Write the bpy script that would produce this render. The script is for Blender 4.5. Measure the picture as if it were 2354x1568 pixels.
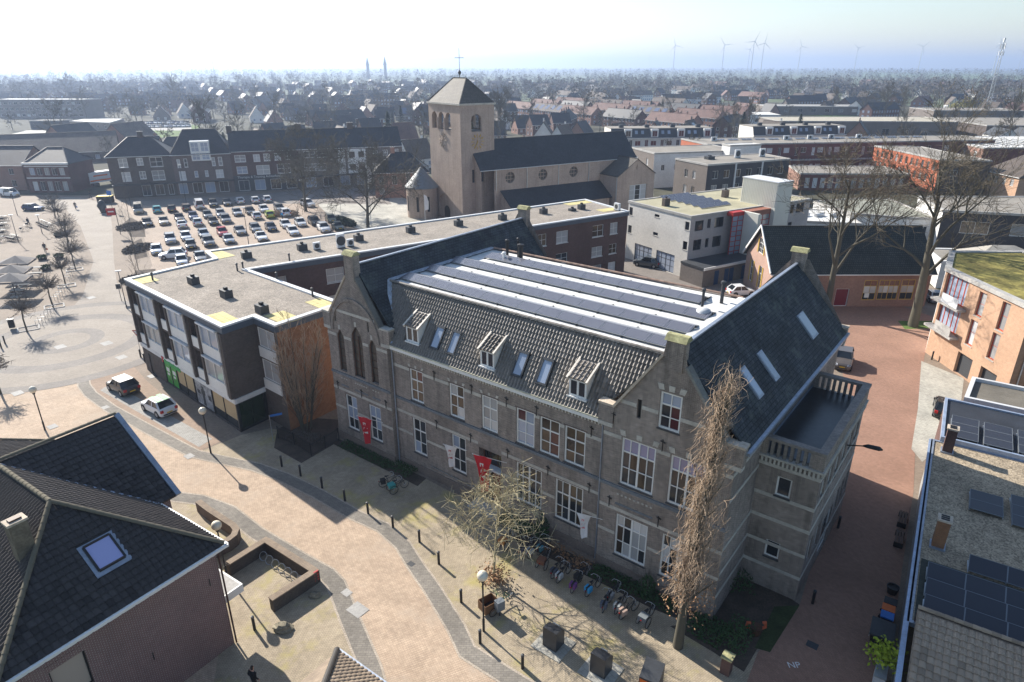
import bpy, math, random
import numpy as np
from mathutils import Vector, Matrix
from mathutils.geometry import tessellate_polygon
random.seed(7)
RND=random.Random(11)
for o in list(bpy.data.objects): bpy.data.objects.remove(o,do_unlink=True)
SC=bpy.context.scene; COL=SC.collection
R=math.radians
# ---------------------------------------------------------------- camera
CAMH=30.; FPX=1525.; HZ=153.; CX,CY=1177.,784.          # photo read at 2354 x 1568
TH=math.atan((CY-HZ)/FPX)
cd=bpy.data.cameras.new('camera'); cam=bpy.data.objects.new('camera',cd); COL.objects.link(cam)
cd.sensor_width=36; cd.lens=36*FPX/2354; cd.clip_start=.5; cd.clip_end=30000
cam.location=(0,0,CAMH); cam.rotation_euler=(math.pi/2-TH,0,0); SC.camera=cam
# ---------------------------------------------------------------- sky, sun, exposure
SUN_AZ=132.7; SUN_EL=30.7                                  # direction towards the sun (math angle from +x), elevation
w=bpy.data.worlds.new('World'); SC.world=w; w.use_nodes=True
nt=w.node_tree; bg=nt.nodes['Background']; sk=nt.nodes.new('ShaderNodeTexSky'); sk.sky_type='NISHITA'
sk.sun_disc=False; sk.sun_elevation=R(SUN_EL); sk.sun_rotation=R(90-SUN_AZ)
sk.altitude=0; sk.air_density=1.1; sk.dust_density=.5; sk.ozone_density=1.2
nt.links.new(sk.outputs[0],bg.inputs[0]); bg.inputs[1].default_value=.085
sd=bpy.data.lights.new('sun','SUN'); sd.energy=5.0; sd.angle=R(.53); sd.color=(1,.94,.85)
sun=bpy.data.objects.new('sun',sd); COL.objects.link(sun)
sv=Vector((math.cos(R(SUN_AZ))*math.cos(R(SUN_EL)),math.sin(R(SUN_AZ))*math.cos(R(SUN_EL)),math.sin(R(SUN_EL))))
sun.rotation_euler=sv.to_track_quat('Z','Y').to_euler(); sun.location=(-60,60,80)
vs=SC.view_settings; vs.view_transform='Standard'; vs.look='None'; vs.exposure=1.05; vs.gamma=1
SC.render.engine='CYCLES'
# ---------------------------------------------------------------- photo pixel -> place
_f=(0,math.cos(TH),-math.sin(TH)); _u=(0,math.sin(TH),math.cos(TH))
def ray(x,y):
    a=x-CX; b=CY-y
    return Vector((a,_f[1]*FPX+_u[1]*b,_f[2]*FPX+_u[2]*b))
def P(x,y,z=0.):
    d=ray(x,y); t=(z-CAMH)/d.z
    return Vector((d.x*t,d.y*t,z))
def P2(x,y,z=0.): p=P(x,y,z); return (p.x,p.y)
def onwall(p0,p1,x,y):
    "pixel -> (s along p0..p1, height) on the upright plane through p0,p1"
    d=ray(x,y); ax=Vector((p1[0]-p0[0],p1[1]-p0[1],0)); L=ax.length; ax/=L; n=Vector((ax.y,-ax.x,0))
    O=Vector((0,0,CAMH)); b=Vector((p0[0],p0[1],0)); t=(b-O).dot(n)/d.dot(n); q=O+d*t
    return ((q-b).dot(ax),q.z)
def tl(x0,y0,sc): return lambda a,b:((x0+a/sc)/1.63127,(y0+b/sc)/1.63127)
# ---------------------------------------------------------------- mesh builder
ORG={}
class M:
    def __init__(s): s.v=[]; s.f=[]
    def add(s,v,f):
        n=len(s.v); s.v.extend([tuple(p) for p in v]); s.f.extend([tuple(i+n for i in q) for q in f]); return s
    def quad(s,a,b,c,d): return s.add([a,b,c,d],[(0,1,2,3)])
    def poly(s,pts): return s.add(pts,[tuple(range(len(pts)))])
    def box(s,x0,y0,z0,x1,y1,z1):
        return s.add([(x0,y0,z0),(x1,y0,z0),(x1,y1,z0),(x0,y1,z0),(x0,y0,z1),(x1,y0,z1),(x1,y1,z1),(x0,y1,z1)],
            [(0,3,2,1),(4,5,6,7),(0,1,5,4),(1,2,6,5),(2,3,7,6),(3,0,4,7)])
    def obox(s,c,ang,sx,sy,z0,z1):
        ca,sa=math.cos(ang),math.sin(ang)
        q=[(c[0]+a*sx/2*ca-b*sy/2*sa,c[1]+a*sx/2*sa+b*sy/2*ca) for a,b in((-1,-1),(1,-1),(1,1),(-1,1))]
        return s.prism(q,z0,z1)
    def prism(s,poly,z0,z1,cap=True):
        n=len(poly)
        a=sum(poly[i][0]*poly[(i+1)%n][1]-poly[(i+1)%n][0]*poly[i][1] for i in range(n))
        if a<0: poly=poly[::-1]
        v=[(p[0],p[1],z0) for p in poly]+[(p[0],p[1],z1) for p in poly]
        f=[(i,(i+1)%n,n+(i+1)%n,n+i) for i in range(n)]
        if cap: f+=[tuple(range(n,2*n)),tuple(range(n-1,-1,-1))]
        return s.add(v,f)
    def beam(s,p,q,w,h=None,up=(0,0,1)):
        p=Vector(p);q=Vector(q);h=h or w;d=(q-p).normalized();u=Vector(up)
        if abs(d.dot(u))>.98:u=Vector((1,0,0))
        a=d.cross(u).normalized();b=a.cross(d)
        c=[]
        for e in(p,q):
            for i,j in((-1,-1),(1,-1),(1,1),(-1,1)): c.append(e+a*(i*w/2)+b*(j*h/2))
        return s.add(c,[(0,3,2,1),(4,5,6,7),(0,1,5,4),(1,2,6,5),(2,3,7,6),(3,0,4,7)])
    def tube(s,pts,rad,n=6,caps=True):
        pts=[Vector(p) for p in pts]; k=len(pts)
        if not hasattr(rad,'__len__'): rad=[rad]*k
        base=len(s.v); pd=None
        for i,p in enumerate(pts):
            d=(pts[min(i+1,k-1)]-pts[max(i-1,0)])
            d=d.normalized() if d.length>1e-9 else Vector((0,0,1))
            if pd is None:
                a=d.cross(Vector((0,0,1)) if abs(d.z)<.9 else Vector((1,0,0))).normalized()
            else:
                a=(a-d*a.dot(d)); a=a.normalized() if a.length>1e-6 else d.orthogonal().normalized()
            b=d.cross(a); pd=d
            for j in range(n):
                t=2*math.pi*j/n; q=p+(a*math.cos(t)+b*math.sin(t))*rad[i]; s.v.append((q.x,q.y,q.z))
        for i in range(k-1):
            for j in range(n):
                s.f.append((base+i*n+j,base+i*n+(j+1)%n,base+(i+1)*n+(j+1)%n,base+(i+1)*n+j))
        if caps:
            s.f.append(tuple(base+j for j in range(n-1,-1,-1))); s.f.append(tuple(base+(k-1)*n+j for j in range(n)))
        return s
    def lathe(s,prof,n=16,c=(0,0)):
        base=len(s.v)
        for r,z in prof:
            for j in range(n):
                t=2*math.pi*j/n; s.v.append((c[0]+r*math.cos(t),c[1]+r*math.sin(t),z))
        for i in range(len(prof)-1):
            for j in range(n): s.f.append((base+i*n+j,base+i*n+(j+1)%n,base+(i+1)*n+(j+1)%n,base+(i+1)*n+j))
        return s
    def mesh(s,name,mat,off=(0,0,0),uv=True,smooth=False):
        me=bpy.data.meshes.new(name)
        ox,oy,oz=off
        me.from_pydata([(a-ox,b-oy,c-oz) for a,b,c in s.v],[],s.f); me.update()
        for m_ in (mat if isinstance(mat,(list,tuple)) else [mat]): me.materials.append(m_)
        if uv and s.f: set_uv(me,off)
        if smooth: me.polygons.foreach_set('use_smooth',[True]*len(me.polygons))
        return me
    def put(s,name,mat,parent=None,local=False,uv=True,smooth=False):
        off=(0,0,0)
        if parent is not None and not local: off=ORG.get(parent.name,(0,0,0))
        o=bpy.data.objects.new(name,s.mesh(name,mat,off,uv,smooth)); COL.objects.link(o)
        if parent is not None: o.parent=parent; ORG[o.name]=off
        return o
    def put_each(s,name,mat,parent=None,**k):
        "one object per connected piece"
        par=list(range(len(s.v)))
        def fd(i):
            while par[i]!=i: par[i]=par[par[i]]; i=par[i]
            return i
        for f in s.f:
            r=fd(f[0])
            for j in f[1:]: par[fd(j)]=r
        grp={}
        for f in s.f: grp.setdefault(fd(f[0]),[]).append(f)
        out=[]
        for fs in grp.values():
            ix=sorted({i for f in fs for i in f}); mp={i:n for n,i in enumerate(ix)}
            q=M(); q.v=[s.v[i] for i in ix]; q.f=[tuple(mp[i] for i in f) for f in fs]; out.append(q.put(name,mat,parent,**k))
        return out
    def solo(s,name,label,cat,mat,group=None,kind=None,uv=True,smooth=False):
        xs=[p[0] for p in s.v];ys=[p[1] for p in s.v];zs=[p[2] for p in s.v]
        off=((min(xs)+max(xs))/2,(min(ys)+max(ys))/2,min(zs))
        o=bpy.data.objects.new(name,s.mesh(name,mat,off,uv,smooth)); COL.objects.link(o); o.location=off; ORG[o.name]=off
        return tag(o,label,cat,group,kind)
def set_uv(me,off=(0,0,0)):
    n=len(me.polygons); nl=len(me.loops)
    nr=np.empty(n*3,np.float32); me.polygons.foreach_get('normal',nr); nr=nr.reshape(-1,3)
    lt=np.empty(n,np.int32); me.polygons.foreach_get('loop_total',lt)
    vi=np.empty(nl,np.int32); me.loops.foreach_get('vertex_index',vi)
    co=np.empty(len(me.vertices)*3,np.float32); me.vertices.foreach_get('co',co); co=co.reshape(-1,3)+np.array(off,np.float32)
    t=np.stack([-nr[:,1],nr[:,0],np.zeros(n,np.float32)],1); l=np.linalg.norm(t,axis=1)
    flat=l<.05; t[flat]=(1,0,0); l[flat]=1; t/=l[:,None]
    b=np.cross(nr,t); fl=np.repeat(np.arange(n),lt)
    uv=np.stack([(co[vi]*t[fl]).sum(1),(co[vi]*b[fl]).sum(1)],1).astype(np.float32)
    me.uv_layers.new(name='UVMap').data.foreach_set('uv',uv.ravel())
def tag(o,label=None,cat=None,group=None,kind=None):
    if label:o['label']=label
    if cat:o['category']=cat
    if group:o['group']=group
    if kind:o['kind']=kind
    return o
def thing(name,label,cat,loc=(0,0,0),rz=0,group=None):
    o=bpy.data.objects.new(name,None); COL.objects.link(o); o.empty_display_size=.3
    o.location=loc; o.rotation_euler=(0,0,rz); ORG[o.name]=tuple(loc)
    return tag(o,label,cat,group)
KIDS={}
def kids(o):
    return [c for c in bpy.data.objects if c.parent==o]
def dup(root,loc,rz=0,label=None,scale=None,color=None,tree=None):
    "copy a thing, its parts and their sub-parts; tree = cached [(part,[subparts])]"
    r=root.copy(); COL.objects.link(r); r.location=loc; r.rotation_euler=(0,0,rz)
    if label:r['label']=label
    if scale: r.scale=scale if hasattr(scale,'__len__') else (scale,)*3
    for c,gs in tree:
        k=c.copy(); COL.objects.link(k); k.parent=r
        if color: k.color=color
        for g in gs:
            h=g.copy(); COL.objects.link(h); h.parent=k
            if color: h.color=color
    return r
def treeof(root): return [(c,kids(c)) for c in kids(root)]
def struct(m,name,mat,label=None):
    o=m.put(name,mat); o['kind']='structure'
    if label:o['label']=label
    return o
def sheet(name,px,mat,z,label=None,world=False):
    m=M(); pts=px if world else [P2(*p) for p in px]
    vs_=[Vector((a,b,0)) for a,b in pts]; tr=tessellate_polygon([vs_])
    v=[(a,b,z) for a,b in pts]; f=[]
    for t in tr:
        a,b,c=[vs_[i] for i in t]
        f.append(t if (b-a).cross(c-a).z>0 else (t[0],t[2],t[1]))
    m.add(v,f); return struct(m,name,mat,label)
def band(name,px,width,mat,z,label=None,world=False):
    pts=[Vector((*(p if world else P2(*p)),0)) for p in px]; m=M(); L=[];Rr=[]
    for i,p in enumerate(pts):
        d=(pts[min(i+1,len(pts)-1)]-pts[max(i-1,0)]).normalized(); n=Vector((-d.y,d.x,0))
        L.append(p+n*width/2);Rr.append(p-n*width/2)
    for i in range(len(pts)-1):
        m.quad(*[(q.x,q.y,z) for q in(Rr[i],Rr[i+1],L[i+1],L[i])])
    return struct(m,name,mat,label)
# ---------------------------------------------------------------- materials
def nodes(name):
    m=bpy.data.materials.new(name); m.use_nodes=True; return m,m.node_tree,m.node_tree.nodes['Principled BSDF']
def nd(nt,t,**k):
    n=nt.nodes.new(t)
    for a,b in k.items():
        if a in n.inputs: n.inputs[a].default_value=b
        else: setattr(n,a,b)
    return n
def c4(c): return (c[0],c[1],c[2],1)
def uvn(nt,sc=(1,1,1),rot=0):
    tc=nd(nt,'ShaderNodeTexCoord'); mp=nd(nt,'ShaderNodeMapping'); mp.inputs['Scale'].default_value=sc; mp.inputs['Rotation'].default_value=(0,0,rot)
    nt.links.new(tc.outputs['UV'],mp.inputs[0]); return mp.outputs[0]
def mixc(nt,fac,a,b,mode='MIX'):
    n=nd(nt,'ShaderNodeMix',data_type='RGBA',blend_type=mode)
    for s,v in((0,fac),(6,a),(7,b)):
        if hasattr(v,'is_output') or isinstance(v,bpy.types.NodeSocket): nt.links.new(v,n.inputs[s])
        else: n.inputs[s].default_value=v if s==0 else c4(v)
    return n.outputs[2]
def rng(nt,v,a,b,c,d):
    n=nd(nt,'ShaderNodeMapRange'); nt.links.new(v,n.inputs[0])
    for i,x in enumerate((a,b,c,d)): n.inputs[i+1].default_value=x
    return n.outputs[0]
def noise(nt,vec,sc,det=4,rough=.55):
    n=nd(nt,'ShaderNodeTexNoise',Scale=sc,Detail=det,Roughness=rough)
    if vec is not None: nt.links.new(vec,n.inputs[0])
    return n.outputs[0]
def bump(nt,bs,h,st=.3,dist=.02):
    b=nd(nt,'ShaderNodeBump',Strength=st,Distance=dist); nt.links.new(h,b.inputs['Height']); nt.links.new(b.outputs[0],bs.inputs['Normal'])
def dirty(nt,col,vec,amt=.25,sc=.35,sc2=6.):
    "uneven weathering: large blotches and fine grain"
    a=rng(nt,noise(nt,vec,sc,5,.6),.3,.7,1-amt,1+amt*.6); c=rng(nt,noise(nt,vec,sc2,3),.3,.7,1-amt*.6,1+amt*.6)
    m=nd(nt,'ShaderNodeMath',operation='MULTIPLY'); nt.links.new(a,m.inputs[0]); nt.links.new(c,m.inputs[1])
    v=nd(nt,'ShaderNodeCombineColor'); 
    for i in range(3): nt.links.new(m.outputs[0],v.inputs[i])
    return mixc(nt,1.,col,v.outputs[0],'MULTIPLY')
def rgb(nt,c):
    n=nd(nt,'ShaderNodeRGB'); n.outputs[0].default_value=c4(c); return n.outputs[0]
def plain(name,c,rough=.75,amt=.18,sc=.5,sc2=7.,metal=0,spec=.35,bmp=0,objcol=False,rand=0):
    m,nt,b=nodes(name); v=uvn(nt); col=rgb(nt,c)
    if rand:
        oi=nd(nt,'ShaderNodeObjectInfo'); hs=nd(nt,'ShaderNodeHueSaturation'); nt.links.new(rng(nt,oi.outputs['Random'],0,1,1-rand,1+rand),hs.inputs['Value']); nt.links.new(col,hs.inputs['Color']); col=hs.outputs[0]
    if amt: col=dirty(nt,col,v,amt,sc,sc2)
    nt.links.new(col,b.inputs['Base Color']); b.inputs['Roughness'].default_value=rough; b.inputs['Metallic'].default_value=metal
    b.inputs['Specular IOR Level'].default_value=spec
    if bmp: bump(nt,b,noise(nt,v,sc2*2,4),bmp)
    return m
def brick(name,c1,c2,mortar,bw=.22,bh=.068,mo=.011,amt=.22,sc=.3,rough=.85,off=.5,rot=0,spec=.25,bst=.35,streak=0,moss=None):
    m,nt,b=nodes(name); v=uvn(nt,rot=rot)
    t=nd(nt,'ShaderNodeTexBrick',offset=off); nt.links.new(v,t.inputs[0])
    t.inputs['Color1'].default_value=c4(c1);t.inputs['Color2'].default_value=c4(c2);t.inputs['Mortar'].default_value=c4(mortar)
    t.inputs['Scale'].default_value=1;t.inputs['Brick Width'].default_value=bw;t.inputs['Row Height'].default_value=bh;t.inputs['Mortar Size'].default_value=mo;t.inputs['Mortar Smooth'].default_value=.1
    col=dirty(nt,t.outputs[0],v,amt,sc,3.)
    if streak:
        k=rng(nt,noise(nt,uvn(nt,(1.6,.10,1)),1.,5,.65),.48,.72,1,1-streak); cc=nd(nt,'ShaderNodeCombineColor'); [nt.links.new(k,cc.inputs[i]) for i in range(3)]; col=mixc(nt,1.,col,cc.outputs[0],'MULTIPLY')
    if moss: col=mixc(nt,rng(nt,noise(nt,v,moss[3],6,.7),.52,.68,0,.75),col,moss[:3])
    nt.links.new(col,b.inputs['Base Color']); b.inputs['Roughness'].default_value=rough; b.inputs['Specular IOR Level'].default_value=spec
    i=nd(nt,'ShaderNodeMath',operation='SUBTRACT'); i.inputs[0].default_value=1; nt.links.new(t.outputs[1],i.inputs[1]); bump(nt,b,i.outputs[0],bst,.012)
    return m
def glass(name,c,rough=.06,rand=.5,spec=.6):
    m,nt,b=nodes(name); oi=nd(nt,'ShaderNodeObjectInfo'); hs=nd(nt,'ShaderNodeHueSaturation'); hs.inputs['Color'].default_value=c4(c)
    nt.links.new(rng(nt,oi.outputs['Random'],0,1,1-rand,1+rand),hs.inputs['Value'])
    nt.links.new(hs.outputs[0],b.inputs['Base Color']); b.inputs['Roughness'].default_value=rough; b.inputs['Specular IOR Level'].default_value=spec
    tc=nd(nt,'ShaderNodeTexCoord'); bump(nt,b,noise(nt,tc.outputs['Object'],1.3,2),.06,.05)
    return m
MT={}
def mk():
    g=MT
    g['school']=brick('school_brick',(.255,.205,.172),(.15,.12,.103),(.37,.325,.285),amt=.28,mo=.014,streak=.4)
    g['band']=plain('sandstone_band',(.47,.44,.385),.85,.25,.8)
    g['white']=plain('white_paint',(.74,.73,.70),.5,.08)
    g['greywhite']=plain('grey_white_paint',(.58,.59,.60),.6,.12)
    g['slate']=brick('slate_roof',(.060,.068,.078),(.040,.046,.055),(.014,.017,.02),.30,.24,.02,.45,.5,.7,spec=.2,bst=.6,streak=.3,moss=(.10,.115,.10,.6))
    g['zinc']=plain('zinc_flashing',(.30,.34,.41),.45,.25,1.5,8,metal=.4,spec=.5)
    g['lead']=plain('lead_grey',(.16,.18,.2),.6,.3)
    g['membrane']=plain('white_roof_membrane',(.66,.65,.62),.75,.22,.4,3.)
    g['tile']=plain('weathered_roof_tile',(.20,.172,.145),.5,.4,1.2,9.,rand=.35,spec=.5)
    g['tile_dark']=plain('dark_roof_tile',(.038,.033,.032),.6,.45,1.2,9.,rand=.5,spec=.3)
    g['tile_brown']=plain('sunlit_brown_tile',(.30,.23,.165),.7,.35,1.2,9.,rand=.25)  # brown tile: base colour raised to a sunlit tone
    g['coping']=plain('sandstone_coping',(.50,.42,.33),.85,.3,.8)
    g['moss']=plain('mossy_capstone',(.36,.34,.18),.95,.4,2)
    g['gl']=glass('dark_window_glass',(.028,.032,.038)); g['glb']=glass('brown_window_glass',(.075,.052,.036)); g['glc']=glass('curtained_window_glass',(.40,.40,.40),.1)
    g['glv']=glass('lilac_blind_glass',(.27,.25,.37),.1,.1); g['gls']=glass('sky_toned_window_glass',(.30,.35,.44),.05,.15,.8); g['glr']=glass('red_curtain_glass',(.075,.02,.024),.08,.2)  # gls: reflected sky is put into the pale blue base colour
    g['lattice']=plain('leaded_church_glass',(.055,.048,.042),.35,.4,2,14)
    g['iron']=plain('wrought_iron',(.02,.02,.022),.5,.2); g['black']=plain('black_coating',(.018,.018,.02),.5,.15); g['dgrey']=plain('dark_grey_coating',(.05,.053,.058),.55,.2)
    g['red']=plain('red_coating',(.45,.035,.03),.5,.1); g['green']=plain('green_coating',(.04,.36,.09),.5,.1); g['blue']=plain('blue_coating',(.03,.16,.5),.5,.1); g['yellow']=plain('yellow_coating',(.7,.5,.03),.6,.15); g['orange']=plain('orange_coating',(.65,.14,.02),.5,.1)
    g['wood']=plain('brown_wood',(.10,.05,.03),.6,.3); g['dwood']=plain('dark_door_wood',(.035,.025,.022),.5,.25)
    g['concrete']=plain('concrete',(.40,.385,.36),.9,.22,.6); g['steel']=plain('galvanised_steel',(.42,.44,.46),.4,.15,metal=.7)
    g['chrome']=plain('bright_metal',(.6,.6,.62),.25,.05,metal=.9)
    g['rubber']=plain('black_rubber',(.012,.012,.013),.8,.1)
    g['gravel']=gravel('gravel_roof',(.36,.31,.255),(.17,.145,.12),12.)
    g['gravel_dark']=gravel('mossy_gravel_roof',(.46,.37,.26),(.17,.135,.09),11.)
    g['rooftile_yellow']=plain('pale_yellow_roof_slab',(.56,.48,.22),.85,.2)
    g['sunpanel']=solar('solar_cells')
    g['bark']=plain('tree_bark',(.10,.09,.066),.95,.35,1.5,12,bmp=.4); g['twig']=plain('bare_twigs',(.145,.118,.082),.95,.0); g['twig_warm']=plain('pinkish_tan_twigs',(.36,.265,.185),.95,0); g['twig_grey']=plain('grey_brown_twigs',(.13,.112,.095),.95,0)  # twig_warm: pinkish tan is the twigs' own colour
    g['twig_pale']=plain('pale_olive_twigs',(.42,.36,.22),.95,0); g['leaf_dry']=plain('dry_brown_leaves',(.30,.17,.09),.9,0)
    g['conifer']=plain('conifer_needles',(.035,.055,.035),.9,0,rand=.3); g['conifer_pale']=plain('yellowish_conifer_needles',(.15,.14,.075),.9,0); g['hedge']=plain('evergreen_leaves',(.035,.075,.022),.8,0); g['leaf_lime']=plain('lime_green_leaves',(.30,.38,.03),.7,0); g['leaf_gold']=plain('golden_spring_leaves',(.36,.32,.07),.85,0)
def gravel(name,a,b,sc):
    m,nt,bs=nodes(name); v=uvn(nt); vo=nd(nt,'ShaderNodeTexVoronoi',Scale=sc); nt.links.new(v,vo.inputs[0])
    f=rng(nt,vo.outputs['Color'],.1,.9,0,1); col=mixc(nt,f,a,b); col=dirty(nt,col,v,.25,.35,2.)
    nt.links.new(col,bs.inputs['Base Color']); bs.inputs['Roughness'].default_value=.95; bump(nt,bs,vo.outputs[0],.5,.03); return m
def solar(name):
    m,nt,b=nodes(name); v=uvn(nt); t=nd(nt,'ShaderNodeTexBrick',offset=0.); tc=nd(nt,'ShaderNodeTexCoord'); nt.links.new(tc.outputs['UV'],t.inputs[0])
    t.inputs['Color1'].default_value=(.07,.072,.092,1);t.inputs['Color2'].default_value=(.085,.087,.108,1);t.inputs['Mortar'].default_value=(.42,.42,.46,1)
    t.inputs['Scale'].default_value=1;t.inputs['Brick Width'].default_value=.163;t.inputs['Row Height'].default_value=.163;t.inputs['Mortar Size'].default_value=.007
    nt.links.new(t.outputs[0],b.inputs['Base Color']); b.inputs['Roughness'].default_value=.18; b.inputs['Specular IOR Level'].default_value=.7; return m
mk()
# ---------------------------------------------------------------- walls, windows, roofs
def frame(p0,p1):
    d=Vector((p1[0]-p0[0],p1[1]-p0[1],0)); L=d.length; d/=L; return Vector((p0[0],p0[1],0)),d,Vector((d.y,-d.x,0)),L
def wall(par,p0,p1,z0,z1,mat,holes=(),top=None,rev=.14,name='wall',off=0.,label=None):
    b,d,n,L=frame(p0,p1); b=b+n*off
    outer=[(0,z0),(L,z0)]+(top if top else [(L,z1),(0,z1)])
    H=[]
    for h in holes: H.append([(h[0],h[1]),(h[2],h[1]),(h[2],h[3]),(h[0],h[3])] if not hasattr(h[0],'__len__') else list(h))
    loops=[outer]+H; flat=[p for l in loops for p in l]
    tr=tessellate_polygon([[Vector((s,z,0)) for s,z in l] for l in loops]) if H or len(outer)>4 else [(0,1,2),(0,2,3)]
    m=M(); v=[b+d*s+Vector((0,0,z)) for s,z in flat]; f=[]
    for t in tr:
        a,bb,c=[flat[i] for i in t]; cr=(bb[0]-a[0])*(c[1]-a[1])-(bb[1]-a[1])*(c[0]-a[0])
        f.append(tuple(t) if cr>0 else (t[0],t[2],t[1]))
    m.add(v,f)
    for h in H:
        for i in range(len(h)):
            a,c=h[i],h[(i+1)%len(h)]; A=b+d*a[0]+Vector((0,0,a[1])); C=b+d*c[0]+Vector((0,0,c[1]))
            m.quad(A,A-n*rev,C-n*rev,C)
    o=m.put(name,mat,par)
    if label:o['label']=label
    return o
def window(par,p0,p1,s0,z0,s1,z1,cols=1,rows=1,fmat=None,gmat=None,ins=.10,fw=.07,bw=.04,sill=None,panes=False,off=0.,rowf=None,dep=.06,name='window',gfun=None,label=None):
    "frame with bars; glass set behind it (one pane, or one per field)"
    b,d,n,L=frame(p0,p1); b=b+n*off; fmat=fmat or MT['white']; gmat=gmat or MT['gl']
    def bx(m,a0,c0,a1,c1,o0,o1):
        q=[b+d*a+n*o for a,o in((a0,o0),(a1,o0),(a1,o1),(a0,o1))]
        m.prism([(p.x,p.y) for p in q],c0,c1)
    m=M(); o0,o1=-ins-dep,-ins
    bx(m,s0,z0,s0+fw,z1,o0,o1);bx(m,s1-fw,z0,s1,z1,o0,o1);bx(m,s0+fw,z0,s1-fw,z0+fw,o0,o1);bx(m,s0+fw,z1-fw,s1-fw,z1,o0,o1)
    xs=[s0+(s1-s0)*i/cols for i in range(cols+1)]; rf=rowf or [i/rows for i in range(rows+1)]; zs=[z0+(z1-z0)*t for t in rf]
    e=.012
    for i,x in enumerate(xs[1:-1]):
        ww=bw*2.2 if cols==4 and i==1 else bw
        bx(m,x-ww/2,z0+fw,x+ww/2,z1-fw,o0+e,o1-e)
    for i,z in enumerate(zs[1:-1]):
        ww=bw*1.8 if (rows>=3 and i==rows-2) else bw
        bx(m,s0+fw,z-ww/2,s1-fw,z+ww/2,o0+2*e,o1-2*e)
    w_=m.put(name,fmat,par)
    if label:w_['label']=label
    g0=o0+.018
    def pane(a0,c0,a1,c1,mt):
        q=M(); q.quad(*[b+d*a+n*g0+Vector((0,0,c)) for a,c in((a0,c0),(a1,c0),(a1,c1),(a0,c1))]); return q.put('pane',mt,w_,uv=False)
    if panes:
        for i in range(cols):
            for j in range(len(zs)-1): pane(xs[i],zs[j],xs[i+1],zs[j+1],gfun(i,j) if gfun else gmat)
    else: pane(s0+fw/2,z0+fw/2,s1-fw/2,z1-fw/2,gmat)
    if sill:
        q=M(); bx(q,s0-.05,z0-.09,s1+.05,z0-.005,-ins,.05); q.put('sill',sill,w_)
    return w_
def wpx(p0,p1,rects):
    "photo pixel rectangles (top-left, bottom-right) -> (s0,z0,s1,z1) on a wall"
    out=[]
    for a,b,c,d in rects:
        s0,z1=onwall(p0,p1,a,b); s1,z0=onwall(p0,p1,c,d); out.append((min(s0,s1),min(z0,z1),max(s0,s1),max(z0,z1)))
    return out
def rowwin(L,n,w,z0,z1,pad=.8):
    st=(L-2*pad)/n; return [(pad+st*(i+.5)-w/2,z0,pad+st*(i+.5)+w/2,z1) for i in range(n)]
def glazed(par,p0,p1,z0,z1,mat,holes,cols=1,rows=1,top=None,fmat=None,gl=None,rev=.14,sill=None,off=0.,doors=(),**k):
    wall(par,p0,p1,z0,z1,mat,list(holes)+list(doors),top,rev,off=off)
    gl=gl or [MT['gl'],MT['gl'],MT['glb'],MT['glc']]
    for h in holes:
        window(par,p0,p1,*h,cols,rows,fmat,RND.choice(gl),sill=sill,off=off,**k)
    for h in doors: window(par,p0,p1,*h,1,1,fmat,MT['gl'],off=off,name='door',fw=.1)
def slab(m,pts,th):
    "thick sloping sheet from a planar outline"
    v=[Vector(p) for p in pts]; n=(v[1]-v[0]).cross(v[2]-v[0]).normalized()
    if n.z<0: v=v[::-1]; n=-n
    k=len(v); lo=[p-n*th for p in v]
    m.add(v+lo,[tuple(range(k)),tuple(range(2*k-1,k-1,-1))]+[(i,k+i,k+(i+1)%k,(i+1)%k) for i in range(k)])
    return m
def off_poly(poly,e):
    n=len(poly); a=sum(poly[i][0]*poly[(i+1)%n][1]-poly[(i+1)%n][0]*poly[i][1] for i in range(n)); sg=1 if a>0 else -1
    out=[]
    for i in range(n):
        p=Vector((*poly[i],0));a_=Vector((*poly[i-1],0));c=Vector((*poly[(i+1)%n],0))
        d1=(p-a_).normalized();d2=(c-p).normalized();n1=Vector((d1.y,-d1.x,0))*sg;n2=Vector((d2.y,-d2.x,0))*sg
        k=(n1+n2); k=k/max(.3,k.dot(n1)); q=p+k*e; out.append((q.x,q.y))
    return out
def flatroof(par,poly,z,mat,rim=.18,rimw=.3,rmat=None,drop=.25,over=.12):
    "roof deck inside a raised rim"
    m=M(); vs_=[Vector((*p,0)) for p in poly]; tr=tessellate_polygon([vs_]); m.add([(p[0],p[1],z) for p in poly],[t if (vs_[t[1]]-vs_[t[0]]).cross(vs_[t[2]]-vs_[t[0]]).z>0 else (t[0],t[2],t[1]) for t in tr])
    r=m.put('roof',mat,par)
    o=off_poly(poly,over); i=off_poly(poly,-rimw); q=M(); n=len(poly)
    v=[(p[0],p[1],h) for h in(z-drop,z+rim) for p in o]+[(p[0],p[1],h) for h in(z+rim,z-.02) for p in i]+[(p[0],p[1],z-drop) for p in off_poly(poly,-.02)]
    f=[]
    for a in range(n):
        b=(a+1)%n
        f+=[(a,b,n+b,n+a),(n+a,n+b,2*n+b,2*n+a),(2*n+a,2*n+b,3*n+b,3*n+a),(4*n+b,4*n+a,a,b)]
    q.add(v,f); q.put('roof_edge',rmat or MT['greywhite'],par); return r
def ccw(poly):
    n=len(poly); a=sum(poly[i][0]*poly[(i+1)%n][1]-poly[(i+1)%n][0]*poly[i][1] for i in range(n)); return list(poly) if a>0 else list(poly)[::-1]
def rect(o,ang,L,D):
    "corner o, length L along ang (deg), depth D to the left of it"
    a=R(ang); e=(math.cos(a),math.sin(a)); n=(-e[1],e[0])
    return [tuple(o),(o[0]+e[0]*L,o[1]+e[1]*L),(o[0]+e[0]*L+n[0]*D,o[1]+e[1]*L+n[1]*D),(o[0]+n[0]*D,o[1]+n[1]*D)]
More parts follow.
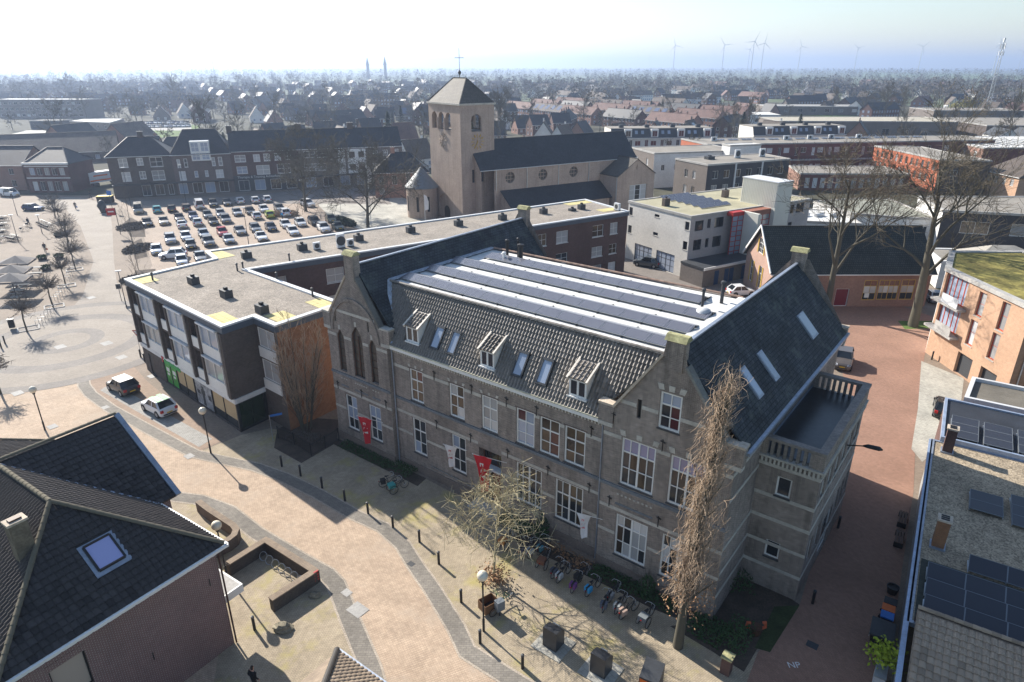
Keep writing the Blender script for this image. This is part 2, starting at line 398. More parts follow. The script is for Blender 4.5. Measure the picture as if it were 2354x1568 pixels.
def gable_roof(par,q,ze,zr,mat,over=.3,th=.14,hip=(0,0),name='roof',verge=None):
    "q: 4 corners, eaves along q0-q1 and q3-q2, ridge between; hip = inset of the ridge at each end"
    a,b,c,d=[Vector((*p,0)) for p in q]; e=(b-a).normalized(); n=(d-a).normalized(); D=(d-a).length
    sl=(zr-ze)/(D/2); dz=over*sl
    o0=over if not hip[0] else over; A=a-e*over-n*over;B=b+e*over-n*over;C_=c+e*over+n*over;D_=d-e*over+n*over
    m0=(a+d)/2;m1=(b+c)/2
    r0=m0+e*(hip[0]) if hip[0] else m0-e*over; r1=m1-e*(hip[1]) if hip[1] else m1+e*over
    up=lambda p,z:(p.x,p.y,z)
    z0=ze-dz+th; m=M()
    slab(m,[up(A,z0),up(B,z0),up(r1,zr+th),up(r0,zr+th)],th); slab(m,[up(C_,z0),up(D_,z0),up(r0,zr+th),up(r1,zr+th)],th)
    if hip[0]: slab(m,[up(D_,z0),up(A,z0),up(r0,zr+th)],th)
    if hip[1]: slab(m,[up(B,z0),up(C_,z0),up(r1,zr+th)],th)
    o=m.put(name,mat,par)
    rt=M(); rt.beam(up(r0,zr+th+.02),up(r1,zr+th+.02),.26,.12)
    if hip[0]:
        for p in(A,D_): rt.beam(up(r0,zr+th+.02),up(p,z0+.03),.2,.1)
    if hip[1]:
        for p in(B,C_): rt.beam(up(r1,zr+th+.02),up(p,z0+.03),.2,.1)
    rt.put('ridge_cap',mat,o)
    if verge:
        g=M()
        for (s,t) in((A,B),(D_,C_)): g.beam(up(s,z0-.06),up(t,z0-.06),.14,.12)
        g.put('gutter',verge,o)
    return o
def chimney(par,x,y,z0,z1,w=.7,d=.5,ang=0,mat=None,name='chimney',cap=None):
    m=M(); m.obox((x,y),ang,w,d,z0,z1); c=m.put(name,mat or MT['school'],par)
    k=M(); k.obox((x,y),ang,w+.14,d+.14,z1,z1+.1); k.put('cap',cap or MT['concrete'],c)
    for t in(-.25,.25):
        q=M(); q.lathe([(.09,z1+.1),(.09,z1+.32),(.06,z1+.32),(.06,z1+.12)],8,(x+math.cos(ang)*w*t,y+math.sin(ang)*w*t)); q.put('flue',MT['black'],c)
    return c
# ================================================================ ground, roads, paving
def pave(name,c1,c2,mo,bw=.21,bh=.105,rot=0.,amt=.2,sc=.25,rough=.85,moss=None): return brick(name,c1,c2,mo,bw,bh,.012,amt,sc,rough,rot=rot,bst=.3,moss=moss)
def groundmat():
    m,nt,b=nodes('far_land'); tc=nd(nt,'ShaderNodeTexCoord'); v=tc.outputs['Object']
    vo=nd(nt,'ShaderNodeTexVoronoi',Scale=.0035); nt.links.new(v,vo.inputs[0])
    cr=nd(nt,'ShaderNodeValToRGB'); e=cr.color_ramp.elements; e[0].color=(.07,.085,.035,1); e[1].color=(.10,.085,.055,1); x=e.new(.5); x.color=(.09,.12,.045,1); x=e.new(.75); x.color=(.08,.11,.04,1)
    nt.links.new(rng(nt,vo.outputs['Color'],0,1,0,1),cr.inputs[0]); col=dirty(nt,cr.outputs[0],v,.3,.03,.4)
    nt.links.new(col,b.inputs['Base Color']); b.inputs['Roughness'].default_value=1; return m
g=M(); n=24
for i in range(n): pass
g.poly([(9000*math.cos(2*math.pi*i/48),3000+9000*math.sin(2*math.pi*i/48),-.03) for i in range(48)])
struct(g,'ground',groundmat())
MG={}
MG['beige']=pave('beige_clinker',(.52,.395,.285),(.45,.335,.24),(.33,.25,.185),rot=R(20),amt=.2,sc=.6,moss=(.36,.29,.225,.3))
MG['plaza']=pave('plaza_clinker',(.275,.218,.168),(.235,.187,.144),(.19,.153,.12),rot=R(10),amt=.16)
MG['olive']=pave('olive_sidewalk',(.42,.345,.245),(.355,.29,.205),(.26,.215,.155),rot=R(-37.8),amt=.2,sc=.5,moss=(.36,.31,.10,.35))
MG['red']=pave('red_clinker',(.35,.20,.142),(.30,.17,.12),(.23,.15,.11),rot=R(54),amt=.16)
MG['grey']=pave('grey_gutter_paver',(.25,.225,.19),(.2,.18,.155),(.15,.135,.115),.3,.15,amt=.25)
MG['bay']=pave('grey_bay_paver',(.36,.345,.315),(.31,.295,.27),(.22,.21,.19),.3,.15,R(-40),.18)
MG['brownbay']=pave('brown_clinker',(.36,.255,.185),(.30,.215,.155),(.24,.18,.135),rot=R(-40),amt=.18)
MG['lot']=pave('parking_clinker',(.40,.315,.245),(.34,.265,.205),(.27,.215,.17),rot=R(30),amt=.2)
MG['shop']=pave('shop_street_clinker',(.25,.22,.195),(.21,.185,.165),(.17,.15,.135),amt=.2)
MG['ring']=pave('grey_ring_paver',(.27,.245,.22),(.235,.21,.19),(.2,.18,.16),.12,.12,amt=.18)
MG['ringl']=pave('pale_ring_paver',(.345,.30,.25),(.30,.26,.217),(.25,.218,.184),.12,.12,amt=.15)
MG['kerb']=pave('kerb_paver',(.47,.40,.32),(.40,.34,.27),(.25,.21,.17),.2,.13); MG['asph']=plain('yard_asphalt',(.075,.075,.075),.9,.25); MG['grass']=plain('short_grass',(.10,.155,.035),1,.3,.08,1.5); MG['earth']=plain('dark_earth',(.085,.065,.05),1,.4,.8,9)
MG['slabs']=pave('pale_slab_paving',(.45,.43,.37),(.40,.38,.33),(.30,.29,.25),.45,.3,R(54),.25,.3)
MG['gardens']=plain('town_gardens',(.062,.06,.036),1,.45,.06,.5)
sheet('town_ground',[(-160,15),(130,15),(170,120),(330,330),(330,640),(-420,640),(-330,260)],MG['gardens'],-.012,'garden and lawn ground between the houses',True)
sheet('centre_paving',[(-130,14),(60,14),(62,78),(62,128),(20,150),(-8,196),(-100,168),(-190,172),(-190,110)],MG['plaza'],0.,'brown clinker paving of the square and shopping street',True)
# beige street from the bottom of the picture to the square
sheet('street',[(1230,1640),(1010,1300),(930,1190),(800,1110),(480,1045),(372,965),(345,930),(325,900),(300,860),(255,868),(205,880),(120,850),(20,845),(-200,920),(-200,1600),(200,1700),(900,1700)],MG['beige'],.004,'sunlit beige clinker street')
sheet('shopping_street',[(330,742),(270,660),(262,600),(258,520),(250,470),(190,455),(120,452),(60,470),(150,480),(185,520),(215,600),(190,680),(120,760),(40,780),(180,790)],MG['ringl'],.0055,'pale paved street between square and car park')
sheet('red_street',[(1690,1640),(1742,1500),(1838,1392),(1925,1100),(1952,900),(1900,760),(1890,700),(2060,700),(2150,730),(2125,820),(2110,960),(2105,1010),(2100,1130),(2075,1300),(2050,1480),(2030,1640)],MG['red'],.0105,'red clinker street beside the school')
sheet('garage_apron',[(2118,830),(2216,870),(2200,1000),(2120,1062),(2095,1032),(2110,940)],MG['slabs'],.012,'pale slab pavement before the garages')
# gutters of grey pavers along the street
ga_=tl(0,1300,2.4125); gb_=tl(960,1300,2.4125); gc_=tl(960,1908,2.4125)
GR=[ga_(790,225),ga_(755,275),ga_(760,350),ga_(820,430),ga_(1000,560),ga_(1560,865),ga_(1760,970),ga_(2316,1090),gb_(250,1180),gb_(560,1330),gb_(900,1525),gc_(1150,170),gc_(1330,330),gc_(1440,510),gc_(1590,720),gc_(1810,1075),gc_(1910,1290),gc_(2316,1545),(1400,1700)]
band('gutter_strip',GR,.95,MG['grey'],.016,'curving strip of grey pavers edging the street on the school side')
GL=[ga_(1490,1345),ga_(1800,1385),ga_(2060,1480),gc_(0,215),gc_(390,450),gc_(640,590),gc_(725,680),gc_(830,950),gc_(1040,1450),(880,1640)]
band('gutter_strip',GL,1.0,MG['grey'],.016,'grey paver strip along the planters on the left of the street')
sheet('front_pavement',GR[6:]+[(1740,1700),(1742,1500),(1700,1480),(1636,1430),(1340,1290),(920,1070),(775,1010),(620,985),(555,1000)],MG['olive'],.008,'olive beige pavement in front of the school')
sheet('left_forecourt',GL+[(700,1690),(480,1640),(520,1400),(480,1260),(370,1160)],MG['olive'],.008,'olive beige pavement with walled planters')
sheet('parking_strip',[ga_(790,225),ga_(760,350),ga_(1560,860),ga_(1760,965),ga_(2000,860),ga_(1350,330),ga_(1180,150)],MG['brownbay'],.012,'brown clinker parking strip by the corner shop')
sheet('parking_bay',[ga_(905,395),ga_(1800,910),ga_(1920,835),ga_(1010,330)],MG['bay'],.016,'grey paved parking bay')
for gl_,w_,nm in((GR,.95,'school side'),(GL,1.0,'planter side')):
    for sd in(-1,1):
        pp=[Vector((*P2(*q),0)) for q in gl_]; out=[]
        for i,p in enumerate(pp):
            d=(pp[min(i+1,len(pp)-1)]-pp[max(i-1,0)]).normalized(); out.append((p.x-d.y*sd*(w_/2+.06),p.y+d.x*sd*(w_/2+.06)))
        band('kerb_line',out,.13,MG['kerb'],.0185,'thin pale kerb line of the grey strip on the '+nm,True)
# ringed circle on the square
rc=P(152,783); 
for i,(r0,r1,mt) in enumerate(((0.,2.5,'ringl'),(2.5,4.0,'ring'),(4.0,7.3,'ringl'),(7.3,9.2,'ring'),(9.2,12.6,'ringl'),(12.6,14.2,'ring'))):
    m=M(); k=72
    for j in range(k):
        a,b=2*math.pi*j/k,2*math.pi*(j+1)/k
        pt=lambda r,t:(rc.x+r*math.cos(t),rc.y+r*math.sin(t),.02+.0)
        if r0: m.quad(pt(r0,a),pt(r1,a),pt(r1,b),pt(r0,b))
        else: m.add([(rc.x,rc.y,.02),pt(r1,a),pt(r1,b)],[(0,1,2)])
    struct(m,'paving_ring',MG[mt],'%s paving ring of the round pattern on the square'%('grey' if mt=='ring' else 'pale'))
# car park, church yard and yards
lp_=tl(380,440,1.995)
sheet('car_park',[(300,700),(350,610),(330,540),(300,490),(262,462),(420,468),(700,462),(760,500),(800,530),(860,560),(700,640),(480,680)],MG['lot'],.006,'brick paved car park before the shops')
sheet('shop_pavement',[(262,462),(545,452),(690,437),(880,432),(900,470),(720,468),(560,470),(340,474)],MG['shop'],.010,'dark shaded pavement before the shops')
sheet('church_yard',[(730,470),(900,440),(1000,495),(1010,530),(870,545),(760,500)],MG['slabs'],.009,'pale paved forecourt of the church')
sheet('rear_yard',[(1380,560),(1460,560),(1560,600),(1720,640),(1740,700),(1600,690),(1400,640)],MG['shop'],.006,'paved yard behind the school')
for i,(px,lb) in enumerate((([(85,330),(200,340),(320,315),(430,318),(460,290),(420,283),(300,290),(250,300),(140,300)],'green lawn beyond the shops by the far car park'),([(2330,262),(2360,262),(2360,250),(2300,252)],'green field right of the mast'),([(1980,165),(2354,172),(2354,182),(1980,176)],'far green meadow on the right'),([(2060,246),(1800,250),(1790,262),(1900,268),(2060,266)],'pale orchard meadow behind the flats'))):
    sheet('lawn',px,MG['grass'],.004,lb)
sheet('far_road',[(0,315),(60,300),(160,298),(250,300),(230,312),(150,318),(140,330),(90,326),(0,325)],MG['slabs'],.008,'pale curving road beyond the shops')
sheet('far_parking',[(300,283),(440,283),(440,300),(290,300)],MG['bay'],.008,'far car park with rows of pale cars')
# planting beds
bd=[([(282,515),(300,500),(330,515),(335,545),(300,545)],'upper'),([(300,560),(325,548),(340,590),(310,597)],'middle'),([(300,645),(312,622),(358,618),(352,650),(300,680)],'lower')]
for px,l in bd: sheet('planting_bed',px,MG['earth'],.014,'%s brown planting bed beside the car park'%l)
sheet('planting_bed',[(635,1000),(640,985),(700,960),(778,965),(775,1008),(770,1020),(693,1065),(630,1030)],MG['earth'],.014,'dark earth bed inside the iron fence')
sheet('planting_bed',[(775,1008),(915,1070),(980,1100),(960,1118),(905,1090),(768,1022)],MG['earth'],.014,'narrow bed along the left gable')
sheet('planting_bed',[(1190,1215),(1340,1285),(1500,1345),(1640,1425),(1600,1440),(1500,1400),(1360,1330),(1185,1245)],MG['earth'],.014,'narrow bed along the front of the school')
sheet('planting_bed',[(1636,1425),(1700,1300),(1838,1390),(1742,1490),(1710,1545),(1640,1500),(1540,1440)],MG['earth'],.014,'dark planted corner before the annex')
sheet('grass_strip',[(1780,1395),(1838,1392),(1770,1500),(1735,1490)],plain('dark_moss',(.045,.06,.022),1,.4,1,9),.018,'mossy strip between annex and red street')
sheet('tree_lawn',[(2064,738),(2145,738),(2135,755),(2080,757)],MG['grass'],.018,'green patch round the big tree')
# ================================================================ the school (main building)
SA=R(-37.8); S0=P(781.6,1005); SU=Vector((math.cos(SA),math.sin(SA),0)); SV=Vector((-SU.y,SU.x,0))
def Q(u,v,z=None):
    p=S0+SU*u+SV*v
    return (p.x,p.y) if z is None else (p.x,p.y,z)
TILEM={}
def tile_mesh(tw,tln,kind):
    k=(tw,tln,kind)
    if k in TILEM: return TILEM[k]
    m=M(); n=5; pr=[]
    for i in range(n+1):
        t=i/n
        if kind=='pan': h=.045*math.sin(t*2*math.pi+.6)+.03
        elif kind=='roll': h=.055*max(0,math.sin(t*math.pi*1.0))**.7
        else: h=.045*(math.sin(t*math.pi)**.6)
        pr.append((t*tw,h))
    L=tln*1.12; lift=.07 if kind!='flat' else .055
    a=[(x,0,h+lift) for x,h in pr]; b=[(x,L,h+.004) for x,h in pr]; c=[(x,0.0,h+lift-.06) for x,h in pr]
    m.add(a+b+c,[(i,i+1,n+2+i,n+1+i) for i in range(n)]+[(2*n+2+i,2*n+3+i,i+1,i) for i in range(n)])
    TILEM[k]=m; return m
def inpoly(x,y,poly):
    r=False;n=len(poly)
    for i in range(n):
        x1,y1=poly[i];x2,y2=poly[(i+1)%n]
        if (y1>y)!=(y2>y) and x<(x2-x1)*(y-y1)/(y2-y1)+x1: r=not r
    return r
def tile_field(par,o,es,et,poly,tw,tln,mat,kind='pan',skip=(),nparts=300,stag=False):
    "roof tiles one by one over a sloping outline (s,t); the nearest nparts are objects, the rest one joined part"
    o=Vector(o);es=Vector(es).normalized();et=Vector(et).normalized();en=es.cross(et)
    Rm=Matrix((es,et,en)).transposed(); root=Vector(ORG[par.name]); cells=[]
    x0=min(p[0] for p in poly);x1=max(p[0] for p in poly);y0=min(p[1] for p in poly);y1=max(p[1] for p in poly)
    nr=int((y1-y0)/tln); nc=int((x1-x0)/tw)
    for j in range(nr):
        for i in range(nc+1):
            s=x0+i*tw+(tw/2 if stag and j%2 else 0); t=y0+j*tln
            if not inpoly(s+tw/2,t+tln/2,poly): continue
            if any(a<s+tw*.7 and s+tw*.3<c and b<t+tln*.7 and t+tln*.3<d for a,b,c,d in skip): continue
            w_=o+es*s+et*t
            cells.append(((w_-Vector((0,0,CAMH))).length,w_))
    cells.sort(key=lambda c:c[0])
    tm=tile_mesh(tw,tln,kind); me=tm.mesh('roof_tile',mat,uv=False)
    rr=random.Random(5)
    def jit(): return Rm@Matrix.Rotation(rr.uniform(-.02,.02),3,'X')@Matrix.Rotation(rr.uniform(-.012,.012),3,'Z')
    for _,w_ in cells[:nparts]:
        ob=bpy.data.objects.new('roof_tile',me); COL.objects.link(ob); ob.parent=par
        ob.rotation_euler=jit().to_euler(); ob.location=w_-root
    rest=cells[nparts:]
    if rest:
        base=np.array(tm.v); V=[];F=[]; nb=len(base)
        for k,(_,w_) in enumerate(rest):
            V.append(base@np.array(jit()).T+np.array(w_)); F+= [tuple(i+k*nb for i in f) for f in tm.f]
        q=M(); q.v=[tuple(p) for p in np.concatenate(V)]; q.f=F
        ob=q.put('roof_tiles',mat,par); ob['kind']='stuff'
    return len(cells)
def ridge_tiles(par,a,b,mat,r=.13,step=.36,name='ridge_tile'):
    a=Vector(a);b=Vector(b);d=b-a;L=d.length;d/=L;n=int(L/step);root=Vector(ORG[par.name])
    m=M(); k=6
    for t,rad in((0,r),(step*1.08,r*.86)):
        for i in range(k+1):
            an=math.pi*i/k; m.v.append((t,math.cos(an)*rad,math.sin(an)*rad))
    m.f=[(i,i+1,k+2+i,k+1+i) for i in range(k)]+[tuple(range(k,-1,-1))]
    me=m.mesh(name,mat,uv=False); y=Vector((0,0,1)).cross(d).normalized(); z=d.cross(y)
    e=Matrix((d,y,z)).transposed().to_euler()
    for i in range(n):
        ob=bpy.data.objects.new(name,me);COL.objects.link(ob);ob.parent=par;ob.location=a+d*(L*i/n)-root;ob.rotation_euler=e
school=thing('school_building','long grey brick school with two stepped gables and solar panels on its flat roof','building',(*Q(16,0),0))
MS=MT['school']
mid0,mid1=.40,18.
# --- windows (s along each front, heights)
def gsel(*names):
    return lambda i,j:MT[RND.choice(names)]
def swin(par,p0,p1,h,cols,rows,rowf,gf,sill=True):
    return window(par,p0,p1,*h,cols,rows,MT['white'],None,ins=.07,fw=.11,bw=.055,panes=True,rowf=rowf,gfun=gf,sill=MT['dgrey'] if sill else None,dep=.08)
R3=[0,.33,.66,1]; 
# left wing front
LW0,LW1=Q(0,0),Q(7.1,0)
def parch(s0,s1,z0,z1,pt=.0):
    "pointed arch outline"
    w_=(s1-s0); zs=z1-w_*.95; pts=[(s0,z0),(s1,z0),(s1,zs)]
    for t in(.35,.7): 
        a=t*math.pi/2*.72; pts.append((s1-w_*(1-math.cos(a))*1.02,zs+w_*.95*math.sin(a)/math.sin(math.pi/2*.72)))
    pts.append(((s0+s1)/2,z1))
    for t in(.7,.35):
        a=t*math.pi/2*.72; pts.append((s0+w_*(1-math.cos(a))*1.02,zs+w_*.95*math.sin(a)/math.sin(math.pi/2*.72)))
    pts.append((s0,zs)); return pts
archs=[parch(1.15,2.0,6.85,10.55),parch(2.95,4.25,6.82,11.25),parch(5.0,5.85,6.82,10.6)]
g1=(1.42,1.53,2.82,4.72);g2=(4.32,1.51,5.72,4.70)
LG=lambda:[(7.1,11.75),(6.55,11.75),(4.15,15.2),(4.0,16.85),(3.1,16.85),(2.95,15.2),(.45,11.75),(0,11.75)]
slits=[(1.05,11.15,1.25,11.95),(5.0,11.15,5.2,11.95)]
wall(school,LW0,LW1,0,0,MS,[g1,g2]+archs+slits,top=LG(),rev=.22)
for h in slits:
    b=M(); c=[Q(h[0],.2),Q(h[2],.2)]; b.quad((*c[0],h[1]),(*c[1],h[1]),(*c[1],h[3]),(*c[0],h[3])); b.put('niche_back',MT['black'],school)
for h in(g1,g2): swin(school,LW0,LW1,h,2,3,R3,gsel('gl','gl','gls'))
for a in archs:
    b=M(); b.poly([Q(s,.2,z) for s,z in a]); aw=b.put('arched_window',MT['lattice'],school)
    s0,s1=a[0][0],a[1][0]; zt=max(z for s,z in a); f=M(); k=len(a)
    for i in range(1,k):
        p,q=a[i],a[(i+1)%k]; f.beam(Q(p[0],.14,p[1]),Q(q[0],.14,q[1]),.1,.1)
    nm=1 if s1-s0>1 else 0
    if nm: f.beam(Q((s0+s1)/2,.16,6.85),Q((s0+s1)/2,.16,zt-.9),.09)
    for z in np.arange(7.5,zt-1,.62): f.beam(Q(s0,.17,z),Q(s1,.17,z),.035)
    f.put('frame',MT['wood'],aw)
    kk=M(); kk.box(-.12,-.03,-.1,.12,.02,.28); 
    for i,p in enumerate(kk.v): kk.v[i]=Q((s0+s1)/2+p[0],p[1],zt+.08+p[2])
    kk.put('keystone',MT['band'],school)
# arch relief ring on the left gable
rg=M(); n=18
for i in range(n):
    a0,a1=math.pi*i/n,math.pi*(i+1)/n
    p=lambda a,r:Q(3.5-math.cos(a)*r,-.05,10.4+math.sin(a)*r*1.08)
    rg.beam(p(a0,2.75),p(a1,2.75),.22,.16,up=tuple(SV))
rg.put('arch_moulding',MS,school)
# right wing front
RW0,RW1=Q(26.0,0),Q(33.9,0); o=26.0
r1=(29.38-o,11.36,30.66-o,13.62);r2=(27.25-o,6.75,29.44-o,9.95);r3=(30.35-o,6.75,32.4-o,9.95);q1=(27.22-o,1.46,29.38-o,4.52);q2=(30.33-o,1.46,32.4-o,4.52)
slR=(28.05-o,11.5,28.3-o,12.7)
RG=[(7.9,11.7),(7.4,11.7),(4.75,15.3),(4.5,16.6),(3.45,16.6),(3.3,15.7),(.5,11.7),(0,11.7)]
wall(school,RW0,RW1,0,0,MS,[r1,r2,r3,q1,q2,slR],top=RG,rev=.2)
b=M(); b.quad(Q(28.05,.18,11.5),Q(28.3,.18,11.5),Q(28.3,.18,12.7),Q(28.05,.18,12.7)); b.put('niche_back',MT['black'],school)
swin(school,RW0,RW1,r1,2,3,R3,lambda i,j:MT['gls' if j==2 else RND.choice(['gl','glr','gl'])])
for h in(r2,r3): swin(school,RW0,RW1,h,4,3,[0,.36,.70,1],lambda i,j:MT['glv' if j==2 else RND.choice(['gl','glb'])])
for h in(q1,q2): swin(school,RW0,RW1,h,4,3,[0,.34,.72,1],gsel('gl','glb','glc','glc'))
# middle front
MW0,MW1=Q(7.1,mid0),Q(26.0,mid0); o=7.1
up_=[(a-o,6.42,b-o,9.08) for a,b in((8.98,10.37),(13.03,14.45),(16.08,17.5),(19.11,20.63),(21.05,22.62),(22.99,24.55))]
lo_=[(8.97-o,1.8,10.4-o,4.9),(13.09-o,1.8,14.47-o,4.9)]; lod=[(19.12-o,1.78,21.29-o,4.88),(22.4-o,1.78,24.56-o,4.88)]
dh=(15.75-o,.45,17.8-o,4.75)
wall(school,MW0,MW1,0,10.4,MS,up_+lo_+lod+[dh],rev=.2)
gs=[gsel('glb','glb','glr'),gsel('glc','glb'),gsel('glc','glc','glb'),gsel('gls','gl','glr'),gsel('glb','glb','glr'),gsel('glb','glb','gl')]
for h,g in zip(up_,gs): swin(school,MW0,MW1,h,2,3,R3,g)
for h in lo_: swin(school,MW0,MW1,h,2,3,R3,gsel('gl','gl','gls'))
for h in lod: swin(school,MW0,MW1,h,4,3,R3,gsel('gl','gl','glb'))
# entrance
en=M(); en.quad(Q(15.75,mid0+.62,.45),Q(17.8,mid0+.62,.45),Q(17.8,mid0+.62,4.75),Q(15.75,mid0+.62,4.75)); en.put('entrance_back',MT['dwood'],school)
en=M()
for u0,u1 in((15.75,15.75),(17.8,17.8)): en.quad(Q(u0,mid0+.1,.45),Q(u0,mid0+.62,.45),Q(u0,mid0+.62,4.75),Q(u0,mid0+.1,4.75))
en.quad(Q(15.75,mid0,.45),Q(17.8,mid0,.45),Q(17.8,mid0+.62,.45),Q(15.75,mid0+.62,.45)); en.quad(Q(15.75,mid0,4.75),Q(17.8,mid0,4.75),Q(17.8,mid0+.62,4.75),Q(15.75,mid0+.62,4.75))
en.put('entrance_reveal',MS,school)
E0,E1=Q(15.75,mid0+.45),Q(17.8,mid0+.45)
dr=M(); dr.prism([Q(15.85,mid0+.5),Q(16.75,mid0+.5),Q(16.75,mid0+.56),Q(15.85,mid0+.56)],.47,3.2); dr.put('door',MT['dwood'],school)
dr=M(); dr.prism([Q(16.82,mid0+.3),Q(17.72,mid0+.3),Q(17.72,mid0+.36),Q(16.82,mid0+.36)],.47,3.2); do=dr.put('door',plain('dark_red_door',(.16,.03,.022),.45,.15),school); do['label']='dark red leaf of the school entrance'
ht=M(); ht.beam(Q(16.95,mid0+.27,1.4),Q(16.95,mid0+.27,1.75),.04); ht.put('handle',MT['steel'],do)
window(school,E0,E1,.06,3.35,2.0,4.65,3,1,MT['wood'],MT['gl'],ins=0.,fw=.08,name='transom_window')
tb=M(); tb.prism([Q(15.76,mid0-.1),Q(17.79,mid0-.1),Q(17.79,mid0+.6),Q(15.76,mid0+.6)],3.22,3.36); tb.put('door_beam',MT['greywhite'],school)
st=M()
for i in range(3): st.prism([Q(15.6-.1*i,mid0-.35*(i+1)),Q(17.95+.1*i,mid0-.35*(i+1)),Q(17.95+.1*i,mid0+.1),Q(15.6-.1*i,mid0+.1)],0,.45-.15*i-.003*i)
st.put('entrance_steps',MT['concrete'],school)
bn=M()
for i in range(7):
    z=1.0+i*.3; bn.beam(Q(16.02,mid0+.47,z),Q(16.5,mid0+.47,z+.16),.1,.02,up=tuple(SV))
bn.put('door_lettering_strips',MT['white'],school)
rl=M(); rl.beam(Q(10.9,.28,1.25),Q(15.5,.28,1.1),.05); 
for u_ in(11.2,13.,15.2): rl.beam(Q(u_,.28,1.2),Q(u_,.42,1.2),.04)
rl.put('handrail',MT['steel'],school)
# other outer walls
for a,b,z in((Q(0,22),Q(0,0),11.6),(Q(33.9,0),Q(33.9,4.6),11.6),(Q(33.9,15.5),Q(33.9,22),11.6)): wall(school,a,b,0,z,MS)
wall(school,Q(33.9,4.6),Q(33.9,15.5),9.,11.6,MS)
wall(school,Q(7.1,0),Q(7.1,mid0),0,11.7,MS); wall(school,Q(26,mid0),Q(26,0),0,11.7,MS)
for a,b in((Q(33.9,22),Q(26,22)),(Q(7.1,22),Q(0,22))): wall(school,a,b,0,0,MS,top=[(7.9 if a!=Q(7.1,22) else 7.1,11.7),(4.4,16.4),(3.2,16.4),(0,11.7)])
wall(school,Q(26,mid1),Q(7.1,mid1),0,10.4,MS); wall(school,Q(26,22),Q(26,mid1),0,11.6,MS); wall(school,Q(7.1,mid1),Q(7.1,22),0,11.6,MS)
# plinths and string courses
pl=M()
for a,b,v in((0,7.1,0),(26.,33.9,0),(7.1,15.6,mid0),(17.95,26,mid0)):
    pl.prism([Q(a-(.03 if v==0 else 0),v-.06),Q(b+(.03 if v==0 else 0),v-.06),Q(b+(.03 if v==0 else 0),v+.02),Q(a-(.03 if v==0 else 0),v+.02)],0,.75)
pl.put('plinth',plain('plinth_brick',(.19,.15,.125),.9,.3),school)
bs=M()
def bandv(a,b,v,z0,z1,pr=.025): bs.prism([Q(a,v-pr),Q(b,v-pr),Q(b,v+.03),Q(a,v+.03)],z0,z1)
def bandgaps(a,b,v,z0,z1,gaps):
    x=a
    for g0,g1 in sorted(gaps):
        if g0>x: bandv(x,min(g0,b),v,z0,z1)
        x=max(x,g1)
    if x<b: bandv(x,b,v,z0,z1)
ug=[(a+7.1-.02,b+7.1+.02) for a,_,b,_ in up_]; lg=[(a+7.1-.02,b+7.1+.02) for a,_,b,_ in lo_+lod]+[(15.7,17.85)]
bandgaps(7.12,25.98,mid0,8.82,9.06,ug); bandgaps(7.12,25.98,mid0,4.95,5.17,[(15.7,17.85)]); bandgaps(7.12,25.98,mid0,3.2,3.42,lg)
ga=[(g1[0]-.02,g1[2]+.02),(g2[0]-.02,g2[2]+.02)]
bandgaps(0,7.1,0,4.95,5.17,[]); bandgaps(0,7.1,0,3.2,3.42,ga); bandgaps(0,7.1,0,9.85,10.08,[(1.1,2.05),(2.9,4.3),(4.95,5.9)]); bandv(1.0,5.9,0,12.05,12.27)
rg_=[(27.2,29.46),(30.3,32.42)]
bandgaps(26.,33.9,0,4.72,4.94,[]); bandgaps(26.,33.9,0,2.9,3.1,rg_); bandgaps(26.,33.9,0,9.75,9.97,rg_); bandgaps(26.9,33.0,0,12.15,12.38,[(29.36,30.68),(28.0,28.35)])
for v0,v1,u_ in((0,4.6,33.9),):
    for z in(1.6,3.2,4.94,8.2,9.85): bs.prism([Q(u_-.03,v0),Q(u_+.025,v0),Q(u_+.025,v1),Q(u_-.03,v1)],z,z+.22)
bs.put_each('stone_band',MT['band'],school)
sc_=M()
for a,b,v,z in((7.12,25.98,mid0,6.08),(0.,7.1,0,6.45),(26.,33.9,0,6.35)): sc_.prism([Q(a,v-.09),Q(b,v-.09),Q(b,v+.02),Q(a,v+.02)],z,z+.2)
sc_.put('sill_course',MT['lead'],school)
# voussoirs
def voussoir(u0,u1,v,z,big):
    n=3
    for i in range(n):
        t=i/(n-1); uc=u0+(u1-u0)*(.04+.92*t); lean=(t-.5)*.35; h=.34 if big else .22; wd=.16 if big else .09
        q=M(); q.v=[]; 
        pts=[(uc-wd,z),(uc+wd,z),(uc+wd+lean*.5+.02,z+h),(uc-wd+lean*.5-.02,z+h)]
        q.add([Q(a,v-.03,c) for a,c in pts]+[Q(a,v+.02,c) for a,c in pts],[(0,1,2,3),(0,4,5,1),(1,5,6,2),(2,6,7,3),(3,7,4,0)]); q.put('voussoir',MT['band'],school)
for a,_,b,z in up_[:3]: voussoir(a+7.1,b+7.1,mid0,z+.12,False)
for a,_,b,z in(r1,r2,r3): voussoir(a+26,b+26,0,z+.12,True)
for a,_,b,z in lo_+lod:
    q=M(); uc=(a+b)/2+7.1; q.prism([Q(uc-.1,mid0-.03),Q(uc+.1,mid0-.03),Q(uc+.1,mid0+.02),Q(uc-.1,mid0+.02)],z+.05,z+.3); q.put('keystone',MT['band'],school)
ha=M()
for a,_,b,z in up_+lo_+lod: ha.prism([Q(a+7.1-.1,mid0-.02),Q(b+7.2,mid0-.02),Q(b+7.2,mid0+.02),Q(a+7.0,mid0+.02)],z+.012,z+.09)
ha.put_each('brick_lintel',plain('brick_lintel',(.15,.11,.095),.9,.3),school)
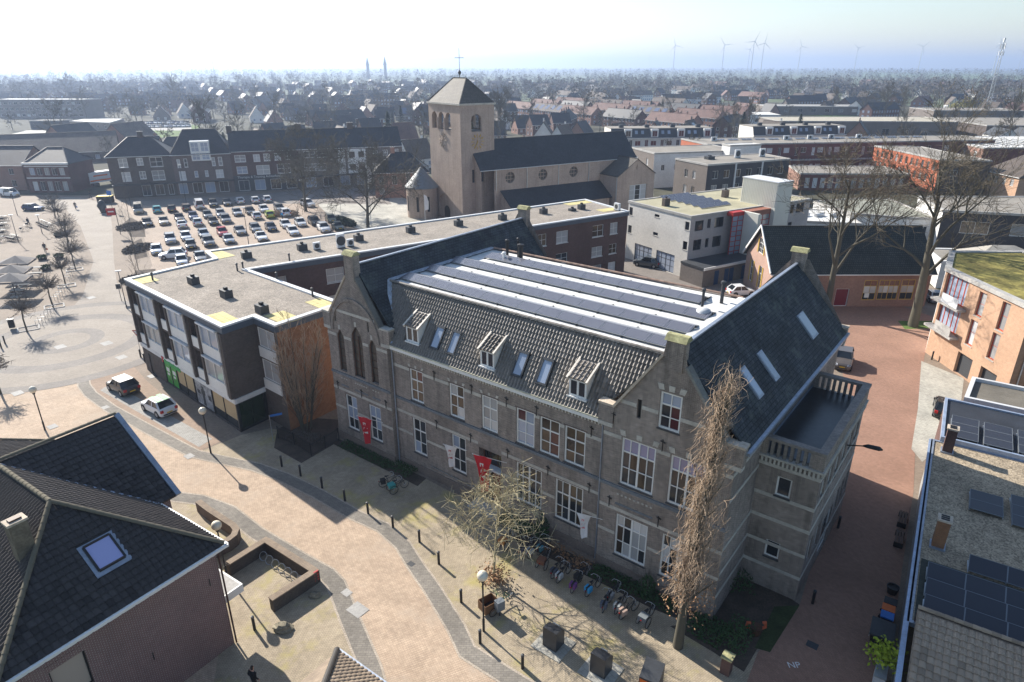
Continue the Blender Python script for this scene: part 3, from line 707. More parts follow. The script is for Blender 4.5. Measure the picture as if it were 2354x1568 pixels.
# recessed panels with stepped heads
for a,b,v,z0,z1 in((1.1,2.0,0,5.55,6.2),(2.8,4.4,0,5.55,6.2),(4.95,5.85,0,5.55,6.2),(27.1,29.6,0,5.3,6.0)):
    q=M(); k=int((b-a)/.26)
    for i in range(k): u_=a+(b-a)*(i+.25)/k; q.prism([Q(u_,v-.04),Q(u_+.13,v-.04),Q(u_+.13,v+.02),Q(u_,v+.02)],z1-.1,z1)
    q.put('panel_teeth',MT['band'],school)
    q=M(); q.prism([Q(a,v-.035),Q(b,v-.035),Q(b,v+.02),Q(a,v+.02)],z0-.12,z0); q.put('panel_sill',MT['lead'],school)
# wall anchors
an=[(11.6,9.2),(15.2,9.2),(18.3,9.2),(11.6,4.95+.2),(15.0,5.2),(18.4,5.2),(21.8,5.2),(20.8,9.35),(24.95,9.3),(25.,5.2)]
for u_,z in an+[(.6,5.3),(3.6,5.4),(6.5,5.35),(26.6,11.0),(29.8,10.3),(26.7,5.2),(30.0,5.2)]:
    v=mid0 if 7.1<u_<26 else 0
    q=M(); q.beam(Q(u_,v-.05,z-.35),Q(u_,v-.05,z+.4),.05); q.beam(Q(u_-.14,v-.05,z+.3),Q(u_+.16,v-.05,z+.22),.045); q.put('wall_anchor',MT['iron'],school)
# kneelers, copings, gable caps
def coping(pts,mat,wd=.55,th=.14,v0=.0):
    q=M()
    for (ua,za),(ub,zb) in zip(pts[:-1],pts[1:]): q.beam(Q(ua,v0+.15,za),Q(ub,v0+.15,zb),wd,th,up=(0,0,1) if abs(ub-ua)>.1 else (1,0,0))
    return q.put('coping',mat,school)
coping([(26.55,11.74),(29.3,15.75)],MT['coping']); coping([(33.35,11.74),(30.72,15.4)],plain('shade_toned_coping',(.22,.22,.20),.9,.3))  # right coping: same stone darkened, shade put into its colour
coping([(.5,11.79),(2.98,15.25)],MT['coping'],.5); coping([(6.5,11.79),(4.12,15.25)],plain('dark_coping',(.16,.15,.13),.95,.3),.5)  # right coping in a darker grey brown than the left one
for u0,u1,v0 in((-.35,.55,0),(6.5,7.45,0),(25.6,26.6,0),(33.3,34.3,0),(-.35,.55,21.55),(6.5,7.45,21.55),(25.6,26.6,21.55),(33.3,34.3,21.55)):
    q=M(); q.prism([Q(u0,v0-.06),Q(u1,v0-.06),Q(u1,v0+.5),Q(u0,v0+.5)],10.6,11.72); q.put('kneeler',MS,school)
    q=M(); q.prism([Q(u0-.05,v0-.1),Q(u1+.05,v0-.1),Q(u1+.05,v0+.55),Q(u0-.05,v0+.55)],11.72,11.86); q.put('kneeler_cap',MT['coping'] if u0>20 else MT['band'],school)
    q=M(); q.prism([Q(u0+.02,v0-.08),Q(u1-.02,v0-.08),Q(u1-.02,v0+.45),Q(u0+.02,v0+.45)],10.35,10.6); q.put('corbel',MT['band'],school)
for uc,z0,v0,zt in((3.55,15.0,0,16.95),(29.98,15.0,0,16.7),(3.55,15.2,21.7,17.0),(29.98,15.2,21.5,17.0)):
    q=M(); q.prism([Q(uc-.5,v0-.08),Q(uc+.5,v0-.08),Q(uc+.5,v0+.6),Q(uc-.5,v0+.6)],z0,zt); pc=q.put('gable_pillar',MS,school)
    q=M(); a,b=.62,.3
    lo=[Q(uc-a,v0-.18,zt),Q(uc+a,v0-.18,zt),Q(uc+a,v0+.7,zt),Q(uc-a,v0+.7,zt)]; hi=[Q(uc-a,v0+.1,zt+.3),Q(uc+a,v0+.1,zt+.3),Q(uc+a,v0+.42,zt+.3),Q(uc-a,v0+.42,zt+.3)]
    q.add(lo+hi,[(0,1,5,4),(1,2,6,5),(2,3,7,6),(3,0,4,7),(4,5,6,7),(3,2,1,0)]); q.put('capstone',MT['moss'],pc)
# wing roofs (slate) and flashing
for uc,hw,nm in((3.55,3.95,'L'),(29.98,4.33,'R')):
    q=M(); zr,ze=16.12,11.42
    slab(q,[Q(uc-hw,.45,ze),Q(uc,.45,zr),Q(uc,21.6,zr),Q(uc-hw,21.6,ze)],.12); slab(q,[Q(uc,.45,zr),Q(uc+hw,.45,ze),Q(uc+hw,21.6,ze),Q(uc,21.6,zr)],.12)
    wr=q.put('slate_roof',MT['slate'],school)
    q=M(); q.beam(Q(uc,.5,zr+.03),Q(uc,21.6,zr+.03),.22,.1); q.put('ridge_cap',MT['zinc'],wr)
q=M(); q.prism([Q(34.28,.3),Q(34.5,.3),Q(34.5,21.8),Q(34.28,21.8)],11.22,11.40); q.put('gutter',MT['zinc'],school)
q=M(); q.beam(Q(7.42,.1,10.75),Q(5.0,2.62,14.68),.34,.16); q.beam(Q(5.0,2.62,14.68),Q(5.0,15.2,14.66),.3,.16); q.put('valley_flashing',plain('blue_grey_lead',(.34,.38,.45),.55,.35,2,9),school)
q=M(); q.beam(Q(28.2,2.7,14.6),Q(28.2,15.2,14.6),.5,.14); q.put('roof_flashing',MT['membrane'],school)
# cornice and dentils
q=M(); q.prism([Q(7.12,mid0-.42),Q(25.98,mid0-.42),Q(25.98,mid0+.1),Q(7.12,mid0+.1)],10.36,10.6); q.put('cornice',MT['white'],school)
q=M(); q.prism([Q(7.12,mid0-.46),Q(25.98,mid0-.46),Q(25.98,mid0-.36),Q(7.12,mid0-.36)],10.603,10.68); q.put('gutter',plain('weathered_gutter',(.52,.50,.38),.7,.35,2),school)
q=M(); k=78
for i in range(k): u_=7.2+18.7*i/k; q.prism([Q(u_,mid0-.14),Q(u_+.11,mid0-.14),Q(u_+.11,mid0+.02),Q(u_,mid0+.02)],10.02,10.36)
dn=q.put('dentils',MT['band'],school); dn['kind']='stuff'
# mansard fronts with tiles
b0=Vector(Q(0,mid0-.32,10.62)); et=(Vector(Q(0,2.72,14.6))-b0); SL=et.length; et.normalize()
msl=M(); msl.quad(Q(7.2,mid0-.3,10.55),Q(26.1,mid0-.3,10.55),Q(28.25,2.7,14.5),Q(5.0,2.7,14.5)); msl.quad(Q(26.1,18.3,10.55),Q(7.2,18.3,10.55),Q(5.0,15.3,14.5),Q(28.25,15.3,14.5))
man=msl.put('mansard_roof',MT['tile'],school)
dorm=[(8.85,10.1),(16.0,17.2),(23.15,24.4)]; vel=[(11.3,11.95),(12.9,13.5),(18.75,19.4),(20.7,21.35)]
skip=[(a-.1,.75,b+.12,3.1) for a,b in dorm]+[(a-.12,.75,b+.12,2.5) for a,b in vel]
tile_field(man,b0,SU,et,[(7.25,0),(26.1,0),(28.2,SL),(5.1,SL)],.25,.352,MT['tile'],'pan',skip,300)
ridge_tiles(man,Q(5.1,2.62,14.62),Q(28.2,2.62,14.62),MT['tile']); ridge_tiles(man,Q(5.1,15.3,14.62),Q(28.2,15.3,14.62),plain('red_brown_ridge_tile',(.30,.2,.15),.8,.3,rand=.25))
tv=lambda t:(mid0-.32+(2.72-mid0+.32)*t/SL, 10.62+(14.6-10.62)*t/SL)
for a,b in dorm:
    v0,z0=tv(.8); v1,z1=tv(3.0); zf=z0+1.15; zt=z1+.12
    d=M(); d.add([Q(a,v0,z0-.1),Q(b,v0,z0-.1),Q(b,v0,zf),Q(a,v0,zf)],[]); 
    d.quad(Q(a,v0,z0),Q(a,v0,zf),Q(a,v1,zt),Q(a,v1,z1-.2)); d.quad(Q(b,v0,z0),Q(b,v1,z1-.2),Q(b,v1,zt),Q(b,v0,zf))
    dm=d.put('dormer',MT['white'],school)
    window(dm,Q(a,v0),Q(b,v0),.0,z0-.02,b-a,zf,2,1,MT['white'],MT['gl'],ins=-.06,fw=.12,bw=.14)
    d=M(); d.prism([Q(a-.1,v0-.18),Q(b+.1,v0-.18),Q(b+.1,v0+.05),Q(a-.1,v0+.05)],z0-.12,z0-.02); d.put('sill',MT['white'],dm)
    d=M(); slab(d,[Q(a-.05,v0-.15,zf+.04),Q(b+.05,v0-.15,zf+.04),Q(b+.05,v1+.1,zt+.06),Q(a-.05,v1+.1,zt+.06)],.06); d.put('roof',MT['tile'],dm)
    d=M()
    for x in(a-.07,b+.07): d.beam(Q(x,v0-.22,zf+.0),Q(x,v1+.1,zt+.03),.13,.2)
    d.put('barge_board',plain('cream_paint',(.66,.60,.52),.6,.12),dm)
    d=M(); n_=Vector(Q(0,v1-v0,0))-Vector(Q(0,0,0)); e2=(Vector(Q(0,v1+.1,zt+.06))-Vector(Q(0,v0-.15,zf+.04)))
    tl_=tile_mesh(.25,.352,'pan'); e2n=e2.normalized(); en_=SU.cross(e2n); cols=int((b-a-.02)/.25); rows=int(e2.length/.352)
    for i in range(cols):
        for j in range(rows):
            o_=Vector(Q(a+.02,v0-.15,zf+.05))+SU*(i*(b-a-.04)/cols)+e2n*(j*.352)
            d.add([o_+SU*p[0]+e2n*p[1]+en_*p[2] for p in tl_.v],tl_.f)
    d.put('dormer_tiles',MT['tile'],dm)
nn=SU.cross(et)
for a,b in vel:
    B=lambda s,t,h:tuple(b0+SU*s+et*t+nn*h)
    def sbox(m,s0,t0,s1,t1,h0,h1): m.add([B(s0,t0,h0),B(s1,t0,h0),B(s1,t1,h0),B(s0,t1,h0),B(s0,t0,h1),B(s1,t0,h1),B(s1,t1,h1),B(s0,t1,h1)],[(4,5,6,7),(0,1,5,4),(1,2,6,5),(2,3,7,6),(3,0,4,7)])
    m=M(); t0,t1=.9,2.35; sbox(m,a-.1,t0,a,t1,0,.17);sbox(m,b,t0,b+.1,t1,0,.17);sbox(m,a-.1,t0-.14,b+.1,t0,0,.14);sbox(m,a-.1,t1,b+.1,t1+.18,0,.19); sw=m.put('skylight',MT['dgrey'],school)
    m=M(); m.quad(B(a,t0,.12),B(b,t0,.12),B(b,t1,.12),B(a,t1,.12)); m.put('pane',MT['gls'],sw,uv=False)
# right wing skylights
rn=(SU*4.7+Vector((0,0,4.33))).normalized(); rd=(SU*4.33-Vector((0,0,4.7))).normalized(); rp=Vector(Q(29.98,0,16.12))
for v0,t0,w_,l_ in((4.55,3.05,.62,1.75),(7.45,3.05,.62,1.75),(15.6,3.0,1.15,1.7)):
    B=lambda s,t,h:tuple(rp+SV*s+rd*t+rn*h)
    m=M(); m.add([B(v0-.1,t0-.1,0),B(v0+w_+.1,t0-.1,0),B(v0+w_+.1,t0+l_+.15,0),B(v0-.1,t0+l_+.15,0),B(v0-.1,t0-.1,.1),B(v0+w_+.1,t0-.1,.1),B(v0+w_+.1,t0+l_+.15,.1),B(v0-.1,t0+l_+.15,.1)],[(4,7,6,5),(0,4,5,1),(1,5,6,2),(2,6,7,3),(3,7,4,0)]); sw=m.put('skylight',MT['zinc'],school)
    m=M(); m.quad(B(v0,t0,.115),B(v0,t0+l_,.115),B(v0+w_,t0+l_,.115),B(v0+w_,t0,.115)); m.put('pane',MT['gls'],sw,uv=False)
# flat roof
q=M(); q.prism([Q(5.05,2.75),Q(28.22,2.75),Q(28.22,15.2),Q(5.05,15.2)],14.3,14.5); q.put('flat_roof',MT['membrane'],school)
# downpipes
for u_ in(7.28,25.78):
    q=M(); q.tube([Q(u_,mid0-.3,10.4),Q(u_,mid0-.12,10.1),Q(u_,mid0-.12,.1)],.06,8); q.put('downpipe',MT['zinc'],school)
# annex
AX=MS; a0,a1,b0_,b1_=33.9,37.3,4.55,15.5
A0,A1=Q(a0,b0_),Q(a1,b0_)
aw1=(1.15,6.75,2.0,8.05);aw2=(1.15,2.35,2.0,3.55)
glazed(school,A0,A1,0,9.1,AX,[aw1,aw2],1,1,fmat=MT['white'],gl=[MT['gl']],rev=.2,sill=MT['dgrey'],fw=.1)
sw=rowwin(b1_-b0_,6,1.0,6.2,8.1,.5)+[(7.2+i*1.3,2.2,8.0+i*1.3,4.) for i in range(3)]+[(.8,2.2,1.6,4.),(2.4,2.2,3.2,4.)]
glazed(school,Q(a1,b0_),Q(a1,b1_),0,9.1,AX,sw,1,2,fmat=MT['white'],gl=[MT['gl'],MT['glb']],rev=.2,doors=[(4.2,.3,6.6,3.4)])
wall(school,Q(a1,b1_),Q(a0,b1_),0,9.1,AX)
bs=M()
for z in(1.55,3.2,4.94,6.5): bs.prism([Q(a0,b0_-.025),Q(a1+.025,b0_-.025),Q(a1+.025,b0_+.03),Q(a0,b0_+.03)],z,z+.22); bs.prism([Q(a1-.03,b0_+.04),Q(a1+.022,b0_+.04),Q(a1+.022,b1_),Q(a1-.03,b1_)],z,z+.22) if z!=3.2 else None
bs.prism([Q(a0,b0_-.06),Q(a1+.06,b0_-.06),Q(a1+.06,b1_),Q(a0,b1_)],8.55,8.75)
bs.put_each('stone_band',MT['band'],school)
q=M()
for i in range(14): q.prism([Q(a0+.1+i*.24,b0_-.13),Q(a0+.22+i*.24,b0_-.13),Q(a0+.22+i*.24,b0_+.02),Q(a0+.1+i*.24,b0_+.02)],8.76,9.1)
for i in range(44): q.prism([Q(a1-.02,b0_+.1+i*.245),Q(a1+.13,b0_+.1+i*.245),Q(a1+.13,b0_+.22+i*.245),Q(a1-.02,b0_+.22+i*.245)],8.76,9.1)
q.put('dentils',MT['band'],school)['kind']='stuff'
q=M(); q.prism([Q(a0-.02,b0_-.16),Q(a1+.16,b0_-.16),Q(a1+.16,b1_+.1),Q(a0-.02,b1_+.1)],9.1,9.22); q.put('parapet_base',MT['band'],school)
DK=plain('wet_dark_membrane',(.022,.026,.03),.3,.5,.35,3.,spec=.5)
q=M(); q.quad(Q(a0,b0_+.3,9.3),Q(a1-.3,b0_+.3,9.3),Q(a1-.3,b1_-.3,9.3),Q(a0,b1_-.3,9.3)); q.put('annex_roof',DK,school)
cm=plain('weathered_coping',(.24,.21,.185),.9,.35,1)
q=M(); q.prism([Q(a0-.02,b0_-.12),Q(a1+.12,b0_-.12),Q(a1+.12,b0_+.35),Q(a0-.02,b0_+.35)],10.22,10.4); q.prism([Q(a0-.02,b1_-.35),Q(a1+.12,b1_-.35),Q(a1+.12,b1_+.12),Q(a0-.02,b1_+.12)],10.22,10.4); q.prism([Q(a1-.35,b0_+.36),Q(a1+.12,b0_+.36),Q(a1+.12,b1_-.36),Q(a1-.35,b1_-.36)],10.22,10.397); q.put('parapet_coping',cm,school)
q=M(); q.prism([Q(a1-.28,b0_+.3),Q(a1+.06,b0_+.3),Q(a1+.06,b1_-.3),Q(a1-.28,b1_-.3)],9.22,10.22); q.put('parapet_wall',MS,school)
for vv in(b0_,b1_):
    q=M(); s=0 if vv==b0_ else -.28
    for u0,u1 in((a0,a0+.35),(a1-.55,a1+.06)): q.prism([Q(u0,vv+s-.04),Q(u1,vv+s-.04),Q(u1,vv+s+.3),Q(u0,vv+s+.3)],9.22,10.22)
    q.put_each('parapet_pier',MS,school)
    for i in range(7):
        u_=a0+.52+i*.36; q=M(); q.prism([Q(u_,vv+s),Q(u_+.17,vv+s),Q(u_+.17,vv+s+.24),Q(u_,vv+s+.24)],9.22,10.22); q.put('baluster',cm,school)
q=M(); q.quad(Q(33.93,4.9,9.3),Q(33.93,15.2,9.3),Q(33.93,15.2,9.55),Q(33.93,4.9,9.55)); q.put('roof_upstand',MT['zinc'],school)
# lamp arm on the street wall
lp=thing('wall_street_lamp','black lamp on a bracket reaching over the red street from the school annex','street lamp',Q(a1+.1,11.5,7.6))
q=M(); q.beam(Q(a1,11.5,7.6),Q(a1+1.0,11.5,7.9),.06); q.put('bracket',MT['black'],lp)
q=M(); q.tube([Q(a1+.9,11.5,7.88),Q(a1+1.15,11.5,7.95),Q(a1+1.8,11.5,8.),Q(a1+2.0,11.5,7.98)],[.06,.14,.15,.04],8); q.put('lamp_head',MT['black'],lp)
# solar rows (each row: panels on one slope, pale sheets on the other)
pf=M(); W_,H_=1.62,1.04
pf.box(0,0,0,W_,H_,.04); PF=pf.mesh('solar_frame',MT['steel'],uv=False)
def panel_mesh():
    m=M(); m.quad((.02,.02,.045),(W_-.02,.02,.045),(W_-.02,H_-.02,.045),(.02,H_-.02,.045)); me=m.mesh('cells',MT['sunpanel'],uv=True); return me
PC=panel_mesh()
def solar_panel(par,o,es,et,name='solar_panel'):
    es=Vector(es).normalized();et=Vector(et).normalized();en=es.cross(et); e=Matrix((es,et,en)).transposed().to_euler()
    f=bpy.data.objects.new(name,PF);COL.objects.link(f);f.parent=par;f.location=Vector(o)-Vector(ORG[par.name]);f.rotation_euler=e
    c=bpy.data.objects.new('cells',PC);COL.objects.link(c);c.parent=f
    return f
REAR_SHEET=plain('pale_rear_sheet',(.36,.36,.38),.35,.08,metal=.2,spec=.6)
rows=[(5.15,3.55,14,'front row nearest the tiled slope'),(5.0,6.4,14,'second row from the tiled slope'),(4.9,9.42,14,'third row from the tiled slope'),(6.5,12.3,12,'rear row, shortest of the four')]
for u0,v0,n,lb in rows:
    rw=thing('solar_array','tented solar panels on the white school roof, '+lb,'solar panels',Q(u0,v0,14.5))
    for i in range(n):
        solar_panel(rw,Q(u0+i*1.645,v0,14.62),SU,SV*1.0+Vector((0,0,.21)))
    for i in range(n):
        q=M(); a_,b_=u0+i*1.645,u0+i*1.645+1.63; slab(q,[Q(a_,v0+1.09,14.85),Q(b_,v0+1.09,14.85),Q(b_,v0+2.0,14.56),Q(a_,v0+2.0,14.56)],.02); q.put('rear_sheet',REAR_SHEET,rw)
    m=M()
    for i in range(0,n+1,2):
        u_=u0+min(i*1.645,n*1.645-.05); m.beam(Q(u_,v0-.1,14.54),Q(u_,v0+2.2,14.54),.06,.05); m.beam(Q(u_,v0+1.06,14.54),Q(u_,v0+1.06,14.84),.05)
    m.put('support_rail',MT['dgrey'],rw)
# roof vents
def pipe(name,label,u_,v_,z,h,r,mat,cat='vent pipe',cap=True):
    t=thing(name,label,cat,Q(u_,v_,z)); x,y=Q(u_,v_); m=M(); m.lathe([(r,z),(r,z+h),(0.001,z+h)],10,(x,y)); m.put('pipe',mat,t,smooth=False)
    if cap: m=M(); m.lathe([(0.001,z+h+.05),(r*1.5,z+h+.05),(r*1.5,z+h+.2),(0.001,z+h+.28)],10,(x,y)); m.put('cap',mat,t)
    return t
pipe('roof_vent','tall black vent pipe of the cluster at the back left of the school roof',7.6,14.1,14.5,1.3,.13,MT['black'])
pipe('roof_vent','thin black vent pipe in the middle of the cluster on the school roof',8.5,14.5,14.5,1.5,.09,MT['black'])
pipe('roof_vent','thick black vent pipe with broad cap in the cluster on the school roof',9.0,14.2,14.5,1.1,.2,MT['black'])
pipe('roof_vent','short white capped vent in front of the black pipes on the school roof',8.2,12.9,14.5,.55,.12,MT['white'])
pipe('roof_vent','grey vent pipe at the right end of the rear solar row',26.7,11.6,14.5,1.25,.1,MT['dgrey'])
pipe('roof_vent','tall grey vent pipe by the rear ridge tiles near the skylight dome',27.3,13.6,14.5,1.4,.13,MT['dgrey'])
sd_=thing('roof_dome','white plastic skylight dome at the right end of the school flat roof','skylight',Q(27.2,11.0,14.5)); x,y=Q(27.2,10.2)
m=M(); m.obox(Q(27.3,10.4),SA,1.1,1.1,14.5,14.72); m.put('kerb',MT['membrane'],sd_)
m=M(); m.lathe([(.52,14.72),(.46,14.9),(.28,15.02),(.001,15.06)],14,Q(27.3,10.4)); m.put('dome',MT['greywhite'],sd_,smooth=True)
# flags
def flag(label,u_,v_,z,L,size,mat,ang=0,marks=MT['white']):
    t=thing('flag',label,'flag',Q(u_,v_,z)); tip=Q(u_-L*.72,v_-L*.62,z+L*.33)
    m=M(); m.tube([Q(u_,v_,z),tip],.022,6); pole=m.put('pole',MT['white'],t)
    m=M(); m.lathe([(.001,tip[2]-.05),(.05,tip[2]),(.001,tip[2]+.05)],6,tip[:2]); m.put('finial',MT['white'],pole)
    m=M(); nx,nz=7,8; a=Vector(tip); d=(Vector(Q(u_,v_,z))-a).normalized()
    def pt(s,w_): 
        p=a+d*(s*L*.55*(1-.22*w_))+Vector((0,0,-w_*size*1.35))+SU*(w_*.35*size*(1-s))
        return p+SV*(.13*w_*math.sin(9*s+2*w_)+.05)+SU*(.10*math.sin(5*w_+s*3))
    g=[[pt(i/(nx-1),j/(nz-1)) for i in range(nx)] for j in range(nz)]
    m.v=[tuple(p) for r_ in g for p in r_]; m.f=[(j*nx+i,j*nx+i+1,(j+1)*nx+i+1,(j+1)*nx+i) for j in range(nz-1) for i in range(nx-1)]
    cl=m.put('cloth',mat,t,smooth=True)
    m=M()
    for k,(s,w_,ds,dw) in enumerate(((.25,.2,.28,.1),(.35,.38,.35,.08),(.3,.55,.4,.1))):
        q=[pt(s,w_),pt(s+ds,w_),pt(s+ds,w_+dw),pt(s,w_+dw)]; m.add([p-SV*.03-SU*.01 for p in q],[(0,1,2,3)])
    m.put('print',marks,cl); return t
fr=plain('red_flag_cloth',(.55,.02,.03),.8,.1); fw_=plain('white_flag_cloth',(.75,.72,.72),.8,.1)
flag('red flag with white print on the left gable of the school',5.9,0,3.5,2.1,1.75,fr)
flag('white and red flag hanging between the ground floor windows left of the entrance',14.6,mid0,4.0,1.8,1.3,fw_,marks=MT['red'])
flag('large red flag with white print over the school entrance',18.3,mid0,4.4,2.5,2.1,fr)
flag('white flag with pink print beside the downpipe near the right gable',26.3,0,3.6,1.8,1.3,fw_,marks=plain('pink_print',(.7,.25,.25),.8,.1))
# ================================================================ neighbouring buildings
LBk=brick('brown_red_brick',(.135,.062,.05),(.10,.048,.04),(.12,.1,.09),amt=.22); DBk=brick('dark_brown_brick',(.115,.085,.072),(.085,.063,.055),(.11,.1,.09),amt=.22)
OBk=brick('orange_brick',(.52,.30,.185),(.46,.26,.155),(.42,.33,.25),amt=.15); RBk=brick('bright_orange_red_brick',(.50,.13,.06),(.45,.11,.05),(.35,.17,.1),amt=.12); MBk=brick('maroon_brick',(.19,.055,.05),(.155,.045,.04),(.15,.1,.09),amt=.18)
CBk=brick('church_brick',(.43,.325,.26),(.38,.285,.228),(.41,.34,.285),amt=.16,streak=.22); PBk=brick('pale_painted_brick',(.74,.70,.64),(.69,.66,.60),(.62,.59,.55),amt=.12,bst=.1); GBk=brick('grey_brown_brick',(.20,.165,.145),(.165,.137,.12),(.2,.18,.16),amt=.15); NBk=brick('navy_grey_brick',(.062,.058,.065),(.048,.045,.05),(.07,.07,.07),amt=.15)
TBk=brick('warm_red_brick',(.33,.175,.13),(.28,.145,.11),(.3,.22,.18),amt=.18); HBk=brick('wine_red_brick',(.15,.05,.045),(.12,.042,.038),(.33,.29,.27),amt=.12,mo=.013)
bit=plain('bitumen_roof',(.26,.235,.2),.9,.25,.3,4.); olive=plain('olive_bitumen_roof',(.36,.33,.22),.9,.2,.3,4.)
RTd=brick('dark_tile_roof',(.045,.048,.056),(.034,.036,.042),(.018,.018,.02),.3,.34,.03,.3,.4,.6,spec=.4); RTg=brick('green_grey_tile_roof',(.062,.07,.062),(.046,.053,.048),(.02,.022,.02),.3,.34,.035,.35,.4,.6); RTc=brick('church_tile_roof',(.13,.115,.095),(.1,.09,.075),(.045,.04,.035),.28,.33,.035,.25,.4,.7); RTr=brick('red_tile_roof',(.20,.115,.095),(.16,.095,.08),(.1,.06,.05),.3,.34,.03,.3,.3,.75); RTb=brick('brown_tile_roof',(.155,.125,.105),(.125,.1,.085),(.06,.05,.04),.3,.34,.03,.3,.3,.75)
cream=plain('cream_cladding',(.68,.66,.58),.6,.06); wht=plain('white_render',(.70,.69,.67),.8,.14,.4,3.); bluegrey=plain('blue_grey_fascia',(.075,.095,.125),.5,.15); tan=plain('tan_blind',(.50,.36,.2),.7,.1); yel=MT['rooftile_yellow']
def txt(par,s,size,p0,dirv,z,mat,name='lettering',out=.03):
    "raised lettering on an upright wall, starting at p0"
    cu=bpy.data.curves.new('t','FONT'); cu.body=s; cu.size=size; cu.extrude=.012; cu.resolution_u=2
    ob=bpy.data.objects.new('t',cu); COL.objects.link(ob); dg=bpy.context.evaluated_depsgraph_get(); me=bpy.data.meshes.new_from_object(ob.evaluated_get(dg)); bpy.data.objects.remove(ob,do_unlink=True)
    me.name=name; me.materials.clear(); me.materials.append(mat)
    d=Vector((dirv[0],dirv[1],0)).normalized(); n=Vector((d.y,-d.x,0)); o=bpy.data.objects.new(name,me); COL.objects.link(o); o.parent=par
    o.rotation_euler=Matrix((d,Vector((0,0,1)),n)).transposed().to_euler(); o.location=Vector((*p0,z))+n*out-Vector(ORG[par.name]); return o
def boxon(m,p0,p1,s0,z0,s1,z1,o0,o1):
    b,d,n,L=frame(p0,p1); m.prism([((b+d*s+n*o).x,(b+d*s+n*o).y) for s,o in((s0,o0),(s1,o0),(s1,o1),(s0,o1))],z0,z1)
def roofbox(label,x,y,z,ang,w=.9,h=.8,mat=None,cat='roof vent',cap=True):
    t=thing('roof_vent_box',label,cat,(x,y,z)); m=M(); m.obox((x,y),ang,w,w*.75,z,z+h); m.put('body',mat or MT['dgrey'],t)
    m=M(); m.obox((x,y),ang,w*.3,w*.3,z+h,z+h+.25); m.put('cowl',MT['black'],t); return t
def acunit(label,x,y,z,ang,w=.9,h=.8):
    t=thing('air_conditioner',label,'air conditioner',(x,y,z)); m=M(); m.obox((x,y),ang,w,.4,z+.1,z+.1+h); m.put('casing',MT['greywhite'],t)
    m=M(); n=(math.sin(ang),-math.cos(ang)); c=(x+n[0]*.21,y+n[1]*.21); 
    for k in range(12):
        a,b=2*math.pi*k/12,2*math.pi*(k+1)/12; e=(math.cos(ang),math.sin(ang)); r=h*.36
        m.add([(c[0],c[1],z+.1+h/2)]+[(c[0]+e[0]*math.cos(t_)*r,c[1]+e[1]*math.cos(t_)*r,z+.1+h/2+math.sin(t_)*r) for t_ in(a,b)],[(0,1,2)])
    m.put('fan_grille',MT['dgrey'],t); m=M(); m.obox((x,y),ang,w*.9,.5,z,z+.1); m.put('feet',MT['black'],t); return t
# ---------------------------------------------------------------- corner shop block with long rear wing
a_=(-39.04,64.48);c_=(-24.05,51.29);d_=(-22.33,53.78);e_=(-19.72,51.6);h_=(-15.6,57.1);g_=(-28.3,67.99);fR=(17.24,98.68);fL=(11.84,108.08);b2=(-35.56,75.44);b1=(-33.26,72.23)
LBp=[a_,c_,d_,e_,h_,g_,fR,fL,b2,b1]
lb=thing('corner_shop_block','brown brick corner block with gravel roof, white balconies and green shop window','building',(*a_,0))
flatroof(lb,LBp,10.0,MT['gravel'],.16,.28,MT['greywhite'],.0,.2)
m=M(); o=off_poly(LBp,.16); i=off_poly(LBp,-.05)
for k in range(len(o)):
    j=(k+1)%len(o); m.quad((*o[k],9.45),(*o[j],9.45),(*o[j],10.0),(*o[k],10.0)); m.quad((*i[k],9.45),(*i[j],9.45),(*o[j],9.45),(*o[k],9.45))
m.put('fascia',bluegrey,lb)
L1=math.dist(a_,c_); zf=[(3.35,6.35),(6.5,9.45)]
holes=[];wn=[];bal=[]
for k in range(3):
    s=.55+k*6.45
    for z0,z1 in zf:
        bal.append((s,z0+.1,s+1.75,z1-.05)); wn.append((s+2.1,z0+.95,s+5.4,z1-.15))
wall(lb,a_,c_,3.3,9.9,DBk,bal,rev=1.3)
# windows and white panels stand just in front of the wall line
bb,dd,nn_,_=frame(a_,c_)
for s0,z0,s1,z1 in wn:
    window(lb,a_,c_,s0,z0,s1,z1,2,1,MT['white'],RND.choice([MT['glc'],MT['glb'],MT['gls']]),ins=-.14,fw=.09,bw=.07,dep=.12)
    m=M(); boxon(m,a_,c_,s0-.05,z0-1.0,s1+.05,z0-.01,-.02,.12); m.put('white_panel',MT['white'],lb)
    m=M(); boxon(m,a_,c_,s0-.12,z1+.0,s1+.12,z1+.14,-.02,.34); m.put('sun_blind_box',MT['greywhite'],lb)
for s0,z0,s1,z1 in bal:
    m=M(); boxon(m,a_,c_,s0,z0-.02,s1,z0+.98,-.06,.06); m.put('balcony_front',MT['white'],lb)
    m=M(); boxon(m,a_,c_,s0-.1,z0-.2,s1+.1,z1+.2,-1.34,-1.28); m.put('balcony_back',MT['gl'],lb)
    m=M(); boxon(m,a_,c_,s0+.02,z0-.04,s1-.02,z0,-1.28,-.07); m.put('balcony_floor',MT['concrete'],lb)
for k in range(3):
    for s in(.1+k*6.45,2.36+k*6.45):
        m=M(); boxon(m,a_,c_,s,3.35,s+.26,9.42,0,.28); m.put('brick_pier',DBk,lb)
m=M(); boxon(m,a_,c_,19.5,3.35,L1,9.42,.0,.3); m.put('brick_pier',DBk,lb)
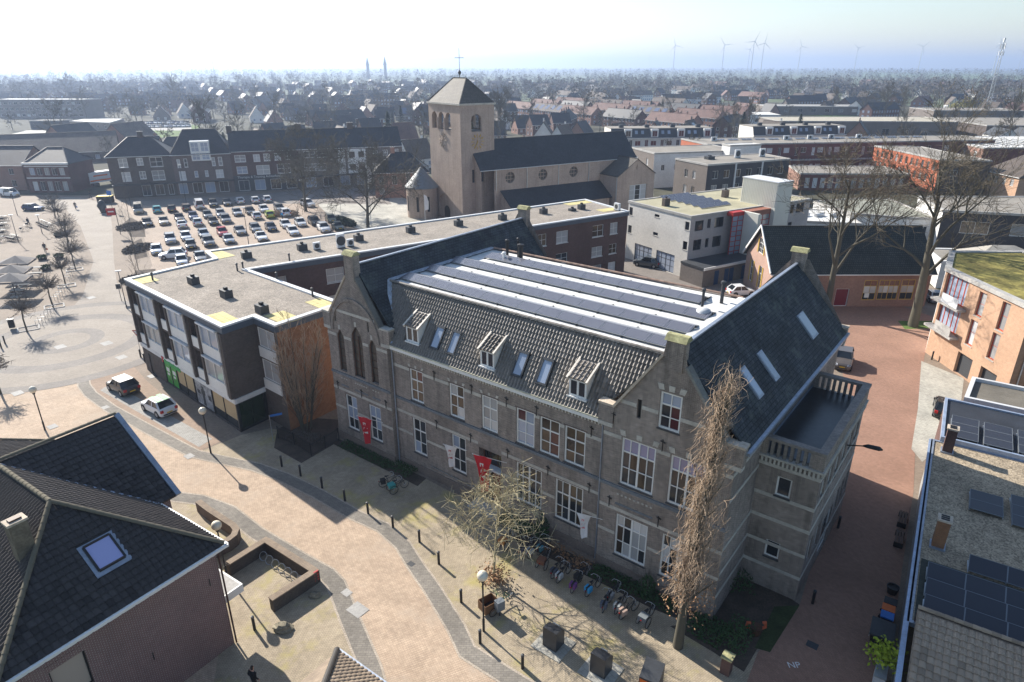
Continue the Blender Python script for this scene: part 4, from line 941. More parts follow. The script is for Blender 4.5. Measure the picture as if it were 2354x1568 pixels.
# ground floor shop front
m=M(); boxon(m,a_,c_,0,2.85,L1+.12,3.3,-.1,.12); boxon(m,c_,d_,.0,2.853,3.,3.297,-.1,.12); m.put('shop_fascia',wht,lb)
wall(lb,a_,c_,0,2.86,DBk,[(5.0,.15,L1-.15,2.75),(1.3,0.02,2.3,2.3)],rev=.15)
m=M(); boxon(m,a_,c_,5.0,.1,L1-.1,2.8,-.3,-.24); m.put('shop_back',MT['black'],lb)
grn=plain('green_poster',(.05,.34,.05),.45,.35,.7,3.); bwp=plain('grey_photo_poster',(.36,.36,.37),.5,.6,1.1,3.)
sh=[(5.0,6.35,grn),(6.4,7.75,grn),(7.95,9.65,tan),(9.7,11.5,tan),(11.7,15.1,bwp),(15.3,17.4,tan),(17.45,19.7,tan)]
for s0,s1,mt in sh:
    f=window(lb,a_,c_,s0,.15,s1,2.75,1,1,MT['black'],MT['gl'],ins=.06,fw=.05,name='shop_window')
    m=M(); z0=.2 if mt in(grn,bwp) else 1.0
    boxon(m,a_,c_,s0+.06,z0,s1-.06,2.7,-.1,-.09); m.put('poster',mt,f)
    if mt is grn:
        m=M(); boxon(m,a_,c_,s0+.3,1.5,s1-.35,1.95,-.089,-.085); boxon(m,a_,c_,s0+.35,1.1,s1-.5,1.35,-.089,-.085); m.put('poster_print',MT['white'],f)
    if mt is bwp:
        m=M(); 
        for sx,sz,wx,wz in((13.0,.3,.5,1.2),(12.85,1.45,.8,.5),(13.05,1.95,.4,.35),(12.0,1.3,.6,.4),(14.2,1.2,.6,.5)): boxon(m,a_,c_,sx,sz,sx+wx,sz+wz,-.089,-.085)
        m.put_each('poster_figure',MT['dgrey'],f)
m=M(); boxon(m,a_,c_,1.3,.02,2.3,2.3,-.12,-.08); m.put('door',MT['black'],lb)
m=M(); x=5.9
for k,w_ in enumerate((.3,.26,.3,.14,.28,.3,.24,.28,.3,.14,.28)):
    boxon(m,a_,c_,x,2.62,x+w_,2.62+(.36 if k%3 else .42),.125,.18); x+=w_+.07
so=m.put('sign_letters',MT['green'],lb); m=M(); boxon(m,a_,c_,5.35,2.6,5.55,3.2,.125,.18); boxon(m,a_,c_,5.3,3.02,5.75,3.2,.126,.185); m.put('sign_mark',MT['red'],lb)
# corner sides
wall(lb,c_,d_,3.3,9.9,DBk); wall(lb,c_,d_,0,2.86,MT['black'],[(.2,.15,2.8,2.75)])
window(lb,c_,d_,.2,.15,2.8,2.75,2,1,MT['black'],glass('dark_green_glass',(.01,.03,.012)),ins=.06,name='shop_window')
wall(lb,d_,e_,0,9.9,DBk,[(.3,4.3,2.9,6.2),(.3,7.4,2.9,9.2)]); 
for z0,z1 in((4.3,6.2),(7.4,9.2)):
    window(lb,d_,e_,.3,z0,2.9,z1,2,1,MT['white'],MT['glc'],ins=.03,fw=.09); m=M(); boxon(m,d_,e_,.2,z0-1.0,3.0,z0-.02,-.02,.08); m.put('white_panel',MT['white'],lb)
OB2=brick('rusty_orange_brick',(.36,.16,.075),(.30,.13,.06),(.28,.18,.11),amt=.25)
wall(lb,e_,h_,0,9.9,OB2); wall(lb,h_,g_,0,9.9,LBk)
RL=math.dist(g_,fR); e34=((fR[0]-g_[0])/RL,(fR[1]-g_[1])/RL)
rear=[]
for k in range(8):
    s=2.0+k*6.6
    for z0,z1 in((1.2,2.7),(4.0,5.5),(7.0,8.7)): rear.append((s,z0,s+2.1,z1)); rear.append((s+3.4,z0,s+4.9,z1)) if k%2 else None
rear=[r for r in rear if r[2]<RL-.5]
px=tl(1920,700,2.4125)
glazed(lb,g_,fR,0,9.9,LBk,rear,2,2,fmat=MT['white'],gl=[MT['glc'],MT['glc'],MT['glb'],MT['gl']],sill=MT['white'])
for a,b in((fR,fL),(fL,b2),(b2,b1),(b1,a_)): wall(lb,a,b,0,9.9,LBk)
# yellow walkway slabs at the roof corners
for (x,y),ln in((( -37.3,64.6),3.4),((-24.9,53.3),3.4),((-19.7,53.6),3.2),((-33.5,74.3),4.),((-17.3,57.3),3.),((10.6,105.6),5.),((14.6,100.2),3.5)):
    t=thing('roof_walkway','pale yellow walkway slabs at a corner of the gravel roof','roof slabs',(x,y,10.0),group='yellow slabs on the gravel roof')
    for i_ in range(int(ln/.62)):
        for j_ in range(3):
            m=M(); cx=x+(i_*.62-ln/2+.3)*(.74 if x<0 else e34[0]); cy=y+(i_*.62-ln/2+.3)*(-.67 if x<0 else e34[1]); nx_,ny_=(.67,.74) if x<0 else (-e34[1],e34[0])
            m.obox((cx+nx_*(j_-1)*.62,cy+ny_*(j_-1)*.62),R(-42) if x<0 else math.atan2(e34[1],e34[0]),.6,.6,10.012,10.03); m.put('slab',yel,t)
fp=tl(440,850,1.985); k=0
names=['left','middle','right']
for i_,(x,y,lb_) in enumerate(((570,425,'left of the three nearest the front edge'),(815,525,'middle of the three nearest the front edge'),(1080,640,'right of the three nearest the front edge'),(965,235,'nearest the inner corner, by the car park'),(1378,175,'beside the small white unit'))):
    p=P(*fp(x,y),10.); roofbox('dark square roof vent on the gravel roof, '+lb_,p.x,p.y,10.0,R(-41) if i_<3 else R(34),1.05,.75)
for i_,(x,y,l) in enumerate(((930,490,'behind the school gable'),(1400,415,'fifth along the long wing'),(1832,355,'sixth along the long wing'),(2230,300,'seventh along the long wing'))):
    p=P(*tl(960,700,2.4125)(x,y),10.); roofbox('dark square roof vent on the gravel roof, '+l,p.x,p.y,10.0,R(34),1.05,.75)
for x,y,l in((285,245,'beyond the school chimney'),(628,205,'near the far end with the yellow slab'),(545,218,'small one near the far end')):
    p=P(*tl(1920,700,2.4125)(x,y),10.); roofbox('dark square roof vent on the gravel roof, '+l,p.x,p.y,10.0,R(34),1.0,.75 if x!=545 else .35)
for x,y,w_,h_2,l in((770,555,.95,1.6,'tall white air conditioner pair on the gravel roof'),(855,540,.8,.8,'small white air conditioner beside the tall one on the gravel roof'),(552,570,.8,.8,'white air conditioner with hose on the gravel roof')):
    p=P(*tl(960,700,2.4125)(x,y),10.); acunit(l,p.x,p.y,10.0,R(34),w_,h_2)
p=P(*tl(1920,700,2.4125)(950,215),10.); acunit('white air conditioner at the far end corner of the gravel roof',p.x,p.y,10.0,R(-58),1.1,1.)
for x,y,l in((265,400,'at the left corner'),(895,330,'left of the pair at the inner corner'),(938,320,'right of the pair at the inner corner'),(1190,400,'on the inner edge'),(1455,520,'on the inner edge near the school'),(1283,255,'along the long wing')):
    p=P(*fp(x,y),10.); t=thing('vent_pipe','thin dark vent pipe on the gravel roof, '+l,'vent pipe',tuple(p)); m=M(); m.lathe([(.09,10),(.09,10.7),(.13,10.7),(.13,10.85),(.001,10.9)],8,(p.x,p.y)); m.put('pipe',MT['dgrey'],t)
# ---------------------------------------------------------------- church
ch=thing('church','tan brick church with slate nave and square bell tower','church',(-10.1,136,0))
def fr(o,ang):
    a=R(ang); e=Vector((math.cos(a),math.sin(a),0)); n=Vector((-e.y,e.x,0)); o=Vector((o[0],o[1],0)); return lambda s,t,z=None:((o+e*s+n*t).to_tuple()[:2] if z is None else (o+e*s+n*t+Vector((0,0,z))).to_tuple())
T=fr((-10.1,136),36); tw,td,tz=8.0,12.4,23.
def rarch(s0,s1,z0,z1,n=8):
    r=(s1-s0)/2; return [(s0,z0),(s1,z0)]+[((s0+s1)/2+r*math.cos(math.pi*k/n),z1-r+r*math.sin(math.pi*k/n)) for k in range(n+1)]
# left face runs L -> N
TL,TN,TR,TB=T(0,td),T(0,0),T(tw,0),T(tw,td)
la=[rarch(td-11.1+k*2.75,td-11.1+k*2.75+2.1,18.2,21.5) for k in range(3)]
wall(ch,TL,TN,0,tz,CBk,la+[rarch(td-9.6,td-4.5,.0+.02,5.2)],rev=.7)
ra=rarch(2.55,4.95,18.,21.35)
wall(ch,TN,TR,0,tz,CBk,[ra,(2.48,8.05,3.62,10.65),(4.2,8.05,5.34,10.65)],rev=.6)
wall(ch,TR,TB,0,tz,CBk,[rarch(2+k*2.75,4.1+k*2.75,18.2,21.5) for k in range(3)],rev=.6); wall(ch,TB,TL,0,tz,CBk,[rarch(2.8,5.2,18,21.35)],rev=.6)
m=M(); m.quad(T(.02,.7,17.9),T(tw-.6,.7,17.9),T(tw-.6,td-.6,17.9),T(.6,td-.6,17.9)); m.put('belfry_floor',MT['concrete'],ch)
for s in(2.48,4.2):
    f=window(ch,TN,TR,s,8.05,s+1.14,10.65,2,3,MT['iron'],MT['lattice'],ins=.3,fw=.04,bw=.03)
m=M(); m.poly([T(.55,td-s,z) for s,z in rarch(td-9.6,td-4.5,.02,5.2)]); m.put('niche_back',CBk,ch)
m=M(); m.poly([T(.5,td-s,z) for s,z in rarch(td-8.2,td-5.9,.02,2.6)]); m.put('church_door',MT['dwood'],ch)
for k in range(3):
    m=M(); s=td-11.1+k*2.75
    for q in range(5): m.beam(T(.65,td-s-.1,18.35+q*.22),T(.65,td-s-2.0,18.35+q*.22),.06,.1)
    m.put('belfry_louvres',MT['wood'],ch)
for k in range(4):
    if k in(1,2): m=M(); s=td-11.1+k*2.75-.33; m.lathe([(.2,18.2),(.2,20.4)],8,T(-.05,td-s)); m.put('column',CBk,ch)
m=M(); m.lathe([(.05,19.6),(.5,19.6),(.62,19.3),(.7,18.8),(.95,18.5),(.95,18.4)],12,T(3.7,2.2)); m.put('bell',plain('bronze_bell',(.12,.10,.05),.4,.2,metal=.6),ch)
m=M(); m.prism([T(-.3,-.3),T(tw+.3,-.3),T(tw+.3,td+.3),T(-.3,td+.3)],23.,23.35); m.put('tower_cornice',MT['band'],ch)
gable_roof(ch,[T(0,0),T(0,td),T(tw,td),T(tw,0)],23.3,27.8,RTc,.15,.12,(3.7,3.7),name='tower_roof')
cx,cy=T(tw/2,td/2); m=M(); m.lathe([(.05,27.8),(.08,28.4),(.3,28.7),(.34,28.95),(.2,29.2),(.05,29.35),(.045,33.4),(.001,33.5)],10,(cx,cy)); cr_=m.put('finial',MT['dgrey'],ch)
m=M(); m.beam((cx-.9,cy-.2,31.6),(cx+.9,cy+.2,31.6),.1); m.put('cross_bar',MT['dgrey'],cr_)
gold=plain('gold_leaf',(.55,.36,.05),.4,.05,metal=.5)
for which in(0,1):
    m=M(); cz=16.1
    for k in range(12):
        a=math.pi*2*k/12; f=lambda r:(T(3.9+r*math.sin(a),-.08,cz+r*math.cos(a)) if which else T(-.08,6.87-r*math.sin(a),cz+r*math.cos(a)))
        m.beam(f(.95),f(1.5),.26,.08)
    for a,r in((.15,.9),(3.6,1.1)):
        f=lambda r_:(T(3.9+r_*math.sin(a),-.1,cz+r_*math.cos(a)) if which else T(-.1,6.87-r_*math.sin(a),cz+r_*math.cos(a))); m.beam(f(-.1),f(r),.2,.05)
    m.put('clock',gold if which else MT['coping'],ch)
# nave
Nf=fr((-3.6,137.2),32); NL=37.5; nw=9.6
NP0,NP1=Nf(0,0),Nf(NL,0)
def circ(s,z,r,n=16): return [(s+r*math.cos(2*math.pi*k/n),z+r*math.sin(2*math.pi*k/n)) for k in range(n)]
oc=[circ(3.8,8.85,1.15),circ(12.,8.82,1.15),circ(20.1,8.8,1.15)]
wall(ch,NP0,NP1,0,11.,CBk,oc,rev=.5)
for c in oc:
    m=M(); m.poly([Nf(s,.45,z) for s,z in c]); rw=m.put('round_window',MT['lattice'],ch); m=M(); s0=sum(p[0] for p in c)/16; z0=sum(p[1] for p in c)/16
    for q in(-.38,.38): m.beam(Nf(s0+q,.4,z0-1.1),Nf(s0+q,.4,z0+1.1),.1); m.beam(Nf(s0-1.1,.4,z0+q),Nf(s0+1.1,.4,z0+q),.1)
    m.put('tracery',CBk,rw)
wall(ch,Nf(NL,0),Nf(NL,nw),0,0,CBk,top=[(nw,11.),(nw/2,16.),(0,11.)]); wall(ch,Nf(NL,nw),Nf(-3,nw),0,11.,CBk); wall(ch,Nf(-3,nw),Nf(-3,0),0,0,CBk,top=[(nw,11.),(nw/2,16.),(0,11.)])
gable_roof(ch,[Nf(-3,0),Nf(NL,0),Nf(NL,nw),Nf(-3,nw)],10.95,16.,RTd,.35,.14,name='nave_roof',verge=MT['greywhite'])
for s in(.4,7.9,16.,24.2):
    m=M(); m.tube([Nf(s,-.12,10.8),Nf(s,-.12,6.4)],.09,6); m.put('downpipe',MT['steel'],ch)
# aisle
m=M(); slab(m,[Nf(1.4,0.,6.4),Nf(27.4,0.,6.4),Nf(28.4,-4.6,3.3),Nf(1.4,-4.6,3.3)],.14); m.put('aisle_roof',RTd,ch)
wall(ch,Nf(1.6,-4.3),Nf(27.,-4.3),0,3.3,CBk); wall(ch,Nf(1.6,0),Nf(1.6,-4.3),0,0,CBk,top=[(4.3,3.4),(0,6.35)])
# transept
X0,X1=27.6,38.4; xv=-6.
wall(ch,Nf(X0,xv),Nf(X1,xv),0,0,CBk,[(3.6,2.3,8.6,5.7),(5.25,9.0,5.45,10.)],top=[(X1-X0,7.9),((X1-X0)/2,11.2),(0,7.9)],rev=.35)
for k in range(3): window(ch,Nf(X0,xv),Nf(X1,xv),3.6+k*1.667,2.3,3.6+(k+1)*1.667,5.7,1,3,MT['greywhite'],MT['glc'] if k!=1 else MT['lattice'],ins=.2,fw=.16)
wall(ch,Nf(X0,0),Nf(X0,xv),0,7.9,CBk); wall(ch,Nf(X1,xv),Nf(X1,0),0,7.9,CBk)
gable_roof(ch,[Nf(X0,3),Nf(X0,xv),Nf(X1,xv),Nf(X1,3)],7.85,11.2,RTc,.2,.14,name='transept_roof')
m=M(); m.tube([Nf(X0-.12,xv+.1,7.8),Nf(X0-.12,xv+.1,0)],.09,6); m.put('downpipe',MT['steel'],ch)
# round chapel with cone roof
tx,ty=-19.3,143.6
m=M(); m.lathe([(3.3,0),(3.3,6.3)],28,(tx,ty)); tu=m.put('round_chapel_wall',CBk,ch,smooth=True)
m=M(); m.lathe([(3.65,6.25),(3.6,6.45),(1.7,8.6),(.12,10.4),(.001,10.4)],28,(tx,ty)); m.put('cone_roof',plain('zinc_cone',(.19,.21,.23),.5,.2),ch)
m=M(); m.lathe([(.06,10.3),(.06,10.8),(.2,11.),(.06,11.2),(.001,11.3)],8,(tx,ty)); m.put('finial',MT['wood'],ch)
for a in(-150,-100,-60): 
    m=M(); ca,sa=math.cos(R(a)),math.sin(R(a)); m.obox((tx+ca*3.3,ty+sa*3.3),R(a+90),.5,.1,1.5,4.6); m.put('slit_window',MT['black'],ch)
# parsonage
pg=thing('parsonage','brick parsonage with hipped slate roof behind the round chapel','house',(-29,165,0)); G=fr((-33.5,164.5),8)
pgw=[(1.0,3.2,2.2,5.2),(4.2,3.2,5.4,5.4),(7.6,3.4,8.6,6.4)]
glazed(pg,G(0,0),G(13,0),0,6.4,TBk,pgw+[(1,.8,2.2,2.4)],2,2,fmat=MT['white']); wall(pg,G(13,0),G(13,9),0,6.4,TBk); wall(pg,G(13,9),G(0,9),0,6.4,TBk); glazed(pg,G(0,9),G(0,0),0,6.4,TBk,[(2,3.2,3.2,5.2),(5.5,3.2,6.7,5.2)],2,2,fmat=MT['white'])
gable_roof(pg,[G(0,0),G(13,0),G(13,9),G(0,9)],6.3,10.3,RTd,.4,.13,(4.5,4.5),verge=MT['white']); chimney(pg,*G(4.6,4.5),9.8,11.6,1.0,.6,R(8),TBk)
# ---------------------------------------------------------------- shops facing the car park
R0=(-97.5,164.1); RA=19.; Rf=fr(R0,RA); RP=lambda s:Rf(s,0); zz=tl(380,440,1.995)
def px2(p0,p1,lst): return wpx(p0,p1,[(*zz(a,b),*zz(c,d)) for a,b,c,d in lst])
def shoprow(name,label,s0,s1,bm,up,gd,hip,zr,gl=None,depth=11.,rm=None,shopmat=None):
    t=thing(name,label,'shop building',(*RP((s0+s1)/2),0)); p0,p1=RP(s0),RP(s1); L=s1-s0
    hu=px2(p0,p1,up); hu=[(max(.2,a),b,min(L-.2,c),d) for a,b,c,d in hu]; hg=[(max(.2,a),.25,min(L-.2,c),2.9) for a,b,c,d in px2(p0,p1,gd)] if isinstance(gd,list) else rowwin(L,gd,2.6,.25,2.9,.4)
    wall(t,p0,p1,3.2,10.,bm,hu); wall(t,p0,p1,0,3.2,shopmat or bm,hg)
    for h in hu: window(t,p0,p1,*h,2 if h[2]-h[0]>1 else 1,2,MT['white'],RND.choice(gl or [MT['glc'],MT['gls'],MT['glc'],MT['gl']]),fw=.12,bw=.1,sill=MT['white'])
    for h in hg: window(t,p0,p1,*h,2,1,MT['white'],RND.choice([MT['gl'],MT['gls'],MT['glb']]),fw=.1,name='shop_window')
    m=M(); boxon(m,p0,p1,0.02,3.0,L-.02,3.25,.0,.9 if shopmat is None else .25); m.put('shop_canopy',MT['dgrey'],t)
    for a,b in((RP(s1),Rf(s1,depth)),(Rf(s1,depth),Rf(s0,depth)),(Rf(s0,depth),RP(s0))):
        if hip==(0,0) and a!=Rf(s1,depth): wall(t,a,b,0,0,bm,top=[(depth,10),(depth/2,zr),(0,10)])
        else: wall(t,a,b,0,10,bm)
    gable_roof(t,[Rf(s0,0),Rf(s1,0),Rf(s1,depth),Rf(s0,depth)],9.95,zr,rm or RTd,.35 if hip!=(0,0) else .05,.13,hip,verge=MT['white']); return t
r1=shoprow('corner_shop','dark brick corner shop with hipped roof left of the car park',0,14.1,DBk,[(120,310,203,375),(257,305,318,358),(355,300,465,367),(147,412,228,478),(280,405,340,460),(373,400,482,467)],[(300,515,385,600),(398,510,482,590),(497,510,553,585)],(4.5,4.5),13.8); chimney(r1,*Rf(7.4,5.5),13.2,15.1,1.2,.8,R(RA),DBk)
r2=shoprow('shop_house','brown brick shop with tall white glazed dormer beside the corner shop',14.1,27.6,brick('mauve_brick',(.17,.115,.10),(.14,.095,.085),(.15,.13,.12)),[(560,315,597,377),(612,310,650,373),(820,300,857,362),(870,297,910,360),(578,405,640,470),(693,402,728,447),(772,397,805,442),(853,392,920,450)],[(575,490,655,575),(680,490,768,580),(775,500,862,572),(878,480,960,550)],(3.,3.),15.2)
m=M(); boxon(m,RP(14.1),RP(27.6),4.6,8.2,9.0,12.9,-3.2,.12); dmr=m.put('glazed_dormer',MT['white'],r2)
for s in(4.8,7.0):
    for z0,z1 in((8.4,10.1),(10.4,12.6)): window(dmr,RP(14.1),RP(27.6),s,z0,s+1.8,z1,2,2,MT['white'],MT['gls'],ins=-.2,fw=.1,bw=.08)
r3=shoprow('therapy_building','wine red brick building with dark therapy sign beside the car park',27.6,44.,LBk,[(993,285,1083,333),(1010,370,1097,420),(1133,278,1190,330),(1210,273,1265,325),(1290,268,1345,320),(1367,265,1420,315),(1157,360,1265,425),(1312,350,1420,415)],4,(0,0),14.5,shopmat=MT['dgrey']); chimney(r3,*Rf(28,5.5),14,15.9,1.3,.8,R(RA),DBk)
m=M(); boxon(m,RP(27.6),RP(44),.1,3.25,16.3,4.1,.02,.14); m.put('sign_board',MT['dgrey'],r3)
txt(r3,'Therapie & Training Achterhoek',.82,(Vector((*RP(28.6),0))+Vector((math.sin(R(RA)),-math.cos(R(RA)),0))*.14).to_tuple()[:2],(math.cos(R(RA)),math.sin(R(RA))),3.42,MT['white'])
r4=shoprow('terrace_block','brown brick terrace with white lattice stair wall behind the bare trees',44.,71.4,GBk,[(1510,255,1600,300),(1610,252,1705,297),(1515,350,1690,395),(2030,250,2070,290),(2105,243,2145,288),(2182,237,2225,282),(2030,335,2070,375),(2105,330,2145,375)],6,(0,0),14.5)
for s in(45.,58.5): chimney(r4,*Rf(s,5.5),14,16.,1.5,.8,R(RA),DBk)
pp0,pp1=RP(44),RP(71.4); (q0,_,q1,_)=px2(pp0,pp1,[(1835,235,1990,425)])[0]
m=M(); boxon(m,pp0,pp1,q0,3.4,q1,9.7,.02,.14); wp=m.put('white_panel_wall',MT['white'],r4)
for z in(4.2,7.4):
    for k in range(2): window(wp,pp0,pp1,q0+.4+k*(q1-q0)/2,z,q0+(k+1)*(q1-q0)/2-.4,z+1.7,1,1,MT['white'],MT['glb'],ins=-.2,fw=.08)
(q0,_,q1,_)=px2(pp0,pp1,[(1765,235,1830,420)])[0]; m=M()
for k in range(7): s=q0+(q1-q0)*k/6; boxon(m,pp0,pp1,s-.1,3.4,s+.1,9.6,.02,.16)
for k in range(13): boxon(m,pp0,pp1,q0,3.4+k*.5,q1,3.52+k*.5,.03,.15)
m.put('lattice_stair_wall',MT['white'],r4); m=M(); boxon(m,pp0,pp1,q0,3.4,q1,9.6,.0,.01); m.put('stair_glass',MT['gl'],r4)
# ---------------------------------------------------------------- white office block
wb=thing('white_office_block','white rendered office block with red glazed stair and white lift tower','building',(26.5,97.6,0))
wL=(19.2,109.7);wN=(26.5,97.6);wR1=(33.1,101.5);wR2=(36.5,100.1);We=Vector((.857,.515,0));Wn=Vector((-.515,.857,0))
W=fr(wN,31.); WD=14.1; WL2=27.5; wz=tl(2300,600,2.904)
def pw(p0,p1,l): return wpx(p0,p1,[(*wz(a,b),*wz(c,d)) for a,b,c,d in l])
flatroof(wb,[W(0,0),W(WL2,0),W(WL2,WD),W(0,WD)],9.5,olive,.12,.25,MT['concrete'])
dk=MT['dgrey']
h=pw(W(0,WD),W(0,0),[(178,510,208,605),(162,705,195,800),(450,585,500,630),(433,780,483,830),(785,668,822,770),(760,880,798,985)]); gd=pw(W(0,WD),W(0,0),[(235,920,410,1110),(470,990,652,1220)]); gd=[(a,.1,c,3.0) for a,b,c,d in gd]
wall(wb,W(0,WD),W(0,0),0,9.4,PBk,h+gd)
for x in h: window(wb,W(0,WD),W(0,0),*x,1,1,dk,MT['gl'],fw=.08,sill=MT['concrete'])
for x in gd: window(wb,W(0,WD),W(0,0),*x,4,3,dk,MT['gls'],fw=.08,name='garage_door')
h=pw(W(0,0),W(WL2,0),[(895,668,975,765),(1030,645,1055,740),(1110,630,1195,725),(875,875,950,975),(1005,855,1030,950),(1085,835,1165,935),(1830,505,1895,600),(1935,490,1960,580),(2000,475,2065,565),(1800,695,1865,780),(1905,680,1930,765)])
LP=brick('shade_toned_pale_brick',(.44,.41,.40),(.40,.37,.36),(.36,.34,.33),amt=.12,bst=.1)  # front wall: pale brick with shade put in as lilac grey
wall(wb,W(0,0),W(WL2,0),0,9.4,LP,h)
for x in h: window(wb,W(0,0),W(WL2,0),*x,2 if x[2]-x[0]>1 else 1,1,dk,MT['gl'],fw=.08)
for a,b in((W(WL2,0),W(WL2,WD)),(W(WL2,WD),W(0,WD))): wall(wb,a,b,0,9.4,PBk)
# stair: red glazing, cream slab, second glazing, lift tower
s0,s1=7.7,9.9
def redglass(sa,sb,o,z0,z1,nc,nr,gm):
    m=M()
    for k in range(nc+1): s=sa+(sb-sa)*k/nc; boxon(m,W(0,0),W(WL2,0),s-.05,z0,s+.05,z1,o,o+.1)
    for k in range(nr+1): z=z0+(z1-z0)*k/nr; boxon(m,W(0,0),W(WL2,0),sa,z-.05,sb,z+.05,o+.01,o+.09)
    f=m.put('red_stair_frame',MT['red'],wb)
    for i_ in range(nc):
        for j_ in range(nr):
            m=M(); boxon(m,W(0,0),W(WL2,0),sa+(sb-sa)*i_/nc,z0+(z1-z0)*j_/nr,sa+(sb-sa)*(i_+1)/nc,z0+(z1-z0)*(j_+1)/nr,o+.03,o+.05); m.put('pane',gm,f,uv=False)
redglass(7.6,10.0,1.1,2.6,8.9,2,8,MT['gls']); 
m=M(); boxon(m,W(0,0),W(WL2,0),7.55,8.9,10.05,9.5,.02,1.25); m.put('red_panel',MT['red'],wb)
m=M(); boxon(m,W(0,0),W(WL2,0),10.02,2.6,10.5,9.45,-.2,3.9); m.put('cream_slab',cream,wb)
redglass(10.6,15.4,1.6,2.6,8.7,3,7,MT['glc']); m=M(); boxon(m,W(0,0),W(WL2,0),10.55,8.72,15.45,9.45,.02,1.75); m.put('brown_panel',plain('faded_red_panel',(.30,.12,.08),.6,.1),wb)
m=M(); boxon(m,W(0,0),W(WL2,0),15.5,0,19.0,13.4,-4.5,2.4); lt=m.put('lift_tower',cream,wb)
m=M()
for k in range(22): boxon(m,W(0,0),W(WL2,0),15.46,9.7,15.5,13.35,-4.4+k*.31,-4.3+k*.31)
m.put('cladding_ribs',cream,lt); m=M(); boxon(m,W(0,0),W(WL2,0),15.4,13.4,19.1,13.55,-4.6,2.5); m.put('cap',MT['greywhite'],lt)
m=M(); boxon(m,W(0,0),W(WL2,0),7.5,0,15.5,2.6,0,4.); m.put('stair_base',GBk,wb)
# low storage with blue doors
m=M(); boxon(m,W(0,0),W(WL2,0),-1.2,0,9.8,2.7,.02,4.6); sg=m.put('storage_wing',GBk,wb); m=M(); boxon(m,W(0,0),W(WL2,0),-1.3,2.7,9.9,2.95,.03,4.8); m.put('storage_roof',MT['dgrey'],sg); m=M(); boxon(m,W(0,0),W(WL2,0),-1.35,2.6,9.95,2.98,4.8,4.92); m.put('storage_fascia',MT['white'],sg)
nav=plain('navy_door',(.025,.06,.14),.5,.1)
for s in(1.2,3.3,4.35,7.0,8.05):
    m=M(); boxon(m,W(0,0),W(WL2,0),s,.03,s+.85,2.15,4.6,4.66); m.put('door',nav,wb)
for i_,(x,y) in enumerate(((545,425),(625,447),(705,463),(790,485),(875,507),(960,530))):
    p=P(*wz(x,y),9.6); t=thing('solar_array','blue tilted solar strip on the olive roof, number %d from the rear edge'%(i_+1) if False else ['rear most','second','third','fourth','fifth','front most'][i_]+' tilted blue solar strip on the olive office roof','solar panels',tuple(p))
    for k in range(4): solar_panel(t,p+We*(k*1.65),We,Wn*.95+Vector((0,0,.35)))
for x,y,l in((570,500,'front left'),(1215,405,'middle')):
    p=P(*wz(x,y),9.5); t=thing('roof_chimney','dark brick chimney on the %s of the olive office roof'%l,'chimney',tuple(p)); m=M(); m.obox((p.x,p.y),R(31),1.1,.7,9.5,10.7); m.put('stack',DBk,t); m=M(); m.obox((p.x,p.y),R(31),.2,.2,10.7,11.); m.put('flue',MT['black'],t)
# ---------------------------------------------------------------- small school house with green slate roof
cp=thing('small_brick_schoolhouse','low red brick schoolhouse with yellow window frames and green slate roof','building',(45,84,0)); Kf=fr((34.6,84.6),.5); KL=21.2; KD=10.4
yf=plain('ochre_window_frame',(.50,.33,.07),.5,.1)
uz=tl(2750,560,2.1596); K0,K1=Kf(0,0),Kf(KL,0)
hs=wpx(K0,K1,[(*uz(a,b),*uz(c,d)) for a,b,c,d in((1068,1060,1142,1222),(1190,1058,1320,1218),(1372,1055,1445,1218))]); dr=wpx(K0,K1,[(*uz(835,1130),*uz(915,1270))])[0]; dr=(dr[0],.05,dr[2],dr[3])
wall(cp,K0,K1,0,5.,TBk,hs+[dr])
for i_,x in enumerate(hs): window(cp,K0,K1,*x,4 if i_==1 else 2,3,yf,MT['glc'],ins=.05,fw=.1,rowf=[0,.35,.7,1],panes=True,gfun=lambda i,j:MT['glr' if j==2 else ('glc' if j else 'gl')])
window(cp,K0,K1,*dr,1,1,MT['greywhite'],plain('wine_red_door',(.15,.008,.02),.4,.1),name='door',fw=.08)
gl_=wpx(Kf(0,KD),Kf(0,0),[(*uz(150,950),*uz(192,1130)),(*uz(255,1030),*uz(290,1090))]); gt=wpx(Kf(0,KD),Kf(0,0),[(*uz(212,790),*uz(275,905))])
gg=[(2.2,1.3,3.3,4.4),(5.6,1.3,6.7,4.4),(4.2,6.0,6.2,8.1)]
OB3=brick('salmon_brick',(.47,.29,.22),(.41,.25,.19),(.40,.3,.25),amt=.12)
wall(cp,Kf(0,KD),Kf(0,0),0,0,OB3,gg,top=[(KD,5.),(KD/2,9.7),(0,5.)])
for x in gg: window(cp,Kf(0,KD),Kf(0,0),*x,2 if x[2]-x[0]<1.5 else 4,3,MT['white'],MT['gl'],ins=.05); 
for x in gg:
    m=M(); 
    for s in(x[0]-.28,x[2]): boxon(m,Kf(0,KD),Kf(0,0),s,x[1],s+.28,x[3],.01,.06)
    m.put('ochre_shutters',yf,cp)
wall(cp,K1,Kf(KL,KD),0,0,TBk,top=[(KD,5.),(KD/2,9.7),(0,5.)]); wall(cp,Kf(KL,KD),Kf(0,KD),0,5.,TBk)
gable_roof(cp,[Kf(0,0),Kf(KL,0),Kf(KL,KD),Kf(0,KD)],4.9,9.7,RTg,.45,.14,verge=MT['white'])
m=M(); b=Vector(Kf(-.47,-.3,4.75)); c=Vector(Kf(-.47,KD/2,9.95)); d=Vector(Kf(-.47,KD+.3,4.75)); m.beam(b,c,.12,.3); m.beam(c,d,.12,.3); m.put('barge_board',MT['white'],cp)
